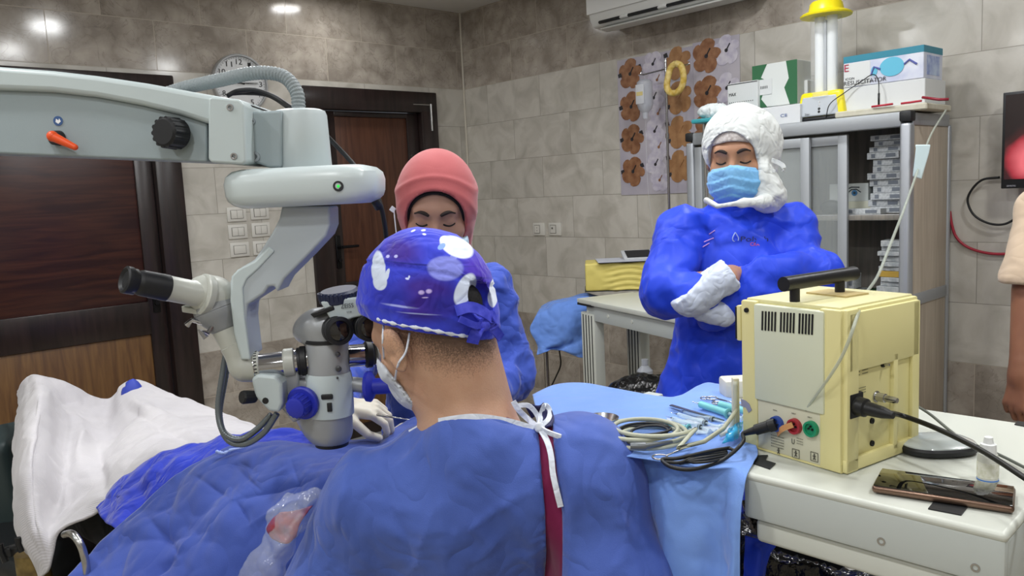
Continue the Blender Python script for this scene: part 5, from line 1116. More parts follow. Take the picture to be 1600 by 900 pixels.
m = MB(); m.box((-wY/2, dY/2, hY), (wY-.01, dY-.006, .006), bev=.002); yk(m, 'top_plate', mat('cream_top_plate', 'd9d3a2', .35))
bk = mat('slot_black', '0f0f10', .6)
for k in range(15):
    x0 = 1196+k*5.0+(4 if k > 4 else 0)+(4 if k > 9 else 0); a = yb(x0, 485+(x0-1196)*.06, 'f'); b_ = yb(x0+1.5, 515+(x0-1196)*.09, 'f')
    MB().box(((a[0]+b_[0])/2, -.0075, (a[2]+b_[2])/2), (.0022, .002, abs(a[2]-b_[2])), rot=(0, .04, 0)).link('vent_slot', bk, yu, M=MY)
# handle
h0, h1 = yb(1243, 470, 'f'), yb(1325, 440, 'f')
hz = hY+.030
m = MB(); m.tube([(-wY*.5, -.012, hz), (-wY*.5, dY-.025, hz)], .0105, 20); yk(m, 'handle_bar', M_bkpl)
for y in (.012, dY-.06): yk(MB().tube([(-wY*.5, y, hY), (-wY*.5, y, hz)], .0072, 14), 'handle_post', M_bkpl)
# sockets
for (x, y, c, nm) in ((1217, 661, '2c4a9c', 'blue_socket'), (1245, 665, 'a02c34', 'red_socket'), (1271, 669, '1d8a62', 'green_socket')):
    p = yb(x, y, 'f'); s_ = MB().lathe(p+[0, -.003, 0], (0, -1, 0), [(0, .0115), (.006, .011), (.006, .008), (.003, .0078), (.003, 0)], 28); so = yk(s_, 'socket', mat(nm, c, .4), label=nm.replace('_', ' ')+' ring')
    for dx, dz in ((-.003, 0), (.003, 0), (0, .0035)): MB().lathe(p+[dx, -.0045, dz], (0, -1, 0), [(0, .0016), (.004, .0014)], 10).link('socket_pin', M_steel if nm == 'blue_socket' else bk, so, M=MY)
# print on the lower panel
fm_ = mat('faded_black_print', '4a4a42', .6)
m = MB(); ex = (1, 0, 0); ey = (0, 0, 1)
def yt(m, s, x, y, h, w=None, face='f'):
    p = yb(x, y, face); lettering(m, s, p+(np.array([0, -.0036, 0]) if face == 'f' else np.array([.0018, 0, 0])), (1, 0, 0) if face == 'f' else (0, 1, 0), ey, h, w)
for k in range(5): yt(m, 'IIIIIIIIIIII', 1208+k*.0, 679+k*4.2, .0014, .022)
yt(m, 'U', 1240, 692, .0075, .005); 
for k in range(3): yt(m, 'IIIIII', 1248, 684+k*4, .0012, .010)
for x, y in ((1219, 704), (1246, 708), (1275, 713)):
    m0 = m; m = MB(); p = yb(x, y, 'f')+np.array([0, -.0038, 0]); m.ell(p+[0, 0, .0035], (.0012, .0004, .0012), seg=10, rings=6); m.tube([p+[0, 0, .002], p+[0, 0, -.001]], .0009, 6)
    for s in (-1, 1): m.tube([p+[0, 0, .0018], p+[s*.0026, 0, .0008]], .0005, 6); m.tube([p+[0, 0, -.0008], p+[s*.0018, 0, -.0042]], .0006, 6)
    if x > 1220:
        for a, b_ in (((-1, -1), (1, -1)), ((1, -1), (1, 1)), ((1, 1), (-1, 1)), ((-1, 1), (-1, -1))): m.tube([p+[a[0]*.0058, 0, a[1]*.0062], p+[b_[0]*.0058, 0, b_[1]*.0062]], .0004, 5)
    m.link('figure_symbol', fm_, yu, M=MY, auto=0); m = m0
for x, y in ((1211, 640), (1240, 645), (1265, 651)): yt(m, 'INPUT', x, y, .0012, .007)
yt(m, 'BERCHT', 1232, 524, .0012, .008)
for k in range(3):
    for j in range(3): yt(m, 'IIIII', 1319+k*13, 582+j*5-k*4, .0013, .012, 's')
for k in range(3): yt(m, 'IIIIIIII', 1336, 616-k*4, .0011, .020, 's')
m.link('printed_lettering', mat('faded_black_print', '4a4a42', .6), yu, M=MY, auto=0)
p = yb(1345, 521, 's'); m = MB(); m.box(p+[.001, 0, 0], (.001, .030, .026)); yk(m, 'white_sticker', mat('white_sticker', 'd6d4cc', .6)); m = MB(); lettering(m, '1 A', p+[.0018, -.008, -.004], (0, 1, 0), ey, .007, .014); yk(m, 'sticker_print', bk, auto=0)
# recess frame and plugs on the side
a, b_ = yb(1318, 552, 's'), yb(1392, 690, 's')
m = MB(); r0 = yb(1372, 556, 's'); r1 = yb(1392, 688, 's'); m.box((.003, r1[1], hY*.36), (.008, .01, hY*.62), bev=.001); m.box((.003, dY-.012, hY*.5), (.008, .018, hY-.01), bev=.002); m.box((.003, .014, hY*.5), (.008, .026, hY), bev=.002); m.box((.003, dY/2, hY*.80), (.008, dY-.01, hY*.36), bev=.002); m.box((.003, dY/2, .01), (.008, dY, .018), bev=.002); yk(m, 'side_frame', YB)
p = yb(1331, 632, 's'); m = MB(); m.box(p+[.002, 0, 0], (.012, .030, .034), bev=.002); yk(m, 'mains_inlet', bk)
for x, y in ((1360, 657), (1360, 692), (1377, 569)): yk(MB().lathe(yb(x, y, 's'), (1, 0, 0), [(0, .0042), (.004, .004), (.004, .002), (.001, .0)], 16), 'rubber_foot', bk)
p = yb(1377, 569, 's'); yk(MB().tube([p, p+[.012, .0, .001]], .002, 8), 'toggle_switch', M_steel)
p = yb(1367, 619, 's'); yk(MB().lathe(p, (1, 0, 0), [(0, .008), (.003, .008), (.003, .006)], 20), 'round_inlet', M_steel)
yk(MB().lathe(yb(1170, 484, 'f')+[0, -.004, 0], (0, -1, 0), [(-.004, .004), (.003, .0035)], 14), 'case_screw', bk)
m = MB(); m.box((-wY-.004, .02, hY*.84), (.008, .05, hY*.24), bev=.002); yk(m, 'side_bracket', YB); m = MB(); m.box((-wY-.0085, .005, hY*.84), (.004, .02, hY*.22), bev=.001); yk(m, 'bracket_pad', bk)
# orange tape, grey tape patch
p = yb(1217, 677, 'f'); q = yb(1247, 661, 'f'); m = MB(); ribbon(m, [p+[0, -.004, 0], (p+q)/2+[0, -.013, .002], q+[0, -.012, 0]], .008, (0, 0, 1), .0004); yk(m, 'orange_tape', mat('orange_tape', 'c9925e', .5), auto=0)
m = MB(); pp = [yb(x, y, 'f')+[0, -.0052, 0] for x, y in ((1161, 622), (1168, 625), (1174, 630), (1178, 640), (1173, 644), (1169, 636), (1162, 634))]; m.prism(pp, [v+[0, .001, 0] for v in pp]); yk(m, 'tape_scrap', mat('grey_tape', '8d8fa6', .6), auto=0)

# cables
def cable(name, pts, r, mt, label, cat='cable', plug=None, n=10, group=None):
    m = MB(); m.tube(smooth_path(pts, n), r, 10)
    if plug is None: return m.link(name, mt, auto=0, smooth=True, label=label, cat=cat, group=group)
    root = empty(name, label, cat, pts[0], group); m.link('cord', mt, root, auto=0, smooth=True); return root
def YF(px, py, face, off=0):
    p = yb(px, py, face); p = p+(np.array([0, -off, 0]) if face == 'f' else np.array([off, 0, 0])); return np.array(MFi @ (MY @ Vector(p)))
M_cab = mat('black_cable', '131416', .45); M_gcab = mat('grey_cable', '4c5048', .45)
p = YF(1331, 632, 's', .008); q = YF(1331, 632, 's', .045)+[0, 0, -.002]
pc_ = empty('mains_cable', 'thick black mains cable plugged into the side of the yellow unit', 'cable', p)
MB().tube([p, p+(q-p)*.35, p+(q-p)*.4, q, q+(q-p)*.4], [.013, .0125, .0095, .008, .0045], 16).link('plug', M_cab, pc_)
MB().tube(smooth_path([q, Z(1405, 648, TZ+.06), Z(1460, 668, TZ+.055), Z(1530, 702, TZ+.05), Z(1600, 746, TZ+.045), Z(1680, 800, TZ+.04)], 10), .0036, 12).link('cord', M_cab, pc_, auto=0, smooth=True)
p = YF(1367, 619, 's', .003); q = YF(1367, 619, 's', .028)
gc_ = empty('signal_cable', 'thin grey cable with silver connector from the yellow unit\'s side', 'cable', p)
MB().tube([p, p+(q-p)*.5, p+(q-p)*.52, q, q+(q-p)*.2], [.0062, .0062, .0048, .0045, .0035], 16).link('connector', M_steel, gc_)
MB().tube(smooth_path([q, Z(1415, 626, TZ+.045), Z(1450, 645, TZ+.03), Z(1500, 684, TZ+.01), Z(1560, 710, TZ+.006), Z(1600, 730, TZ+.006), Z(1660, 760, TZ+.006)], 10), .0022, 10).link('cord', M_gcab, gc_, auto=0, smooth=True)
p = YF(1217, 661, 'f', .006); q = YF(1180, 672, 'f', .028); k_ = Z(1035, 712, TZ+.012)
bc_ = empty('bipolar_cable', 'black cable with ribbed connector plugged into the blue socket', 'cable', p)
MB().tube([p, p+(q-p)*.2, p+(q-p)*.22, p+(q-p)*.6, p+(q-p)*.62, q], [.0095, .0095, .0085, .008, .006, .0035], 16).link('connector', M_cab, bc_)
MB().tube(smooth_path([q, Z(1160, 692, TZ+.03), Z(1130, 718, TZ+.012), Z(1085, 733, TZ+.008), Z(1050, 730, TZ+.010), Z(1035, 718, TZ+.012), Z(1060, 716, TZ+.014), Z(1110, 705, TZ+.014), Z(1140, 700, TZ+.012)], 10), .0028, 10).link('cord', M_cab, bc_, auto=0, smooth=True)
cable('lead_cable', [Z(1040, 722, TZ+.010), Z(1065, 722, TZ+.011), Z(1095, 709, TZ+.012), Z(1135, 701, TZ+.012), Z(1150, 705, TZ+.01)], .0025, M_cab, 'short black cord looping beside the forceps ring on the blue cloth')
# grey coil with black lead
M_coil = mat('cream_tubing', 'aeb09c', .45)
P = []; cc = Z(1012, 686, TZ+.010)
for i in range(105):
    t = i/26*2*PI/1.0*.98; R = .047+.010*math.sin(i*.13)+.004*math.sin(i*.31); P.append(cc+[R*1.25*math.cos(t)+.004*math.sin(i*.2), R*1.15*math.sin(t), .0012*i*.18])
P += [Z(1060, 700, TZ+.026), Z(1100, 690, TZ+.024), Z(1130, 670, TZ+.03), Z(1152, 640, TZ+.05)]
cc_ = MB().tube(P, .0034, 8).link('coiled_tubing', M_coil, auto=0, smooth=True, label='coil of cream silicone tubing on the light blue cloth', cat='tubing')
P = []; 
for i in range(70):
    t = i/26*2*PI+.6; R = .027+.008*math.sin(i*.11+1); P.append(cc+[R*1.3*math.cos(t), R*1.0*math.sin(t)+.002, .013+.002*math.sin(i*.3)])
bl2 = empty('coiled_lead', 'coiled black lead with grey ribbed plug lying in the cream tubing coil', 'cable', P[0])
MB().tube(P, .0021, 8).link('cord', M_cab, bl2, auto=0, smooth=True)
a, b_ = Z(1010, 697, TZ+.022), Z(985, 697, TZ+.022)
MB().tube([Z(1050, 690, TZ+.021), a, a+(b_-a)*.05, a+(b_-a)*.6, b_], [.0025, .0045, .006, .0055, .005], 14).link('plug', mat('grey_plug', '6c7074', .35, .4), bl2)
# bowl
bw = Z(940, 672, TZ+.008)
bo = MB().lathe(bw, (0, 0, 1), [(0, .018), (.004, .02), (.02, .028), (.0215, .0288), (.0215, .0275), (.005, .018), (.003, .0)], 44).link('steel_bowl', M_steel, label='small polished steel bowl on the blue cloth beside the surgeon\'s shoulder', cat='bowl')
# syringes and instruments
M_barrel = mat('syringe_plastic', 'cfe3ee', .15, alpha=.45, spec=.7); M_teal = mat('teal_cap_plastic', '7fcfd4', .35, alpha=.85); M_wrap = mat('printed_film_wrap', 'dce6f2', .25, alpha=.55, spec=.7, bump=.5, bscale=120)
def syringe(a, b, r, label, teal=True, name='syringe', col=None):
    root = empty(name, label, 'syringe', a, 'syringes on the blue cloth'); d = b-a; L = np.linalg.norm(d); u = d/L
    MB().lathe(a, u, [(0, r), (L*.62, r), (L*.63, r*1.5), (L*.645, r*1.5), (L*.65, r)], 20).link('barrel', M_teal if teal else M_barrel, root)
    MB().lathe(a+u*L*.62, u, [(0, r*.5), (L*.34, r*.45), (L*.345, r*1.2), (L*.37, r*1.2)], 16).link('plunger', M_barrel, root)
    MB().lathe(a+u*L*.60, u, [(0, r*1.02), (L*.05, r*1.02)], 16).link('rubber_seal', M_rub, root)
    MB().lathe(a, -u, [(0, r*.4), (L*.06, r*.3), (L*.07, r*.12), (L*.2, r*.1)], 10).link('needle', M_steel, root); return root
S = lambda x, y, dz=.012: Z(x, y, TZ+dz)
syringe(S(1018, 660), S(1110, 678), .0062, 'large teal syringe nearest the tubing coil')
syringe(S(1095, 632, .018), S(1165, 655, .018), .0062, 'pale teal syringe next to the long forceps')
syringe(S(1125, 632, .02), S(1195, 650, .02), .0062, 'second pale teal syringe partly behind the cream post')
syringe(S(1060, 648), S(1128, 668), .004, 'thin clear syringe in film wrap, middle one', False)
syringe(S(1052, 654), S(1120, 675), .0038, 'thin clear syringe in film wrap, nearest the teal one', False)
syringe(S(1070, 643), S(1140, 662), .0038, 'thin clear syringe in film wrap, farthest back', False)
for k, (x0, y0, x1, y1, lb) in enumerate(((1046, 645, 1100, 672, 'clear printed syringe wrapper under the thin syringes'), (1085, 655, 1140, 685, 'clear printed wrapper flat beside the teal syringe'))):
    c = S((x0+x1)/2, (y0+y1)/2, .009); C = [[c+[a*.03, b*.02, .002*math.sin(a*3+b*5)] for a in (-1, -.3, .3, 1)] for b in (-1, 0, 1)]; sheet('film_wrapper', C, 16, 10, M_wrap, amp=.002, s=60, thick=.0003, label=lb, cat='wrapper', group='film wrappers')
def instrument(name, parts, label, cat, r=.0018, mt=None):
    root = empty(name, label, cat, parts[0][1][0])
    for nm, pts, rr in parts: MB().tube(pts, rr, 8).link(nm, mt or M_steel, root, auto=0, smooth=True)
    return root
fo = empty('long_forceps', 'long flat steel forceps with dark grip lying across the blue cloth', 'forceps', S(1048, 633))
for s in (0, .004):
    m = MB(); ribbon(m, [S(1048, 633, .011+s), S(1075, 641, .013+s), S(1100, 648, .013+s*.6), S(1130, 657, .011)], .006, (0, 1, 0), .0008); m.link('arm', mat('forceps_steel', '6d6f72', .3, .8), fo, auto=60)
def ring(c, r, t=.0013, ax=(0, 0, 1), sq=1.0):
    ax = np.array(ax, float); return [np.array(c)+np.array([r*math.cos(q), r*sq*math.sin(q), 0]) for q in np.linspace(0, 2*PI, 25)]
instrument('ring_handled_scissors', [('finger_ring', ring(S(1112, 622, .016), .010), .0013), ('finger_ring', ring(S(1122, 630, .016), .010), .0013), ('blade', [S(1121, 623, .016), S(1165, 634, .016)], [.0016, .0008]), ('blade', [S(1129, 630, .017), S(1165, 634, .017)], [.0016, .0008])], 'steel scissors with ring handles at the back of the blue cloth', 'scissors')
instrument('artery_clamp', [('finger_ring', ring(S(1102, 622, .013), .0085), .0012), ('shank', [S(1110, 624, .013), S(1150, 640, .013)], .0013), ('shank', [S(1108, 640, .015), S(1150, 640, .015)], .0013)], 'steel clamp crossing the scissors at the back of the blue cloth', 'clamp')
instrument('needle_holder', [('finger_ring', ring(S(1031, 714, .012), .0105), .0014), ('shank', [S(1041, 712, .013), S(1095, 690, .016)], .0014)], 'needle holder whose ring handle lies at the cloth\'s front edge', 'surgical instrument')
bk_ = empty('bundled_leads', 'bundle of dark leads with strain reliefs under the black cable', 'cable', S(1060, 720))
for k in range(4): MB().tube(smooth_path([S(1062+k*4, 724-k, .009), S(1085, 714+k*3, .010+k*.002), S(1110, 709+k*4, .010+k*.002), S(1136, 706+k*3, .009)], 6), .0026-.0003*k, 8).link('lead', M_cab, bk_, auto=0, smooth=True)
# cyan packet, cream post and white block beside the yellow unit
C = [[S(1128, 694, .012), S(1140, 690, .014), S(1152, 686, .014)], [S(1136, 680, .02), S(1146, 676, .026), S(1158, 672, .02)], [S(1142, 668, .018), S(1152, 662, .03), S(1160, 658, .02)]]
sheet('cyan_packet', C, 16, 16, mat('cyan_film', '2fa6da', .25, coat=.5), amp=.006, s=50, label='small shiny cyan packet against the yellow unit\'s corner', cat='packet')
p = S(1150, 690, .0); q = D(1159, 600, np.array(p)[1]+.0)
up_ = empty('cream_channel_post', 'upright cream plastic channel with wire, standing before the yellow unit\'s left edge', 'post', [p[0], p[1], TZ+.006])
pb_ = S(1150, 677, .008); ht = D(1152, 590, pb_[1])[2]-pb_[2]
m = MB(); m.box(pb_+[.0, 0, ht/2], (.010, .012, ht), bev=.002); m.link('channel', mat('cream_plastic', 'cfcab4', .5), up_)
m = MB(); m.tube(smooth_path([pb_+[-.002, -.008, ht*.95], pb_+[-.004, -.010, ht*.5], pb_+[-.012, -.014, .012], pb_+[-.03, -.02, .004]], 6), .0035, 8); m.link('channel_tube', mat('clear_tube', 'c8cbbe', .3, alpha=.7), up_, auto=0, smooth=True)
pw = S(1146, 624, .0); MB().box(pw+[.012, .03, .016], (.05, .05, .034), bev=.005).link('white_block', mat('white_block_plastic', 'd3d0c4', .5), label='small off-white plastic block behind the cream post', cat='block')
# phone
ph = [tp(x, y, TZ+.012) for x, y in ((1362, 757), (1376, 731), (1590, 761), (1583, 789))]
pa = (ph[0]+ph[1])/2; pb2 = (ph[2]+ph[3])/2; pu = pb2-pa; LP = np.linalg.norm(pu); pu /= LP; pn = np.array([-pu[1], pu[0], 0]); WP = .072; pcn = (pa+pb2)/2
MP = MTw @ Matrix(((pu[0], pn[0], 0, pcn[0]), (pu[1], pn[1], 0, pcn[1]), (0, 0, 1, TZ), (0, 0, 0, 1)))
phn = bpy.data.objects.new('smartphone', None); sc.collection.objects.link(phn); phn.location = MP @ Vector((0, 0, 0)); tag(phn, 'black glass smartphone with bronze edges lying face up on the table edge', 'phone')
MB().box((0, 0, .0065), (LP, WP, .010), bev=.0045, seg=4).link('phone_body', mat('bronze_metal', '7a6356', .3, .9), phn, M=MP)
MB().box((0, 0, .0113), (LP-.004, WP-.004, .0012), bev=.0005).link('screen', mat('black_glass', '050506', .04, coat=1), phn, M=MP)
# computer mouse with black skirt
mc = Z(1462, 704, TZ); R_ = .058
mo = empty('computer_mouse', 'flat grey wireless mouse with black base behind the smartphone', 'mouse', [mc[0], mc[1], TZ])
m = MB(); V = []; NL = 40
def mring(sx, sy, z): return [np.array([mc[0]+sx*math.copysign(abs(math.cos(q))**.8, math.cos(q)), mc[1]+sy*math.copysign(abs(math.sin(q))**.8, math.sin(q)), z]) for q in np.linspace(0, 2*PI, NL, endpoint=False)]
def loft(rings):
    n = len(rings[0]); V = [p for r in rings for p in r]; return V, [tuple(range(n-1, -1, -1)), tuple((len(rings)-1)*n+i for i in range(n))]+[(j*n+i, j*n+(i+1) % n, (j+1)*n+(i+1) % n, (j+1)*n+i) for j in range(len(rings)-1) for i in range(n)]
m.add(*loft([mring(.048, .036, TZ+.001), mring(.053, .041, TZ+.004), mring(.0545, .0425, TZ+.010), mring(.052, .040, TZ+.0135)])); m.link('mouse_base', M_rub, mo)
m = MB(); m.add(*loft([mring(.0525, .0405, TZ+.012), mring(.051, .039, TZ+.015), mring(.042, .031, TZ+.0185), mring(.025, .018, TZ+.0205), mring(.006, .004, TZ+.021)])); m.link('mouse_shell', mat('mouse_grey_shell', 'a8afae', .2, coat=.6), mo)
# dropper bottle
db = Z(1543, 752, TZ+.0)
bt = empty('eye_drop_bottle', 'small translucent eye drop bottle with white cap beside the smartphone', 'bottle', [db[0], db[1], TZ])
bz = [db[0], db[1], TZ+.001]
MB().lathe(bz, (0, 0, 1), [(0, .0115), (.001, .0125), (.032, .0125), (.036, .011), (.038, .008)], 32).link('bottle_body', mat('bottle_plastic', 'd9dbd2', .25, alpha=.8), bt)
MB().lathe(bz, (0, 0, 1), [(.006, .0127), (.026, .0127)], 32).link('bottle_label', mat('pale_label', 'cfd0bc', .6, col2='e2e2d8', nscale=200), bt)
MB().lathe(bz, (0, 0, 1), [(.002, .0128), (.0035, .0128)], 32).link('label_band', mat('blue_band', '3a76c8', .5), bt)
MB().lathe(bz, (0, 0, 1), [(.037, .0098), (.049, .0092), (.050, .006), (.058, .005), (.059, .003)], 28).link('bottle_cap', mat('white_cap', 'e4e6e6', .35), bt)
# things on top of the unit
p = YF(1330, 462, 's', 0); tpz = np.array(MFi @ (MY @ Vector((-wY*.5, dY*.62, hY+.004))))
MB().box(tpz, (.05, .07, .003), rot=(0, 0, .5)).link('cardboard_scrap', mat('cardboard', 'b9a673', .7), label='flat beige card under the black handle on the yellow unit', cat='card')
# suction tube hanging over the unit with a pale blue clip
tubep = [YF(1262, 640, 'f', .004)+[0, 0, .0], YF(1300, 560, 's', .012), YF(1330, 490, 's', .010), D(1352, 460, 1.30), D(1372, 430, 1.5), D(1392, 380, 1.75), D(1415, 320, 2.0), D(1437, 258, 2.3), D(1455, 210, 2.6), (D(1478, 172, 2.90))]
tr = empty('suction_tube', 'long translucent tube from the cabinet top down over the yellow unit', 'tubing', tubep[0])
MB().tube(smooth_path(tubep, 12), [.0018+.0014*min(1, i/60) for i in range(9*12+1)], 10).link('tube', mat('translucent_tube', 'b5bcb0', .3, alpha=.5), tr, auto=0, smooth=True)
ck = (D(1433, 280, 2.2)+D(1445, 228, 2.4))/2; m = MB(); m.prism([D(x, y, 2.26) for x, y in ((1426, 276), (1431, 232), (1430, 226), (1454, 226), (1452, 238), (1440, 280))], [D(x, y, 2.29) for x, y in ((1426, 276), (1431, 232), (1430, 226), (1454, 226), (1452, 238), (1440, 280))]); bevm(m.link('tube_clip', mat('pale_blue_plastic', 'cfe3e8', .45), tr), .003)
# black bin bag with paper under the table
bn_ = empty('waste_bin', 'black bag lined waste bin with torn white paper under the cream table', 'bin', Z(1320, 1350, 0)*[1, 1, 0])
bc = D(1330, 900, 1.45); bc = np.array([bc[0], bc[1], 0]); zt = .84
m = MB(); m.lathe(bc, (0, 0, 1), [(0, .13), (.02, .14), (zt-.04, .19), (zt-.04, .18), (.1, .12)], 40); m.link('bin_body', M_bkpl, bn_)
def f_bag(P):
    r = np.hypot(P[:, 0]-bc[0], P[:, 1]-bc[1]); return np.maximum(np.maximum(r-.21-.012*np.sin(np.arctan2(P[:, 1]-bc[1], P[:, 0]-bc[0])*9), P[:, 2]-zt), np.maximum(.62-P[:, 2], -(np.maximum(r-.18, .66-P[:, 2]))))
sdf('bin_liner', f_bag, bc+[-.25, -.25, .58], bc+[.25, .25, zt+.03], .009, mat('black_bag_film', '0d0d0f', .18, bump=.8, bscale=35, bdist=.01), bn_, disp=lambda V: .02*(crumple(V, 12)-.4))
for k, (x, y, s_, a) in enumerate(((1248, 893, .030, .3), (1345, 898, .026, -.2), (1288, 912, .03, .8))):
    c = D(x, y, 1.36); C = [[c+[s_*(u*math.cos(a)-w*math.sin(a)), s_*(u*math.sin(a)+w*math.cos(a))*.7, .008*math.sin(3*u+2*w+k)+.010*w] for u in (-1, 0, 1)] for w in (-1, 0, 1)]
    sheet('paper_scrap', C, 14, 14, mat('white_paper', 'd8d6cf', .7), amp=.008, s=30, label=('torn white paper scrap at the left of the bin bag', 'white paper scrap right of centre in the bin bag', 'crumpled white paper low in the bin bag')[k], cat='paper', group='paper scraps in the waste bin')
# low royal blue cloth glimpsed in the shade below the hanging sheet
C = [[D(1165, 838, 1.3), D(1190, 842, 1.3), D(1215, 850, 1.3)], [D(1162, 870, 1.3), D(1185, 870, 1.28), D(1200, 880, 1.3)], [D(1160, 960, 1.3), D(1180, 960, 1.28), D(1190, 960, 1.3)]]
sheet('blue_cloth_end', C, 20, 20, Gn_roy, amp=.008, s=12, label='end of royal blue cloth hanging in the shade under the cream table', cat='cloth')
# ================================================================ AGAINST THE WALLS (room frame)
M_alu = mat('brushed_aluminium', 'a9adb3', .38, .55); M_aluw = mat('pale_grey_aluminium', '9fa3a7', .42, .3)
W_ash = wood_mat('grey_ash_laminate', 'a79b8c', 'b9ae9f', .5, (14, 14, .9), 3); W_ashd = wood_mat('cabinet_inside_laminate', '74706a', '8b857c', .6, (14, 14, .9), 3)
M_glass = mat('sliding_glass', 'cfd6d6', .05, alpha=.22, spec=.8)
# ---- cabinet
CX0, CX1, CY0, CY1, CZ = 3.075, 3.485, 1.205, 2.19, 1.725
cab = bpy.data.objects.new('glass_cabinet', None); sc.collection.objects.link(cab); cab.location = ((CX0+CX1)/2, (CY0+CY1)/2, 0); tag(cab, 'tall grey aluminium cabinet with sliding glass doors against the right wall', 'cabinet')
def ck_(name, c, s, m, par=None, bev=.002, **k): return MB().box(c, s, bev=bev).link(name, m, par or cab, M=I4, **k)
cyc = (CY0+CY1)/2; cxc = (CX0+CX1)/2
ck_('side_panel', (cxc, CY0+.012, CZ/2), (CX1-CX0-.06, .012, CZ-.04), W_ash)
ck_('side_panel', (cxc, CY1-.012, CZ/2), (CX1-CX0-.06, .012, CZ-.04), W_ash)
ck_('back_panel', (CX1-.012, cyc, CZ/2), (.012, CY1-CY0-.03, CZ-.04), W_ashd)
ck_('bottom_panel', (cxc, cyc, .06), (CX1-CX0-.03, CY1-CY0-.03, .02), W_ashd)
ck_('top_panel', (cxc, cyc, CZ-.012), (CX1-CX0-.03, CY1-CY0-.03, .012), M_aluw)
for x in (CX0+.022, CX1-.012):
    for y in (CY0+.02, CY1-.02): MB().box((x, y, CZ/2-.02), (.044 if x < 3.2 else .024, .04, CZ-.045), bev=.010, seg=3).link('corner_post', M_alu, cab, M=I4)
ck_('top_rail', (CX0+.02, cyc, CZ-.028), (.04, CY1-CY0-.07, .055), M_aluw, bev=.008)
for z in (CZ-.028, 1.02, .05): ck_('side_rail', (cxc, CY0+.012, z), (CX1-CX0-.06, .022, .045), M_alu)
ck_('bottom_rail', (CX0+.02, cyc, .05), (.04, CY1-CY0-.07, .05), M_aluw)
for y in (CY0+.02, CY1-.02): MB().box((CX0+.022, y, CZ-.018), (.048, .045, .04), bev=.008).link('corner_cap', padm, cab, M=I4)
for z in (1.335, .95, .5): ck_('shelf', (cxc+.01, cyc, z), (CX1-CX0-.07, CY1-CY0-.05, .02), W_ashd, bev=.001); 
for z in (1.335, .95, .5): ck_('shelf_edge', (CX0+.052, cyc, z), (.008, CY1-CY0-.08, .022), mat('shelf_edge_white', 'c9ccd0', .35), bev=.001)
def gdoor(y0, y1, x):
    d = MB(); z0, z1 = .085, CZ-.065; w = .038
    for y in (y0+w/2, y1-w/2): d.box((x, y, (z0+z1)/2), (.018, w, z1-z0), bev=.002)
    for z in (z0+w/2, z1-w/2): d.box((x, (y0+y1)/2, z), (.0178, y1-y0-.002, w), bev=.002)
    o = d.link('sliding_door', M_aluw, cab, M=I4); MB().box((x, (y0+y1)/2, (z0+z1)/2), (.003, y1-y0-.06, z1-z0-.06)).link('glass_pane', M_glass, o, M=I4)
    MB().box((x-.0095, y0+w/2, .98), (.002, .016, .08), bev=.0008).link('door_pull', M_bkpl, o, M=I4)
gdoor(1.60, CY1-.042, CX0+.016); gdoor(1.455, CY1-.3, CX0+.038) if False else gdoor(1.455, 1.95, CX0+.038)
def on(px, py, x): return Wx(px, py, x)
# ---- boxes in the cabinet (room frame); every carton its own object
M_cart = mat('white_grey_carton', 'c3c7c9', .6, col2='a6abaf', nscale=120); M_bar = mat('carton_print', '6f7680', .6)
def carton(c, s, label, group=None, m=None, rz=0, cat='box', name='small_carton', strip=True):
    R = Matrix.Translation(c) @ Matrix.Rotation(rz, 4, 'Z')
    o = bpy.data.objects.new(name, None); sc.collection.objects.link(o); o.location = (c[0], c[1], c[2]-s[2]/2); tag(o, label, cat, group)
    MB().box((0, 0, 0), s, bev=.001, seg=1).link('carton_body', m or M_cart, o, M=R)
    if strip:
        b = MB(); b.box((-s[0]/2-.0006, -s[1]*.25, 0), (.001, s[1]*.3, s[2]*.55)); b.link('printed_strip', M_bar, o, M=R); MB().box((-s[0]/2-.0006, s[1]*.3, 0), (.001, s[1]*.12, s[2]*.6)).link('printed_mark', M_bar, o, M=R)
    return o
z = 1.347; ys = 1.33
words = ['lowest', 'second from the bottom', 'third from the bottom', 'fourth from the bottom', 'fifth', 'sixth', 'seventh', 'eighth', 'ninth', 'tenth', 'topmost but one', 'topmost']
for k in range(12):
    h = .0265 if k < 9 else .022
    carton((3.24+.008*math.sin(k*2.1), 1.345+.012*math.sin(k*1.7), z+h/2), (.07, .125, h-.001), 'pale printed carton, %s in the stack on the upper cabinet shelf' % words[k], 'cartons stacked on the upper cabinet shelf', rz=.06*math.sin(k*1.3)); z += h
carton((3.18, 1.42, 1.357), (.05, .15, .022), 'flat white carton with barcode at the front of the upper cabinet shelf')
carton((3.26, 1.475, 1.371), (.10, .13, .05), 'cream carton lying behind the flat barcode carton', m=mat('cream_carton', 'b9baa9', .6), strip=False)
eb = carton((3.24, 1.50, 1.432), (.05, .16, .072), 'pale grey box printed with a blue eye on the upper shelf', m=mat('pale_grey_box', 'b4bab8', .6), strip=False, name='eye_picture_box')
m = MB(); c = np.array([3.2145, 1.475, 1.43]); m.lathe(c, (-1, 0, 0), [(0, .012), (.001, .012)], 24); m.link('printed_iris', mat('iris_blue', '3b6d96', .5), eb, M=I4)
m = MB(); m.lathe(c-[.0012, 0, 0], (-1, 0, 0), [(0, .005), (.001, .005)], 20); m.tube([c+[-.001, .026, .002], c+[-.001, .012, .014], c+[-.001, -.008, .015], c+[-.001, -.026, .002]], .0018, 6); m.tube([c+[-.001, .03, .016], c+[-.001, .012, .024], c+[-.001, -.02, .022]], .002, 6); m.link('printed_lashes', mat('eye_print_dark', '1c2830', .6), eb, M=I4)
MB().ell((3.22, 1.575, 1.375), (.03, .05, .03)).link('dark_pouch', M_rub, M=I4, label='dark rounded pouch behind the cabinet door frame, upper shelf', cat='pouch', smooth=True)
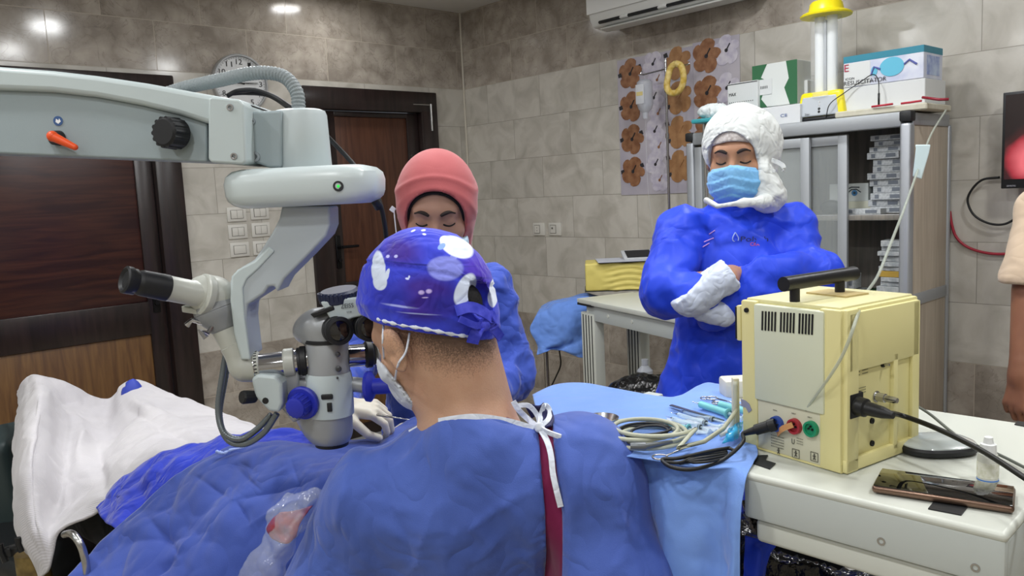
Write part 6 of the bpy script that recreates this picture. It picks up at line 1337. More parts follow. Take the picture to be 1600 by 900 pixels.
MB().ell((3.28, 1.78, 1.365), (.05, .09, .022)).link('folded_tubing_bag', mat('dark_grey_bag', '3c4146', .4), M=I4, label='dark folded bag seen through the left glass, upper shelf', cat='bag', smooth=True)
carton((3.22, 1.49, 1.00), (.09, .10, .08), 'grey carton with dark print on the middle shelf by the door frame'); carton((3.2, 1.49, 1.075), (.07, .07, .06), 'small carton standing on the grey carton, middle shelf')
z = .962
for k in range(14):
    h = .018+.006*(k % 3 == 1); carton((3.2+.008*math.sin(k*2.7), 1.30+.008*math.sin(k*1.9), z+h/2), (.08, .10, h-.001), ('yellow sachet pack' if k in (3, 7) else 'white sachet pack')+', %s from the shelf in the tall pile beside the cabinet post' % ('first','second','third','fourth','fifth','sixth','seventh','eighth','ninth','tenth','eleventh','twelfth','thirteenth','last')[k], 'sachet packs piled beside the cabinet post', m=mat('amber_pack', 'b4933e', .5) if k in (3, 7) else mat('white_pack', 'bcbfc0', .5, col2='9aa0a4', nscale=60), rz=.2*math.sin(k*3.1), strip=False); z += h
MB().box((3.24, 1.40, 1.0), (.16, .10, .07), bev=.01).link('green_tray', mat('dark_green_plastic', '1c4a2c', .4), M=I4, label='dark green plastic tray at the back of the middle shelf', cat='tray')

# ---- things on the cabinet top
TZC = CZ+.0005
# emergency lantern
lc = Wx(1291, 180, 3.20); lc = np.array([3.20, lc[1], TZC]); s_ = 1.0
la = bpy.data.objects.new('emergency_lantern', None); sc.collection.objects.link(la); la.location = lc; tag(la, 'yellow and grey rechargeable lantern with two tall tubes on the cabinet', 'lantern')
YL_ = mat('bright_yellow_plastic', 'e6d51c', .35); GL_ = mat('light_grey_plastic', 'b4bac0', .4)
def tap(y0, y1, x0, x1, z0, z1, k): 
    a = [(-x0, -y0, z0), (-x0, y0, z0), (x0, y0, z0), (x0, -y0, z0)]; b = [(-x1, -y1, z1), (-x1, y1, z1), (x1, y1, z1), (x1, -y1, z1)]; return [lc+np.array(p) for p in a], [lc+np.array(p) for p in b]
m = MB(); m.prism(*tap(.102, .085, .06, .05, .018, .118, 0)); bevm(m.link('lantern_base', YL_, la, M=I4), .012, 3)
m = MB(); m.prism([lc+np.array(p) for p in ((-.064, -.08, .02), (-.064, .088, .02), (-.054, .075, .10), (-.054, -.068, .10))], [lc+np.array(p) for p in ((-.03, -.08, .02), (-.03, .088, .02), (-.03, .075, .10), (-.03, -.068, .10))]); bevm(m.link('front_panel', GL_, la, M=I4), .006)
m = MB(); m.box(lc+[0, 0, .009], (.125, .21, .018), bev=.006); m.link('lantern_foot', M_bkpl, la, M=I4)
for k, zz in enumerate((.075, .062, .048, .036)): MB().lathe(lc+[-.0625+.001*k*0+(zz-.02)*.12, .0, zz], (-1, 0, .1), [(0, .0035 if k < 2 else .006), (.0025, .003 if k < 2 else .005)], 14).link('lantern_button', M_steel if k < 2 else M_bkpl, la, M=I4)
m = MB(); lettering(m, 'Star', lc+[-.0665, .058, .026], (0, -1, 0), (.15, 0, 1), .009, .022); m.link('lantern_lettering', bk, la, M=I4, auto=0)
MB().lathe(lc+[0, 0, .095], (0, 0, 1), [(0, .066), (.01, .060), (.33, .060), (.34, .055)], 40).link('clear_cover', mat('clear_lamp_cover', 'e6ebee', .08, alpha=.2, spec=.8), la, M=I4)
for s in (-.026, .026): MB().lathe(lc+[0, s, .10], (0, 0, 1), [(0, .020), (.33, .020)], 24).link('lamp_tube', mat('white_tube_glass', 'e4e8ea', .2), la, M=I4)
MB().box(lc+[0, 0, .25], (.02, .010, .30)).link('reflector', M_alu, la, M=I4)
MB().lathe(lc+[0, 0, .415], (0, 0, 1), [(0, .098), (.006, .100), (.012, .092), (.022, .068), (.05, .062), (.058, .055), (.06, 0)], 48).link('lantern_cap', YL_, la, M=I4)
m = MB(); ymin = lc[1]-.06
m.tube(smooth_path([lc+[-.063, -.03, .01], lc+[-.08, -.055, .06], lc+[-.05, -.10, .10], lc+[-.04, -.16, .135], lc+[-.05, -.21, .155], lc+[-.06, -.235, .13], lc+[-.065, -.24, .08]], 8), .0018, 6); m.link('charger_cord', M_cab, la, M=I4, auto=0, smooth=True)
m = MB(); e_ = lc+[-.065, -.24, .08]; m.tube([e_, e_-[0, 0, .045]], .004, 8); m.link('charger_plug', M_cab, la, M=I4, auto=0, smooth=True)
# boxes in room frame: helper from front-bottom-left pixel at plane x
def bx(name, px0, px1, pyt, pyb, x, dep, m, label, rz=0, z0=None, zt=None, cat='box', par=None):
    """carton whose near face spans the pixels at the plane x"""
    a = Wx(px0, pyb, x); b_ = Wx(px1, pyb, x); zb = z0 if z0 is not None else a[2]; t = Wx((px0+px1)/2, pyt, x)[2] if zt is None else zt
    c = np.array([x+dep/2, (a[1]+b_[1])/2, (zb+t)/2]); s = (dep, abs(a[1]-b_[1]), t-zb)
    o = bpy.data.objects.new(name, None); sc.collection.objects.link(o); o.location = (c[0], c[1], zb); tag(o, label, cat)
    R = Matrix.Translation(c) @ Matrix.Rotation(rz, 4, 'Z'); MB().box((0, 0, 0), s, bev=.002, seg=1).link('box_body', m, o, M=R); return o, R, s
M_wbox = mat('white_box', 'cfd2d2', .6)
o, R, s = bx('foam_box', 1318, 1445, 130, 172, 3.17, .20, M_wbox, 'long white carton under the resuscitator box on the cabinet', z0=TZC+.028)
zf = TZC+.028+s[2]
# clutter layer
c = np.array([3.24, Wx(1400, 170, 3.2)[1], TZC+.013]); MB().box(c+[0, .03, 0], (.26, .34, .024), rot=(0, 0, .03), bev=.004, seg=1).link('paper_bundle', mat('cream_paper_stack', 'c6c3b4', .7, col2='bdb9a6', nscale=30), M=I4, label='bundle of cream papers under the white cartons on the cabinet', cat='papers')
pr = np.array([3.09, Wx(1375, 170, 3.09)[1], TZC+.028])
for k, (x, y0, y1, zz, lb) in enumerate(((3.105, 1362, 1395, .030, 'long red pen lying on the papers, left one'), (3.12, 1408, 1440, .031, 'short red pen lying on the papers, right one'))):
    a = Wx(y0, 165, x); b_ = Wx(y1, 162, x); MB().tube([[x, a[1], TZC+zz], [x, b_[1], TZC+zz+.002]], .004, 8).link('red_pen', mat('red_plastic', 'b3283a', .4), M=I4, smooth=True, auto=0, label=lb, cat='pen', group='red pens on the cabinet')
a = Wx(1450, 160, 3.12); MB().tube([[3.12, a[1]+.02, TZC+.045], [3.115, a[1]-.04, TZC+.03], [3.12, a[1]-.07, TZC+.028]], .005, 8).link('red_marker', mat('dark_red_plastic', '8a1f30', .4), M=I4, smooth=True, auto=0, label='dark red marker at the right end of the cabinet top', cat='marker')
a = Wx(1488, 172, 3.40); MB().box((3.40, a[1], CZ-.01), (.012, .02, .05), bev=.003).link('cord_hook', M_steel, M=I4, label='small metal hook at the cabinet\'s right rear corner', cat='hook') if False else None
# resuscitator box: teal top, picture front
a = Wx(1318, 150, 3.17); b_ = Wx(1443, 130, 3.17)
pic_l, pic_r = a[1], b_[1]; zt_ = Wx(1318, 92, 3.17)[2]; ztr = Wx(1442, 68, 3.17)[2]
zb_ = zf+.001; rc = np.array([3.17+.09, (pic_l+pic_r)/2, 0]); hh = (zt_+ztr)/2-zb_; ww_ = abs(pic_l-pic_r)
rb = bpy.data.objects.new('resuscitator_box', None); sc.collection.objects.link(rb); rb.location = (rc[0], rc[1], zb_); tag(rb, 'teal and white resuscitator box with blue bag picture on the cabinet', 'box')
RM = Matrix.Translation((rc[0], rc[1], zb_))
MB().box((0, 0, hh/2), (.18, ww_, hh), bev=.002, seg=1).link('box_body', mat('printed_lilac_card', 'b9bfd6', .5, col2='d4d8e2', nscale=14), rb, M=RM)
MB().box((0, 0, hh-.012), (.1812, ww_+.0012, .026), bev=.001, seg=1).link('teal_band', mat('teal_card', '2f7f95', .5), rb, M=RM)
m = MB(); m.box((-.0907, ww_*.32, hh*.4), (.001, ww_*.34, hh*.75)); m.link('white_panel', M_wbox, rb, M=RM)
m = MB(); 
def disc(m, y, z, ry, rz, n=28, x=-.0912): 
    p = [(x, y+ry*math.cos(q), z+rz*math.sin(q)) for q in np.linspace(0, 2*PI, n, endpoint=False)]; m.prism(p, [(x-.0006, b, c) for _, b, c in p])
disc(m, -ww_*.12, hh*.48, ww_*.15, hh*.30); disc(m, ww_*.10, hh*.42, ww_*.04, hh*.15); m.link('printed_bag', mat('sky_blue_print', '5fb3cf', .4), rb, M=RM)
m = MB(); m.tube([(-.0915, ww_*.02, hh*.45), (-.0915, ww_*.1, hh*.55), (-.0915, ww_*.14, hh*.3)], .004, 6); m.tube([(-.0915, -ww_*.27, hh*.5), (-.0915, -ww_*.33, hh*.62), (-.0915, -ww_*.42, hh*.45)], .004, 6); m.link('printed_valve', mat('indigo_print', '525a9c', .5), rb, M=RM, auto=0)
m = MB(); lettering(m, 'E', (-.0918, ww_*.485, hh*.52), (0, -1, 0), (0, 0, 1), .028, .018); m.link('red_letter', mat('letter_red', 'a8324a', .5), rb, M=RM, auto=0)
m = MB(); lettering(m, 'ICON', (-.0918, ww_*.47, hh*.24), (0, -1, 0), (0, 0, 1), .009, .035); lettering(m, 'RESUSCITATOR', (-.0918, ww_*.49, hh*.07), (0, -1, 0), (0, 0, 1), .016, .165); m.link('dark_lettering', mat('letter_dark', '3a3a40', .5), rb, M=RM, auto=0)
m = MB(); m.box((0, -ww_/2-.0006, hh*.42), (.12, .001, hh*.6)); m.link('end_picture', mat('end_print', '7f8fc4', .5, col2='b6c6de', nscale=25), rb, M=RM)
# green and white carton, MAX carton, white cartons
o, R, s = bx('green_white_carton', 1176, 1246, 98, 165, 3.24, .12, mat('white_carton', 'd2d6d4', .6), 'white carton with dark green swooshes on the cabinet', z0=TZC+.09)
gm = mat('green_print', '2c6340', .5); m = MB()
for pts in ([(.5, -.5), (.5, .5), (.16, .5), (.30, .2), (.14, .1), (.3, -.3), (.16, -.5)], [(-.5, -.5), (-.5, .5), (-.26, .5), (-.32, .1), (-.22, -.1), (-.34, -.5)]):
    pp = [(-s[0]/2-.0005, y*s[1], z*s[2]) for y, z in pts]; m.prism(pp, [(x-.0006, y, z) for x, y, z in pp])
m.link('green_swoosh', gm, o, M=R, auto=0); MB().box((-s[0]/2-.0015, s[1]*.22, -.005), (.001, s[1]*.34, s[2]*.36)).link('carton_sticker', M_wbox, o, M=R)
m = MB(); lettering(m, 'IIIIII', (-s[0]/2-.002, s[1]*.34, -.012), (0, -1, 0), (0, 0, 1), .012, .04); m.link('barcode_print', bk, o, M=R, auto=0)
o, R, s = bx('lettered_carton', 1137, 1184, 128, 168, 3.22, .13, M_wbox, 'white carton lettered MAX behind the white hood on the cabinet', z0=TZC+.045)
m = MB(); lettering(m, 'MAX', (-s[0]/2-.0012, s[1]*.44, s[2]*.16), (0, -1, 0), (0, 0, 1), .014, .036); m.box((-s[0]/2-.0008, 0, s[2]*.47), (.001, s[1], .003)); lettering(m, 'IIIIIIIIIIII', (-s[0]/2-.0012, s[1]*.44, -.004), (0, -1, 0), (0, 0, 1), .003, s[1]*.8); m.link('carton_print', bk, o, M=R, auto=0)
o, R, s = bx('white_carton', 1215, 1262, 128, 165, 3.30, .10, M_wbox, 'plain white carton behind the lantern base on the cabinet', z0=TZC)
m = MB(); lettering(m, 'DE', (-s[0]/2-.0012, 0, .03), (0, -1, 0), (0, 0, 1), .008, .03); m.link('carton_print', M_bar, o, M=R, auto=0)
o, R, s = bx('flat_white_carton', 1180, 1250, 166, 190, 3.12, .16, mat('off_white_carton', 'd3d6d8', .6), 'flat white carton at the cabinet front edge left of the lantern', z0=TZC)
m = MB(); lettering(m, 'CE', (-s[0]/2-.0012, -s[1]*.08, -.008), (0, -1, 0), (0, 0, 1), .012, .03); m.link('carton_print', mat('blue_print', '5a74a8', .5), o, M=R, auto=0)
for k, (y, z, r, lb) in enumerate(((1148, 160, .05, 'left clear plastic film bag heap on the cabinet'), (1205, 160, .06, 'right clear plastic film bag heap on the cabinet'))):
    c = Wx(y, z, 3.16); C = [[(c[0]+r*math.sin(a)*math.cos(b_)*.7, c[1]-r*1.3*math.cos(a), TZC+.03+r*math.sin(a)*math.sin(b_)*.9) for a in np.linspace(0.1, PI-.1, 6)] for b_ in np.linspace(0, PI, 5)]
    sheet('film_bag', C, 30, 24, M_clear, M=I4, amp=.012, s=22, sd=k*5, thick=.0006, label=lb, cat='bag', group='film bags on the cabinet top') if k == 0 else None
# teal tray with cotton at the cabinet's left end
a = Wx(1088, 192, 3.02); b_ = Wx(1150, 188, 3.02); ty = (a[1]+b_[1])/2
tr_ = bpy.data.objects.new('teal_tray', None); sc.collection.objects.link(tr_); tr_.location = (3.06, ty, 1.70); tag(tr_, 'teal trolley tray with white cotton beside the white hood', 'tray')
zt0 = Wx(1095, 192, 3.02)[2]
m = MB(); m.box((3.10, ty, zt0+.006), (.24, abs(a[1]-b_[1]), .018), bev=.005); m.link('tray_plate', mat('teal_plastic', '3b9aa4', .4), tr_, M=I4)
MB().tube([(3.035, ty+.07, zt0), (3.035, ty+.07, zt0-.05), (3.05, ty+.065, 1.2), (3.05, ty+.065, .03)], .007, 10).link('tray_post', M_steel, tr_, M=I4)
c = Wx(1122, 176, 3.05); sdf('cotton_heap', lambda P: smin(smin(s_ell(P, c+[0, 0, 0], (.05, .06, .035)), s_ell(P, c+[0, .05, .01], (.04, .045, .03)), .02), s_ell(P, c+[.02, -.05, -.008], (.04, .05, .03)), .02), c-.14, c+.14, .005, mat('white_cotton', 'd3dadb', .9, bump=.6, bscale=40, bdist=.01), tr_, M=I4, disp=lambda V: .012*(crumple(V, 20)-.4))
# ---- television on the right wall
tv = bpy.data.objects.new('wall_television', None); sc.collection.objects.link(tv); ya, yz = 1.012, .30
a = Wx(1567, 145, RX-.09); b_ = Wx(1563, 295, RX-.09); ya = a[1]; zt_, zb_ = a[2], b_[2]; tv.location = (RX-.06, (ya+yz)/2, zb_); tag(tv, 'flat black television showing a red surgical image on the right wall', 'television')
MB().box((RX-.07, (ya+yz)/2, (zt_+zb_)/2), (.035, ya-yz, zt_-zb_), bev=.003).link('tv_body', M_bkpl, tv, M=I4)
MB().box((RX-.03, (ya+yz)/2, (zt_+zb_)/2), (.06, .2, .15)).link('wall_bracket', M_bkpl, tv, M=I4)
scr = bpy.data.materials.new('screen_eye_picture'); scr.use_nodes = True; n = scr.node_tree.nodes; l = scr.node_tree.links; b = n['Principled BSDF']; g = n.new('ShaderNodeNewGeometry'); mp = n.new('ShaderNodeMapping'); mp.vector_type = 'TEXTURE'; mp.inputs['Location'].default_value = (RX-.09, ya-.08, zb_+.13); mp.inputs['Scale'].default_value = (1, .13, .13); l.new(g.outputs['Position'], mp.inputs[0])
nz = n.new('ShaderNodeTexNoise'); nz.inputs['Scale'].default_value = 1.3; l.new(mp.outputs[0], nz.inputs[0]); va = n.new('ShaderNodeVectorMath'); va.operation = 'MULTIPLY_ADD'; va.inputs[1].default_value = (0, .35, .35); l.new(nz.outputs['Color'], va.inputs[0]); l.new(mp.outputs[0], va.inputs[2]); ln = n.new('ShaderNodeVectorMath'); ln.operation = 'LENGTH'; va2 = n.new('ShaderNodeVectorMath'); va2.operation = 'MULTIPLY'; va2.inputs[1].default_value = (0, 1, 1); l.new(va.outputs[0], va2.inputs[0]); l.new(va2.outputs[0], ln.inputs[0])
r = n.new('ShaderNodeValToRGB'); e = r.color_ramp.elements; e[0].position = .3; e[0].color = (*lin('e06a72'), 1); e[1].position = .98; e[1].color = (*lin('170708'), 1); q = r.color_ramp.elements.new(.62); q.color = (*lin('9c2a35'), 1); q = r.color_ramp.elements.new(.75); q.color = (*lin('3a1212'), 1); l.new(ln.outputs['Value'], r.inputs[0])
b.inputs['Base Color'].default_value = (.01, .01, .01, 1); b.inputs['Roughness'].default_value = .2; l.new(r.outputs[0], b.inputs['Emission Color']); b.inputs['Emission Strength'].default_value = .8
MB().box((RX-.0885, (ya+yz)/2-.0, (zt_+zb_)/2+.012), (.002, ya-yz-.02, zt_-zb_-.044)).link('tv_screen', scr, tv, M=I4)
m = MB(); lettering(m, 'SAMSUNG', (RX-.0885, ya-.02, zb_+.007), (0, -1, 0), (0, 0, 1), .006, .03); m.link('tv_lettering', mat('silver_print', 'a0a0a8', .5), tv, M=I4, auto=0)
# wall cables
P = [Wx(x, y, RX-.03) for x, y in ((1562, 277), (1535, 281), (1518, 297), (1512, 315), (1522, 336), (1545, 349), (1570, 350), (1590, 338), (1600, 322), (1612, 300))]
MB().tube(smooth_path(P, 8), .0045, 8).link('black_wall_cable', M_cab, M=I4, auto=0, smooth=True, label='black cable looping on the wall below the television', cat='cable')
P = [Wx(x, y, RX-.012) for x, y in ((1484, 330), (1487, 350), (1494, 370), (1510, 385), (1535, 394), (1565, 397), (1605, 393), (1650, 385))]
MB().tube(smooth_path(P, 8), .0055, 8).link('red_wall_cable', mat('red_cable', '9c2336', .4), M=I4, auto=0, smooth=True, label='red cable hanging along the tiled wall from behind the cabinet', cat='cable')
# ---- floral poster: two overlapping vinyl strips
def poster(name, y0, y1, z0, z1, label, x, seed):
    o = bpy.data.objects.new(name, None); sc.collection.objects.link(o); o.location = (RX, (y0+y1)/2, z0); tag(o, label, 'poster', 'floral wall sheets')
    MB().box((x, (y0+y1)/2, (z0+z1)/2), (.003, y0-y1, z1-z0)).link('sheet', mat('lilac_floral_vinyl', 'b9b4bc', .35, col2='a7a2b0', nscale=5), o, M=I4)
    fs = [mat('brown_petal', '9a6f50', .45, col2='7c5238', nscale=30), mat('lilac_petal', 'b3adc0', .45, col2='cdc9d2', nscale=30), mat('tan_petal', 'a98058', .45, col2='936a46', nscale=25), mat('bud_dark', '2d2c30', .5)]
    return o, fs
def flower(o, y, z, r, m, rot, dark, xs, k5=5):
    mb = MB()
    for k in range(k5):
        q = rot+2*PI*k/k5; cy, cz = y+r*.55*math.cos(q), z+r*.55*math.sin(q); pts = []
        for t in np.linspace(0, 2*PI, 14, endpoint=False):
            a, b_ = r*.56*math.cos(t), r*(.44+.1*math.sin(k*2.3))*math.sin(t)*(1+.3*math.cos(t)+.12*math.sin(3*t)); pts.append((xs-.0003*k, cy+a*math.cos(q)-b_*math.sin(q), cz+a*math.sin(q)+b_*math.cos(q)))
        mb.prism(pts, [(p[0]-.0003, p[1], p[2]) for p in pts])
    f = mb.link('printed_flower', m, o, M=I4, auto=0); s_ = MB(); s_.tube([(xs-.0022, y, z), (xs-.0022, y-.3*r, z+.45*r)], r*.045, 6); s_.lathe((xs-.0015, y, z), (-1, 0, 0), [(0, r*.14), (.0006, r*.14)], 12); s_.link('printed_stamen', dark, f, M=I4, auto=0)
pa_ = (Wx(965, 95, RX)[1], Wx(1083, 75, RX)[1], 1.452, 2.188); o, fs = poster('floral_wall_sheet', *pa_, 'large vinyl sheet of brown and lilac flowers behind the drip stand', RX-.003, 1)
ztop = 2.188
for k in range(4):
    z = 2.105-.175*k; flower(o, pa_[0]-.09, z, .075, fs[0], .4+.1*k, fs[3], RX-.0055); flower(o, pa_[0]-.245, z+.03, .062, fs[1], .9, fs[3], RX-.0055); flower(o, pa_[0]-.27, z-.055, .058, fs[1], .3, fs[0], RX-.0055); flower(o, pa_[0]-.405, z+.01, .078, fs[2], .1, fs[2], RX-.0055)
    b_ = MB(); 
    for dy, dz in ((-.155, .03), (-.33, .06), (-.34, -.03), (-.02, .0)):
        b_.prism([(RX-.0058, pa_[0]+dy+a, z+dz+c) for a, c in ((-.014, -.008), (.012, -.012), (.016, .008), (-.006, .014))], [(RX-.0062, pa_[0]+dy+a, z+dz+c) for a, c in ((-.014, -.008), (.012, -.012), (.016, .008), (-.006, .014))])
    b_.link('printed_buds', fs[3], o, M=I4, auto=0)
pb_ = (Wx(1083, 75, RX)[1]-.001, Wx(1156, 54, RX)[1], 1.5, 2.2); o, fs = poster('floral_wall_sheet', *pb_, 'narrower vinyl sheet of brown and lilac flowers next to the cabinet', RX-.003, 2)
for k in range(4):
    z = 2.125-.18*k; flower(o, pb_[0]-.08, z, .078, fs[0], .5+.1*k, fs[3], RX-.0055); flower(o, pb_[0]-.195, z+.01, .068, fs[1], .2, fs[3], RX-.0055)
# ---- drip stand
pz = (Wx(1038, 92, 3.36), Wx(1047, 300, 3.36)); iv = bpy.data.objects.new('drip_stand', None); sc.collection.objects.link(iv); iy = (pz[0][1]+pz[1][1])/2; iv.location = (3.36, iy, 0); tag(iv, 'chrome drip stand before the floral sheet with a yellow foam ring on its hook', 'drip stand')
MB().tube([(3.36, iy, .05), (3.36, iy, pz[0][2])], .0065, 12).link('pole', M_chrome, iv, M=I4)
MB().lathe((3.36, iy, Wx(1045, 212, 3.36)[2]), (0, 0, 1), [(-.012, .010), (.012, .010)], 16).link('collar', M_chrome, iv, M=I4)
zc_ = Wx(1040, 108, 3.36)[2]
m = MB(); yl_, yr_ = Wx(1003, 118, 3.36)[1], Wx(1078, 100, 3.36)[1]
m.tube([(3.36, yl_, zc_+.012), (3.36, yl_+.01, zc_-.004), (3.36, yl_-.01, zc_-.008), (3.36, iy, zc_), (3.36, yr_+.01, zc_+.003), (3.36, yr_, zc_+.012)], .0042, 8); m.link('hook_bar', M_chrome, iv, M=I4, auto=0, smooth=True)
m = MB()
for q in range(5): a = 2*PI*q/5; m.tube([(3.36, iy, .07), (3.36+.10*math.cos(a), iy+.22*math.sin(a), .04)], .012, 8)
m.link('foot', M_chrome, iv, M=I4)
# saline bottle hanging from the hook
ib = Wx(1004, 125, 3.33); ib = np.array([3.345, ib[1], ib[2]])
ivb = bpy.data.objects.new('saline_bottle', None); sc.collection.objects.link(ivb); ivb.location = ib; tag(ivb, 'upturned clear saline bottle with label hanging on the drip stand', 'bottle')
zt_ = ib[2]; H_ = zt_-Wx(1005, 186, 3.345)[2]
MB().lathe((ib[0], ib[1], zt_), (0, 0, -1), [(-.006, .01), (0, .030), (.01, .040), (H_*.62, .042), (H_*.75, .034), (H_*.84, .016), (H_, .013)], 28).link('bottle_body', mat('saline_plastic', 'c6cbd4', .15, alpha=.55, spec=.8), ivb, M=I4)
MB().box((ib[0]-.041, ib[1], zt_-H_*.37), (.003, .052, H_*.5), bev=.001).link('bottle_label', mat('white_label', 'c9ccd2', .5), ivb, M=I4); MB().box((ib[0]-.0432, ib[1], zt_-H_*.36), (.001, .04, H_*.10)).link('label_band', mat('pale_yellow_print', 'd3c384', .5), ivb, M=I4)
MB().tube([(3.345, ib[1], zt_), (3.352, ib[1], zc_-.0)], .0018, 6).link('hanger', M_clear, ivb, M=I4)
MB().tube(smooth_path([(ib[0], ib[1], zt_-H_), (ib[0], ib[1]-.0, zt_-H_-.12), (ib[0]-.02, ib[1]-.02, zt_-H_-.35), (ib[0]-.01, ib[1]-.04, zt_-H_-.6)], 8), .0022, 6).link('drip_line', M_clear, ivb, M=I4, auto=0, smooth=True)
# yellow foam ring
rg = [Wx(x, y, 3.345) for x, y in ((1056, 99), (1064, 103), (1068, 118), (1066, 134), (1058, 144), (1048, 145), (1042, 136), (1044, 120), (1048, 106), (1056, 99))]
MB().tube(smooth_path(rg, 6), .016, 14).link('foam_ring', mat('yellow_foam', 'c4a23a', .6, col2='e6d08a', nscale=35, bump=.7, bscale=60, bdist=.008), M=I4, auto=0, smooth=True, label='yellow plastic-wrapped foam ring hanging on the drip stand', cat='ring')
# ---- air conditioner
ac = bpy.data.objects.new('air_conditioner', None); sc.collection.objects.link(ac)
y0 = Wx(925, 47, 3.29)[1]; y1 = y0-.92; zb_ = 2.33; ac.location = (3.4, (y0+y1)/2, zb_); tag(ac, 'white split air conditioner high on the right wall', 'air conditioner')
prof = [(3.496, zb_+.02), (3.40, zb_-.0), (3.30, zb_+.012), (3.275, zb_+.04), (3.262, zb_+.085), (3.262, zb_+.24), (3.30, zb_+.275), (3.496, zb_+.28)]
m = MB(); m.prism([(x, y0, z) for x, z in prof][::-1], [(x, y1, z) for x, z in prof][::-1]); bevm(m.link('casing', mat('white_ac_plastic', 'd4d5d2', .35), ac, M=I4), .008)
m = MB(); m.prism([(x, y0+.004, z) for x, z in ((3.262, zb_+.075), (3.262, zb_+.24), (3.256, zb_+.24), (3.256, zb_+.075))], [(x, y1-.004, z) for x, z in ((3.262, zb_+.075), (3.262, zb_+.24), (3.256, zb_+.24), (3.256, zb_+.075))]); m.link('front_panel', mat('white_ac_panel', 'dcdddb', .25), ac, M=I4)
m = MB(); m.box((3.283, (y0+y1)/2, zb_+.033), (.012, .80, .022), rot=(0, .5, 0)); m.link('air_slot', M_bkpl, ac, M=I4)
MB().box((3.30, (y0+y1)/2, zb_+.001), (.055, .78, .006), rot=(0, -.35, 0), bev=.002).link('louvre', mat('white_ac_panel2', 'c6c7c3', .35), ac, M=I4)
for k in range(3): MB().box((3.279, y0-.23-.24*k, zb_+.033), (.012, .05, .024), rot=(0, .5, 0), bev=.002).link('slot_divider', MATS['white_ac_plastic'], ac, M=I4)
# ---- sockets on the right wall, six switches on the back wall
M_sw = mat('white_switch_plastic', 'cfcdc6', .35); M_swd = mat('switch_groove', '6b6862', .6)
for k, (x, lb) in enumerate(((843, 'white wall socket, the left of the pair beside the corner'), (868, 'white wall socket, the right of the pair beside the corner'))):
    c = Wx(x, 358, RX); o = bpy.data.objects.new('wall_socket', None); sc.collection.objects.link(o); o.location = (RX, c[1], c[2]-.04); tag(o, lb, 'socket', 'wall sockets')
    MB().box((RX-.004, c[1], c[2]), (.010, .104, .078), bev=.003).link('socket_plate', M_sw, o, M=I4); m = MB(); m.box((RX-.0092, c[1]+.012, c[2]), (.002, .05, .052)); m.link('socket_frame', M_swd, o, M=I4); MB().box((RX-.0102, c[1]+.012, c[2]), (.002, .044, .046)).link('socket_insert', M_sw, o, M=I4)
    for dz in ((-.009, .009) if k == 0 else (.0,)): MB().lathe((RX-.011, c[1]+.012+(.006 if k else 0), c[2]+dz+(.006 if k else 0)), (-1, 0, 0), [(0, .003 if k == 0 else .007), (.0008, .003 if k == 0 else .007)], 12).link('socket_hole', M_swd, o, M=I4)
sw = [(369, 335), (405, 332), (371, 362), (407, 359), (374, 390), (409, 387)]; pos = ['top left', 'top right', 'middle left', 'middle right', 'bottom left', 'bottom right']
for (x, y), p_ in zip(sw, pos):
    c = Wy(x, y, RY); o = bpy.data.objects.new('light_switch', None); sc.collection.objects.link(o); o.location = (c[0], RY, c[2]-.04); tag(o, 'white light switch, %s of six between the two doors' % p_, 'switch', 'light switches between the doors')
    MB().box((c[0], RY-.004, c[2]), (.108, .010, .078), bev=.003).link('switch_plate', M_sw, o, M=I4); MB().box((c[0], RY-.0092, c[2]), (.072, .002, .048)).link('switch_frame', M_swd, o, M=I4)
    for s in ((-.017, .017) if p_ != 'bottom left' else (0,)): MB().box((c[0]+s, RY-.0105, c[2]), (.0325 if s else .067, .004, .044), bev=.001).link('rocker', M_sw, o, M=I4)
# ---- clock
cc = Wy(373, 131, RY); R0 = .155; ckk = bpy.data.objects.new('wall_clock', None); sc.collection.objects.link(ckk); ckk.location = (cc[0], RY, cc[2]-R0); tag(ckk, 'round white wall clock with black numerals above the switches', 'clock')
MB().lathe((cc[0], RY-.002, cc[2]), (0, -1, 0), [(0, R0), (.03, R0), (.036, R0-.006), (.036, R0-.012), (.018, R0-.013)], 64).link('clock_rim', mat('silver_rim', 'b4b6b8', .3, .5), ckk, M=I4)
MB().lathe((cc[0], RY-.004, cc[2]), (0, -1, 0), [(0, R0-.014), (.022, R0-.014)], 64).link('clock_face', mat('clock_face_white', 'cfd1d2', .4), ckk, M=I4)
yf_ = RY-.0268
for h in range(1, 13):
    a = PI/2-h*PI/6; m = MB(); r_n = R0*.73; s_ = str(h); w = .034 if h > 9 else .018
    lettering(m, s_, (cc[0]+r_n*math.cos(a)-w/2, yf_, cc[2]+r_n*math.sin(a)-.014), (1, 0, 0), (0, 0, 1), .028, w, lift=.0004); m.link('numeral', bk, ckk, M=I4, auto=0)
m = MB()
for k in range(60):
    a = 2*PI*k/60; L_ = .010 if k % 5 == 0 else .006; m.tube([(cc[0]+(R0*.885)*math.cos(a), yf_-.0005, cc[2]+R0*.885*math.sin(a)), (cc[0]+(R0*.885-L_)*math.cos(a), yf_-.0005, cc[2]+(R0*.885-L_)*math.sin(a))], .0008, 4)
m.link('minute_marks', bk, ckk, M=I4, auto=0)
for nm, L_, a, r_ in (('hour_hand', .06, 2.95, .0035), ('minute_hand', .095, .05, .0025), ('second_hand', .10, -.02, .0010)):
    MB().tube([(cc[0]-.02*math.cos(a), yf_-.004, cc[2]-.02*math.sin(a)), (cc[0]+L_*math.cos(a), yf_-.004, cc[2]+L_*math.sin(a))], [r_, r_*.6], 6).link(nm, bk, ckk, M=I4)
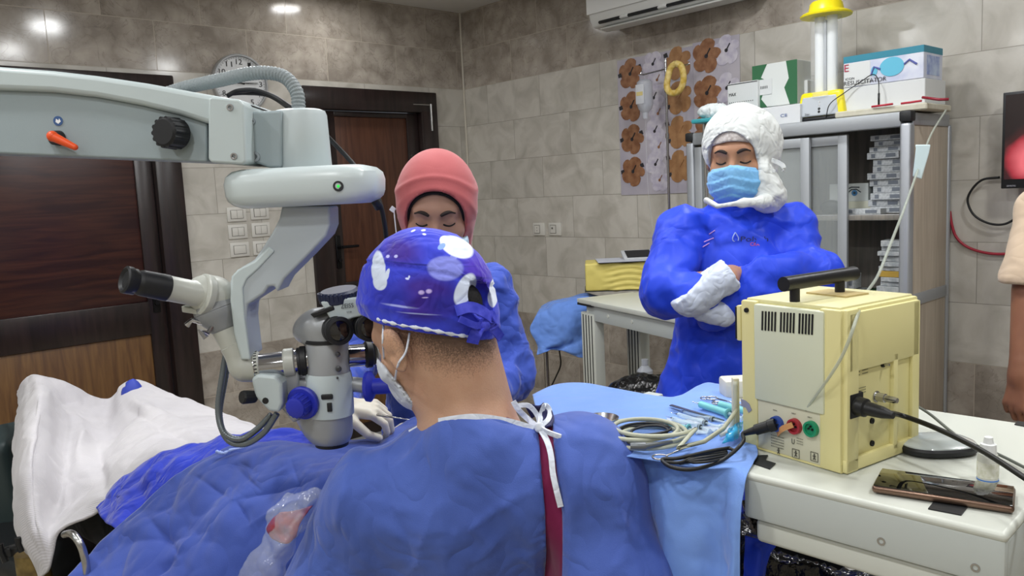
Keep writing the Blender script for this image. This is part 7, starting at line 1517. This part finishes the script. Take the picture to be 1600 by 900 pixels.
# ---- back trolley table with yellow wrapped pack
VT = 3.35
A0 = W(D(906, 462, 3.55)); B0 = W(D(1040, 482, 3.05)); zt_ = .5*(A0[2]+B0[2])-.0; 
A1 = D(906, 470, 3.6); zt_ = 1.0
def zp(x, y, z): return W(Z(x, y, z))
P0 = zp(907, 470, zt_); P1 = zp(1056, 500, zt_)
bt_ = bpy.data.objects.new('back_table', None); sc.collection.objects.link(bt_); bt_.location = (P0[0], P0[1], 0); tag(bt_, 'white metal side table with ribbed aluminium leg behind the standing woman', 'table')
tx = (P1-P0); tx[2] = 0; Lb = np.linalg.norm(tx); tx /= Lb; ty_ = np.array([-tx[1], tx[0], 0]); 
if W(np.array([0, 1, 0]))@ty_ < 0: ty_ = -ty_
MBk = Matrix(((tx[0], ty_[0], 0, P0[0]), (tx[1], ty_[1], 0, P0[1]), (0, 0, 1, 0), (0, 0, 0, 1)))
dB = .30
MB().box((Lb/2+.25, dB/2, zt_), (Lb+.5, dB+.02, .022), bev=.004).link('table_top', M_tab, bt_, M=MBk)
MB().box((Lb/2+.27, .012, zt_-.045), (Lb+.46, .012, .07), bev=.002).link('apron', M_tab2, bt_, M=MBk)
MB().prism([(-.03, 0, zt_+.008), (.02, 0, zt_+.008), (.02, dB, zt_+.008), (-.03, dB, zt_+.008)], [(-.03, 0, zt_-.008), (.02, 0, zt_-.008), (.02, dB, zt_-.008), (-.03, dB, zt_-.008)]).link('end_lip', M_tab, bt_, M=MBk)
for k, x in enumerate((.05, .22, .40)): MB().lathe((x, .006, zt_-.045), (0, -1, 0), [(0, .008), (.002, .007)], 14).link('apron_rivet', M_tab, bt_, M=MBk)
xl = (np.array(MBk.inverted()) @ np.append(zp(959, 470, zt_-.01), 1))[0]
for xx, yy in ((xl, .03), (xl, dB-.03), (Lb+.42, .03), (Lb+.42, dB-.03)):
    g_ = MB().box((xx, yy, zt_/2-.02), (.115, .05, zt_-.06), bev=.004).link('table_leg', M_tab, bt_, M=MBk)
    m = MB(); [m.box((xx+s, yy-.0245, zt_/2-.02), (.006, .004, zt_-.08)) for s in (-.036, -.012, .012, .036)]; m.link('leg_groove', padm, g_, M=MBk)
MB().box((xl, .02, zt_-.012), (.12, .06, .01)).link('leg_cap', padm, bt_, M=MBk)
# yellow pack
_b = Z(914, 457, zt_+.012); yx0 = 0
MBp = MF @ Matrix.Translation((_b[0], _b[1], 0)) @ Matrix.Rotation(-.10, 4, 'Z')
yp = bpy.data.objects.new('yellow_wrapped_pack', None); sc.collection.objects.link(yp); yp.location = MBp @ Vector((yx0+.16, .12, zt_+.012)); tag(yp, 'crinkled yellow wrapped box with papers on top on the side table', 'box')
hyp = .135
def f_yp(P):
    b = np.abs(P-np.array([yx0+.16, .12, zt_+.012+hyp/2]))-np.array([.155, .105, hyp/2-.001]); return np.linalg.norm(np.maximum(b, 0), axis=-1)+np.minimum(b.max(-1), 0)
sdf('wrapping', f_yp, (yx0-.05, -.03, zt_-.02), (yx0+.44, .28, zt_+.2), .008, mat('yellow_wrap', 'cfc06a', .5, col2='c4b45e', nscale=8), yp, M=MBp, disp=lambda V: (.004*np.sin(V[:, 2]*230+2.5*np.sin(V[:, 0]*22)+V[:, 0]*9)*np.clip((V[:, 0]-yx0-.08)/.05, 0, 1)+.004*(crumple(V, 12)-.4))*(V[:, 1] < .1))
MB().box((yx0+.16, .12, zt_+.014), (.32, .22, .004)).link('pack_edge', padm, yp, M=MBp)
pp_ = bpy.data.objects.new('paper_sheets', None); sc.collection.objects.link(pp_); pp_.location = MBp @ Vector((yx0+.2, .1, zt_+.15)); tag(pp_, 'white printed sheets lying on the yellow pack', 'papers')
MB().box((yx0+.19, .10, zt_+hyp+.017), (.26, .19, .004), rot=(0, 0, .06)).link('sheets', mat('grey_paper', 'b6b9c2', .6), pp_, M=MBp); MB().box((yx0+.20, .10, zt_+hyp+.0135), (.27, .20, .003), rot=(0, 0, .03)).link('backing_board', padm, pp_, M=MBp)
kd_ = bpy.data.objects.new('desk_calculator', None); sc.collection.objects.link(kd_); kd_.location = MBp @ Vector((yx0+.27, .12, zt_+.17)); tag(kd_, 'grey keypad device propped on the papers beside the woman\'s arm', 'calculator')
MB().box((yx0+.265, .12, zt_+hyp+.033), (.16, .12, .014), rot=(.28, 0, .12), bev=.003).link('device_body', mat('pale_device', 'b8babd', .4), kd_, M=MBp); MB().box((yx0+.262, .117, zt_+hyp+.0415), (.12, .09, .003), rot=(.28, 0, .12)).link('keypad', padm, kd_, M=MBp)
# blue cloth over a low stand left of the table
def cl(x, y, v): return D(x, y, v)
C = [[cl(845, 478, 3.95), cl(868, 468, 3.93), cl(892, 461, 3.92), cl(916, 456, 3.9), cl(942, 462, 3.88)],
     [cl(841, 486, 3.8), cl(868, 474, 3.78), cl(893, 470, 3.77), cl(918, 467, 3.76), cl(942, 474, 3.76)],
     [cl(833, 500, 3.76), cl(866, 505, 3.74), cl(893, 502, 3.73), cl(918, 500, 3.74), cl(940, 505, 3.74)],
     [cl(828, 516, 3.75), cl(864, 528, 3.73), cl(890, 530, 3.72), cl(918, 528, 3.74), cl(939, 530, 3.74)],
     [cl(838, 540, 3.74), cl(850, 545, 3.71), cl(870, 544, 3.74), cl(900, 548, 3.70), cl(938, 545, 3.74)],
     [cl(839, 555, 3.72), cl(853, 550, 3.70), cl(872, 545, 3.73), cl(905, 559, 3.70), cl(938, 552, 3.74)]]
sheet('hung_blue_cloth', C, 70, 60, cloth('hung_blue_cloth_fabric', '5f84cc', '678cd2', crease=1, scale=7), amp=.02, s=6, sd=8, label='creased light blue cloth hung left of the side table before the tiles', cat='cloth')
hs = bpy.data.objects.new('cloth_stand', None); sc.collection.objects.link(hs); q0, q1 = W(D(850, 482, 3.86)), W(D(935, 470, 3.84)); hs.location = (q0[0], q0[1], 0); tag(hs, 'steel rail stand hidden under the hung light blue cloth', 'stand')
m = MB(); z_ = min(q0[2], q1[2])-.02; m.tube([(q0[0], q0[1], .03), (q0[0], q0[1], z_), (q1[0], q1[1], z_), (q1[0], q1[1], .03)], .012, 10); m.link('stand_rail', M_steel, hs, M=I4)
MB().tube(smooth_path([D(874, 548, 3.85), D(876, 570, 3.9), D(868, 590, 3.95), D(858, 612, 4.0), D(850, 640, 4.05)], 8), .004, 8).link('thin_black_cable', M_cab, auto=0, smooth=True, label='thin black cable dropping below the hung light blue cloth', cat='cable')
# dark bag and clear bottle on the floor behind the table
c = D(1002, 640, 2.95); sdf('black_refuse_bag', lambda P: smin(s_ell(P, c+[0, 0, -.02], (.16, .16, .14)), s_ell(P, c+[.07, 0, .08], (.07, .06, .05)), .05), c-.28, c+.28, .012, MATS['black_bag_film'], disp=lambda V: .03*(crumple(V, 9)-.4), label='shiny black refuse bag behind the side table leg', cat='bag')
cbx = bpy.data.objects.new('low_stool', None); sc.collection.objects.link(cbx); w_ = W(c); cbx.location = (w_[0], w_[1], 0); tag(cbx, 'low black stool carrying the refuse bag', 'stool')
zz = c[2]-.15; MB().lathe((w_[0], w_[1], zz), (0, 0, 1), [(-.03, .15), (0, .15)], 28).link('stool_seat', M_bkpl, cbx, M=I4); MB().lathe((w_[0], w_[1], 0), (0, 0, 1), [(0, .16), (.03, .15), (.04, .03), (zz-.03, .03)], 28).link('stool_leg', M_bkpl, cbx, M=I4)
b0_ = W(D(1008, 590, 3.15)); MB().lathe((b0_[0], b0_[1], b0_[2]-.06), (0, 0, 1), [(0, .03), (.09, .032), (.11, .014), (.135, .014)], 20).link('clear_bottle', MATS['saline_plastic'], M=I4, label='clear plastic bottle lying on the black refuse bag', cat='bottle')
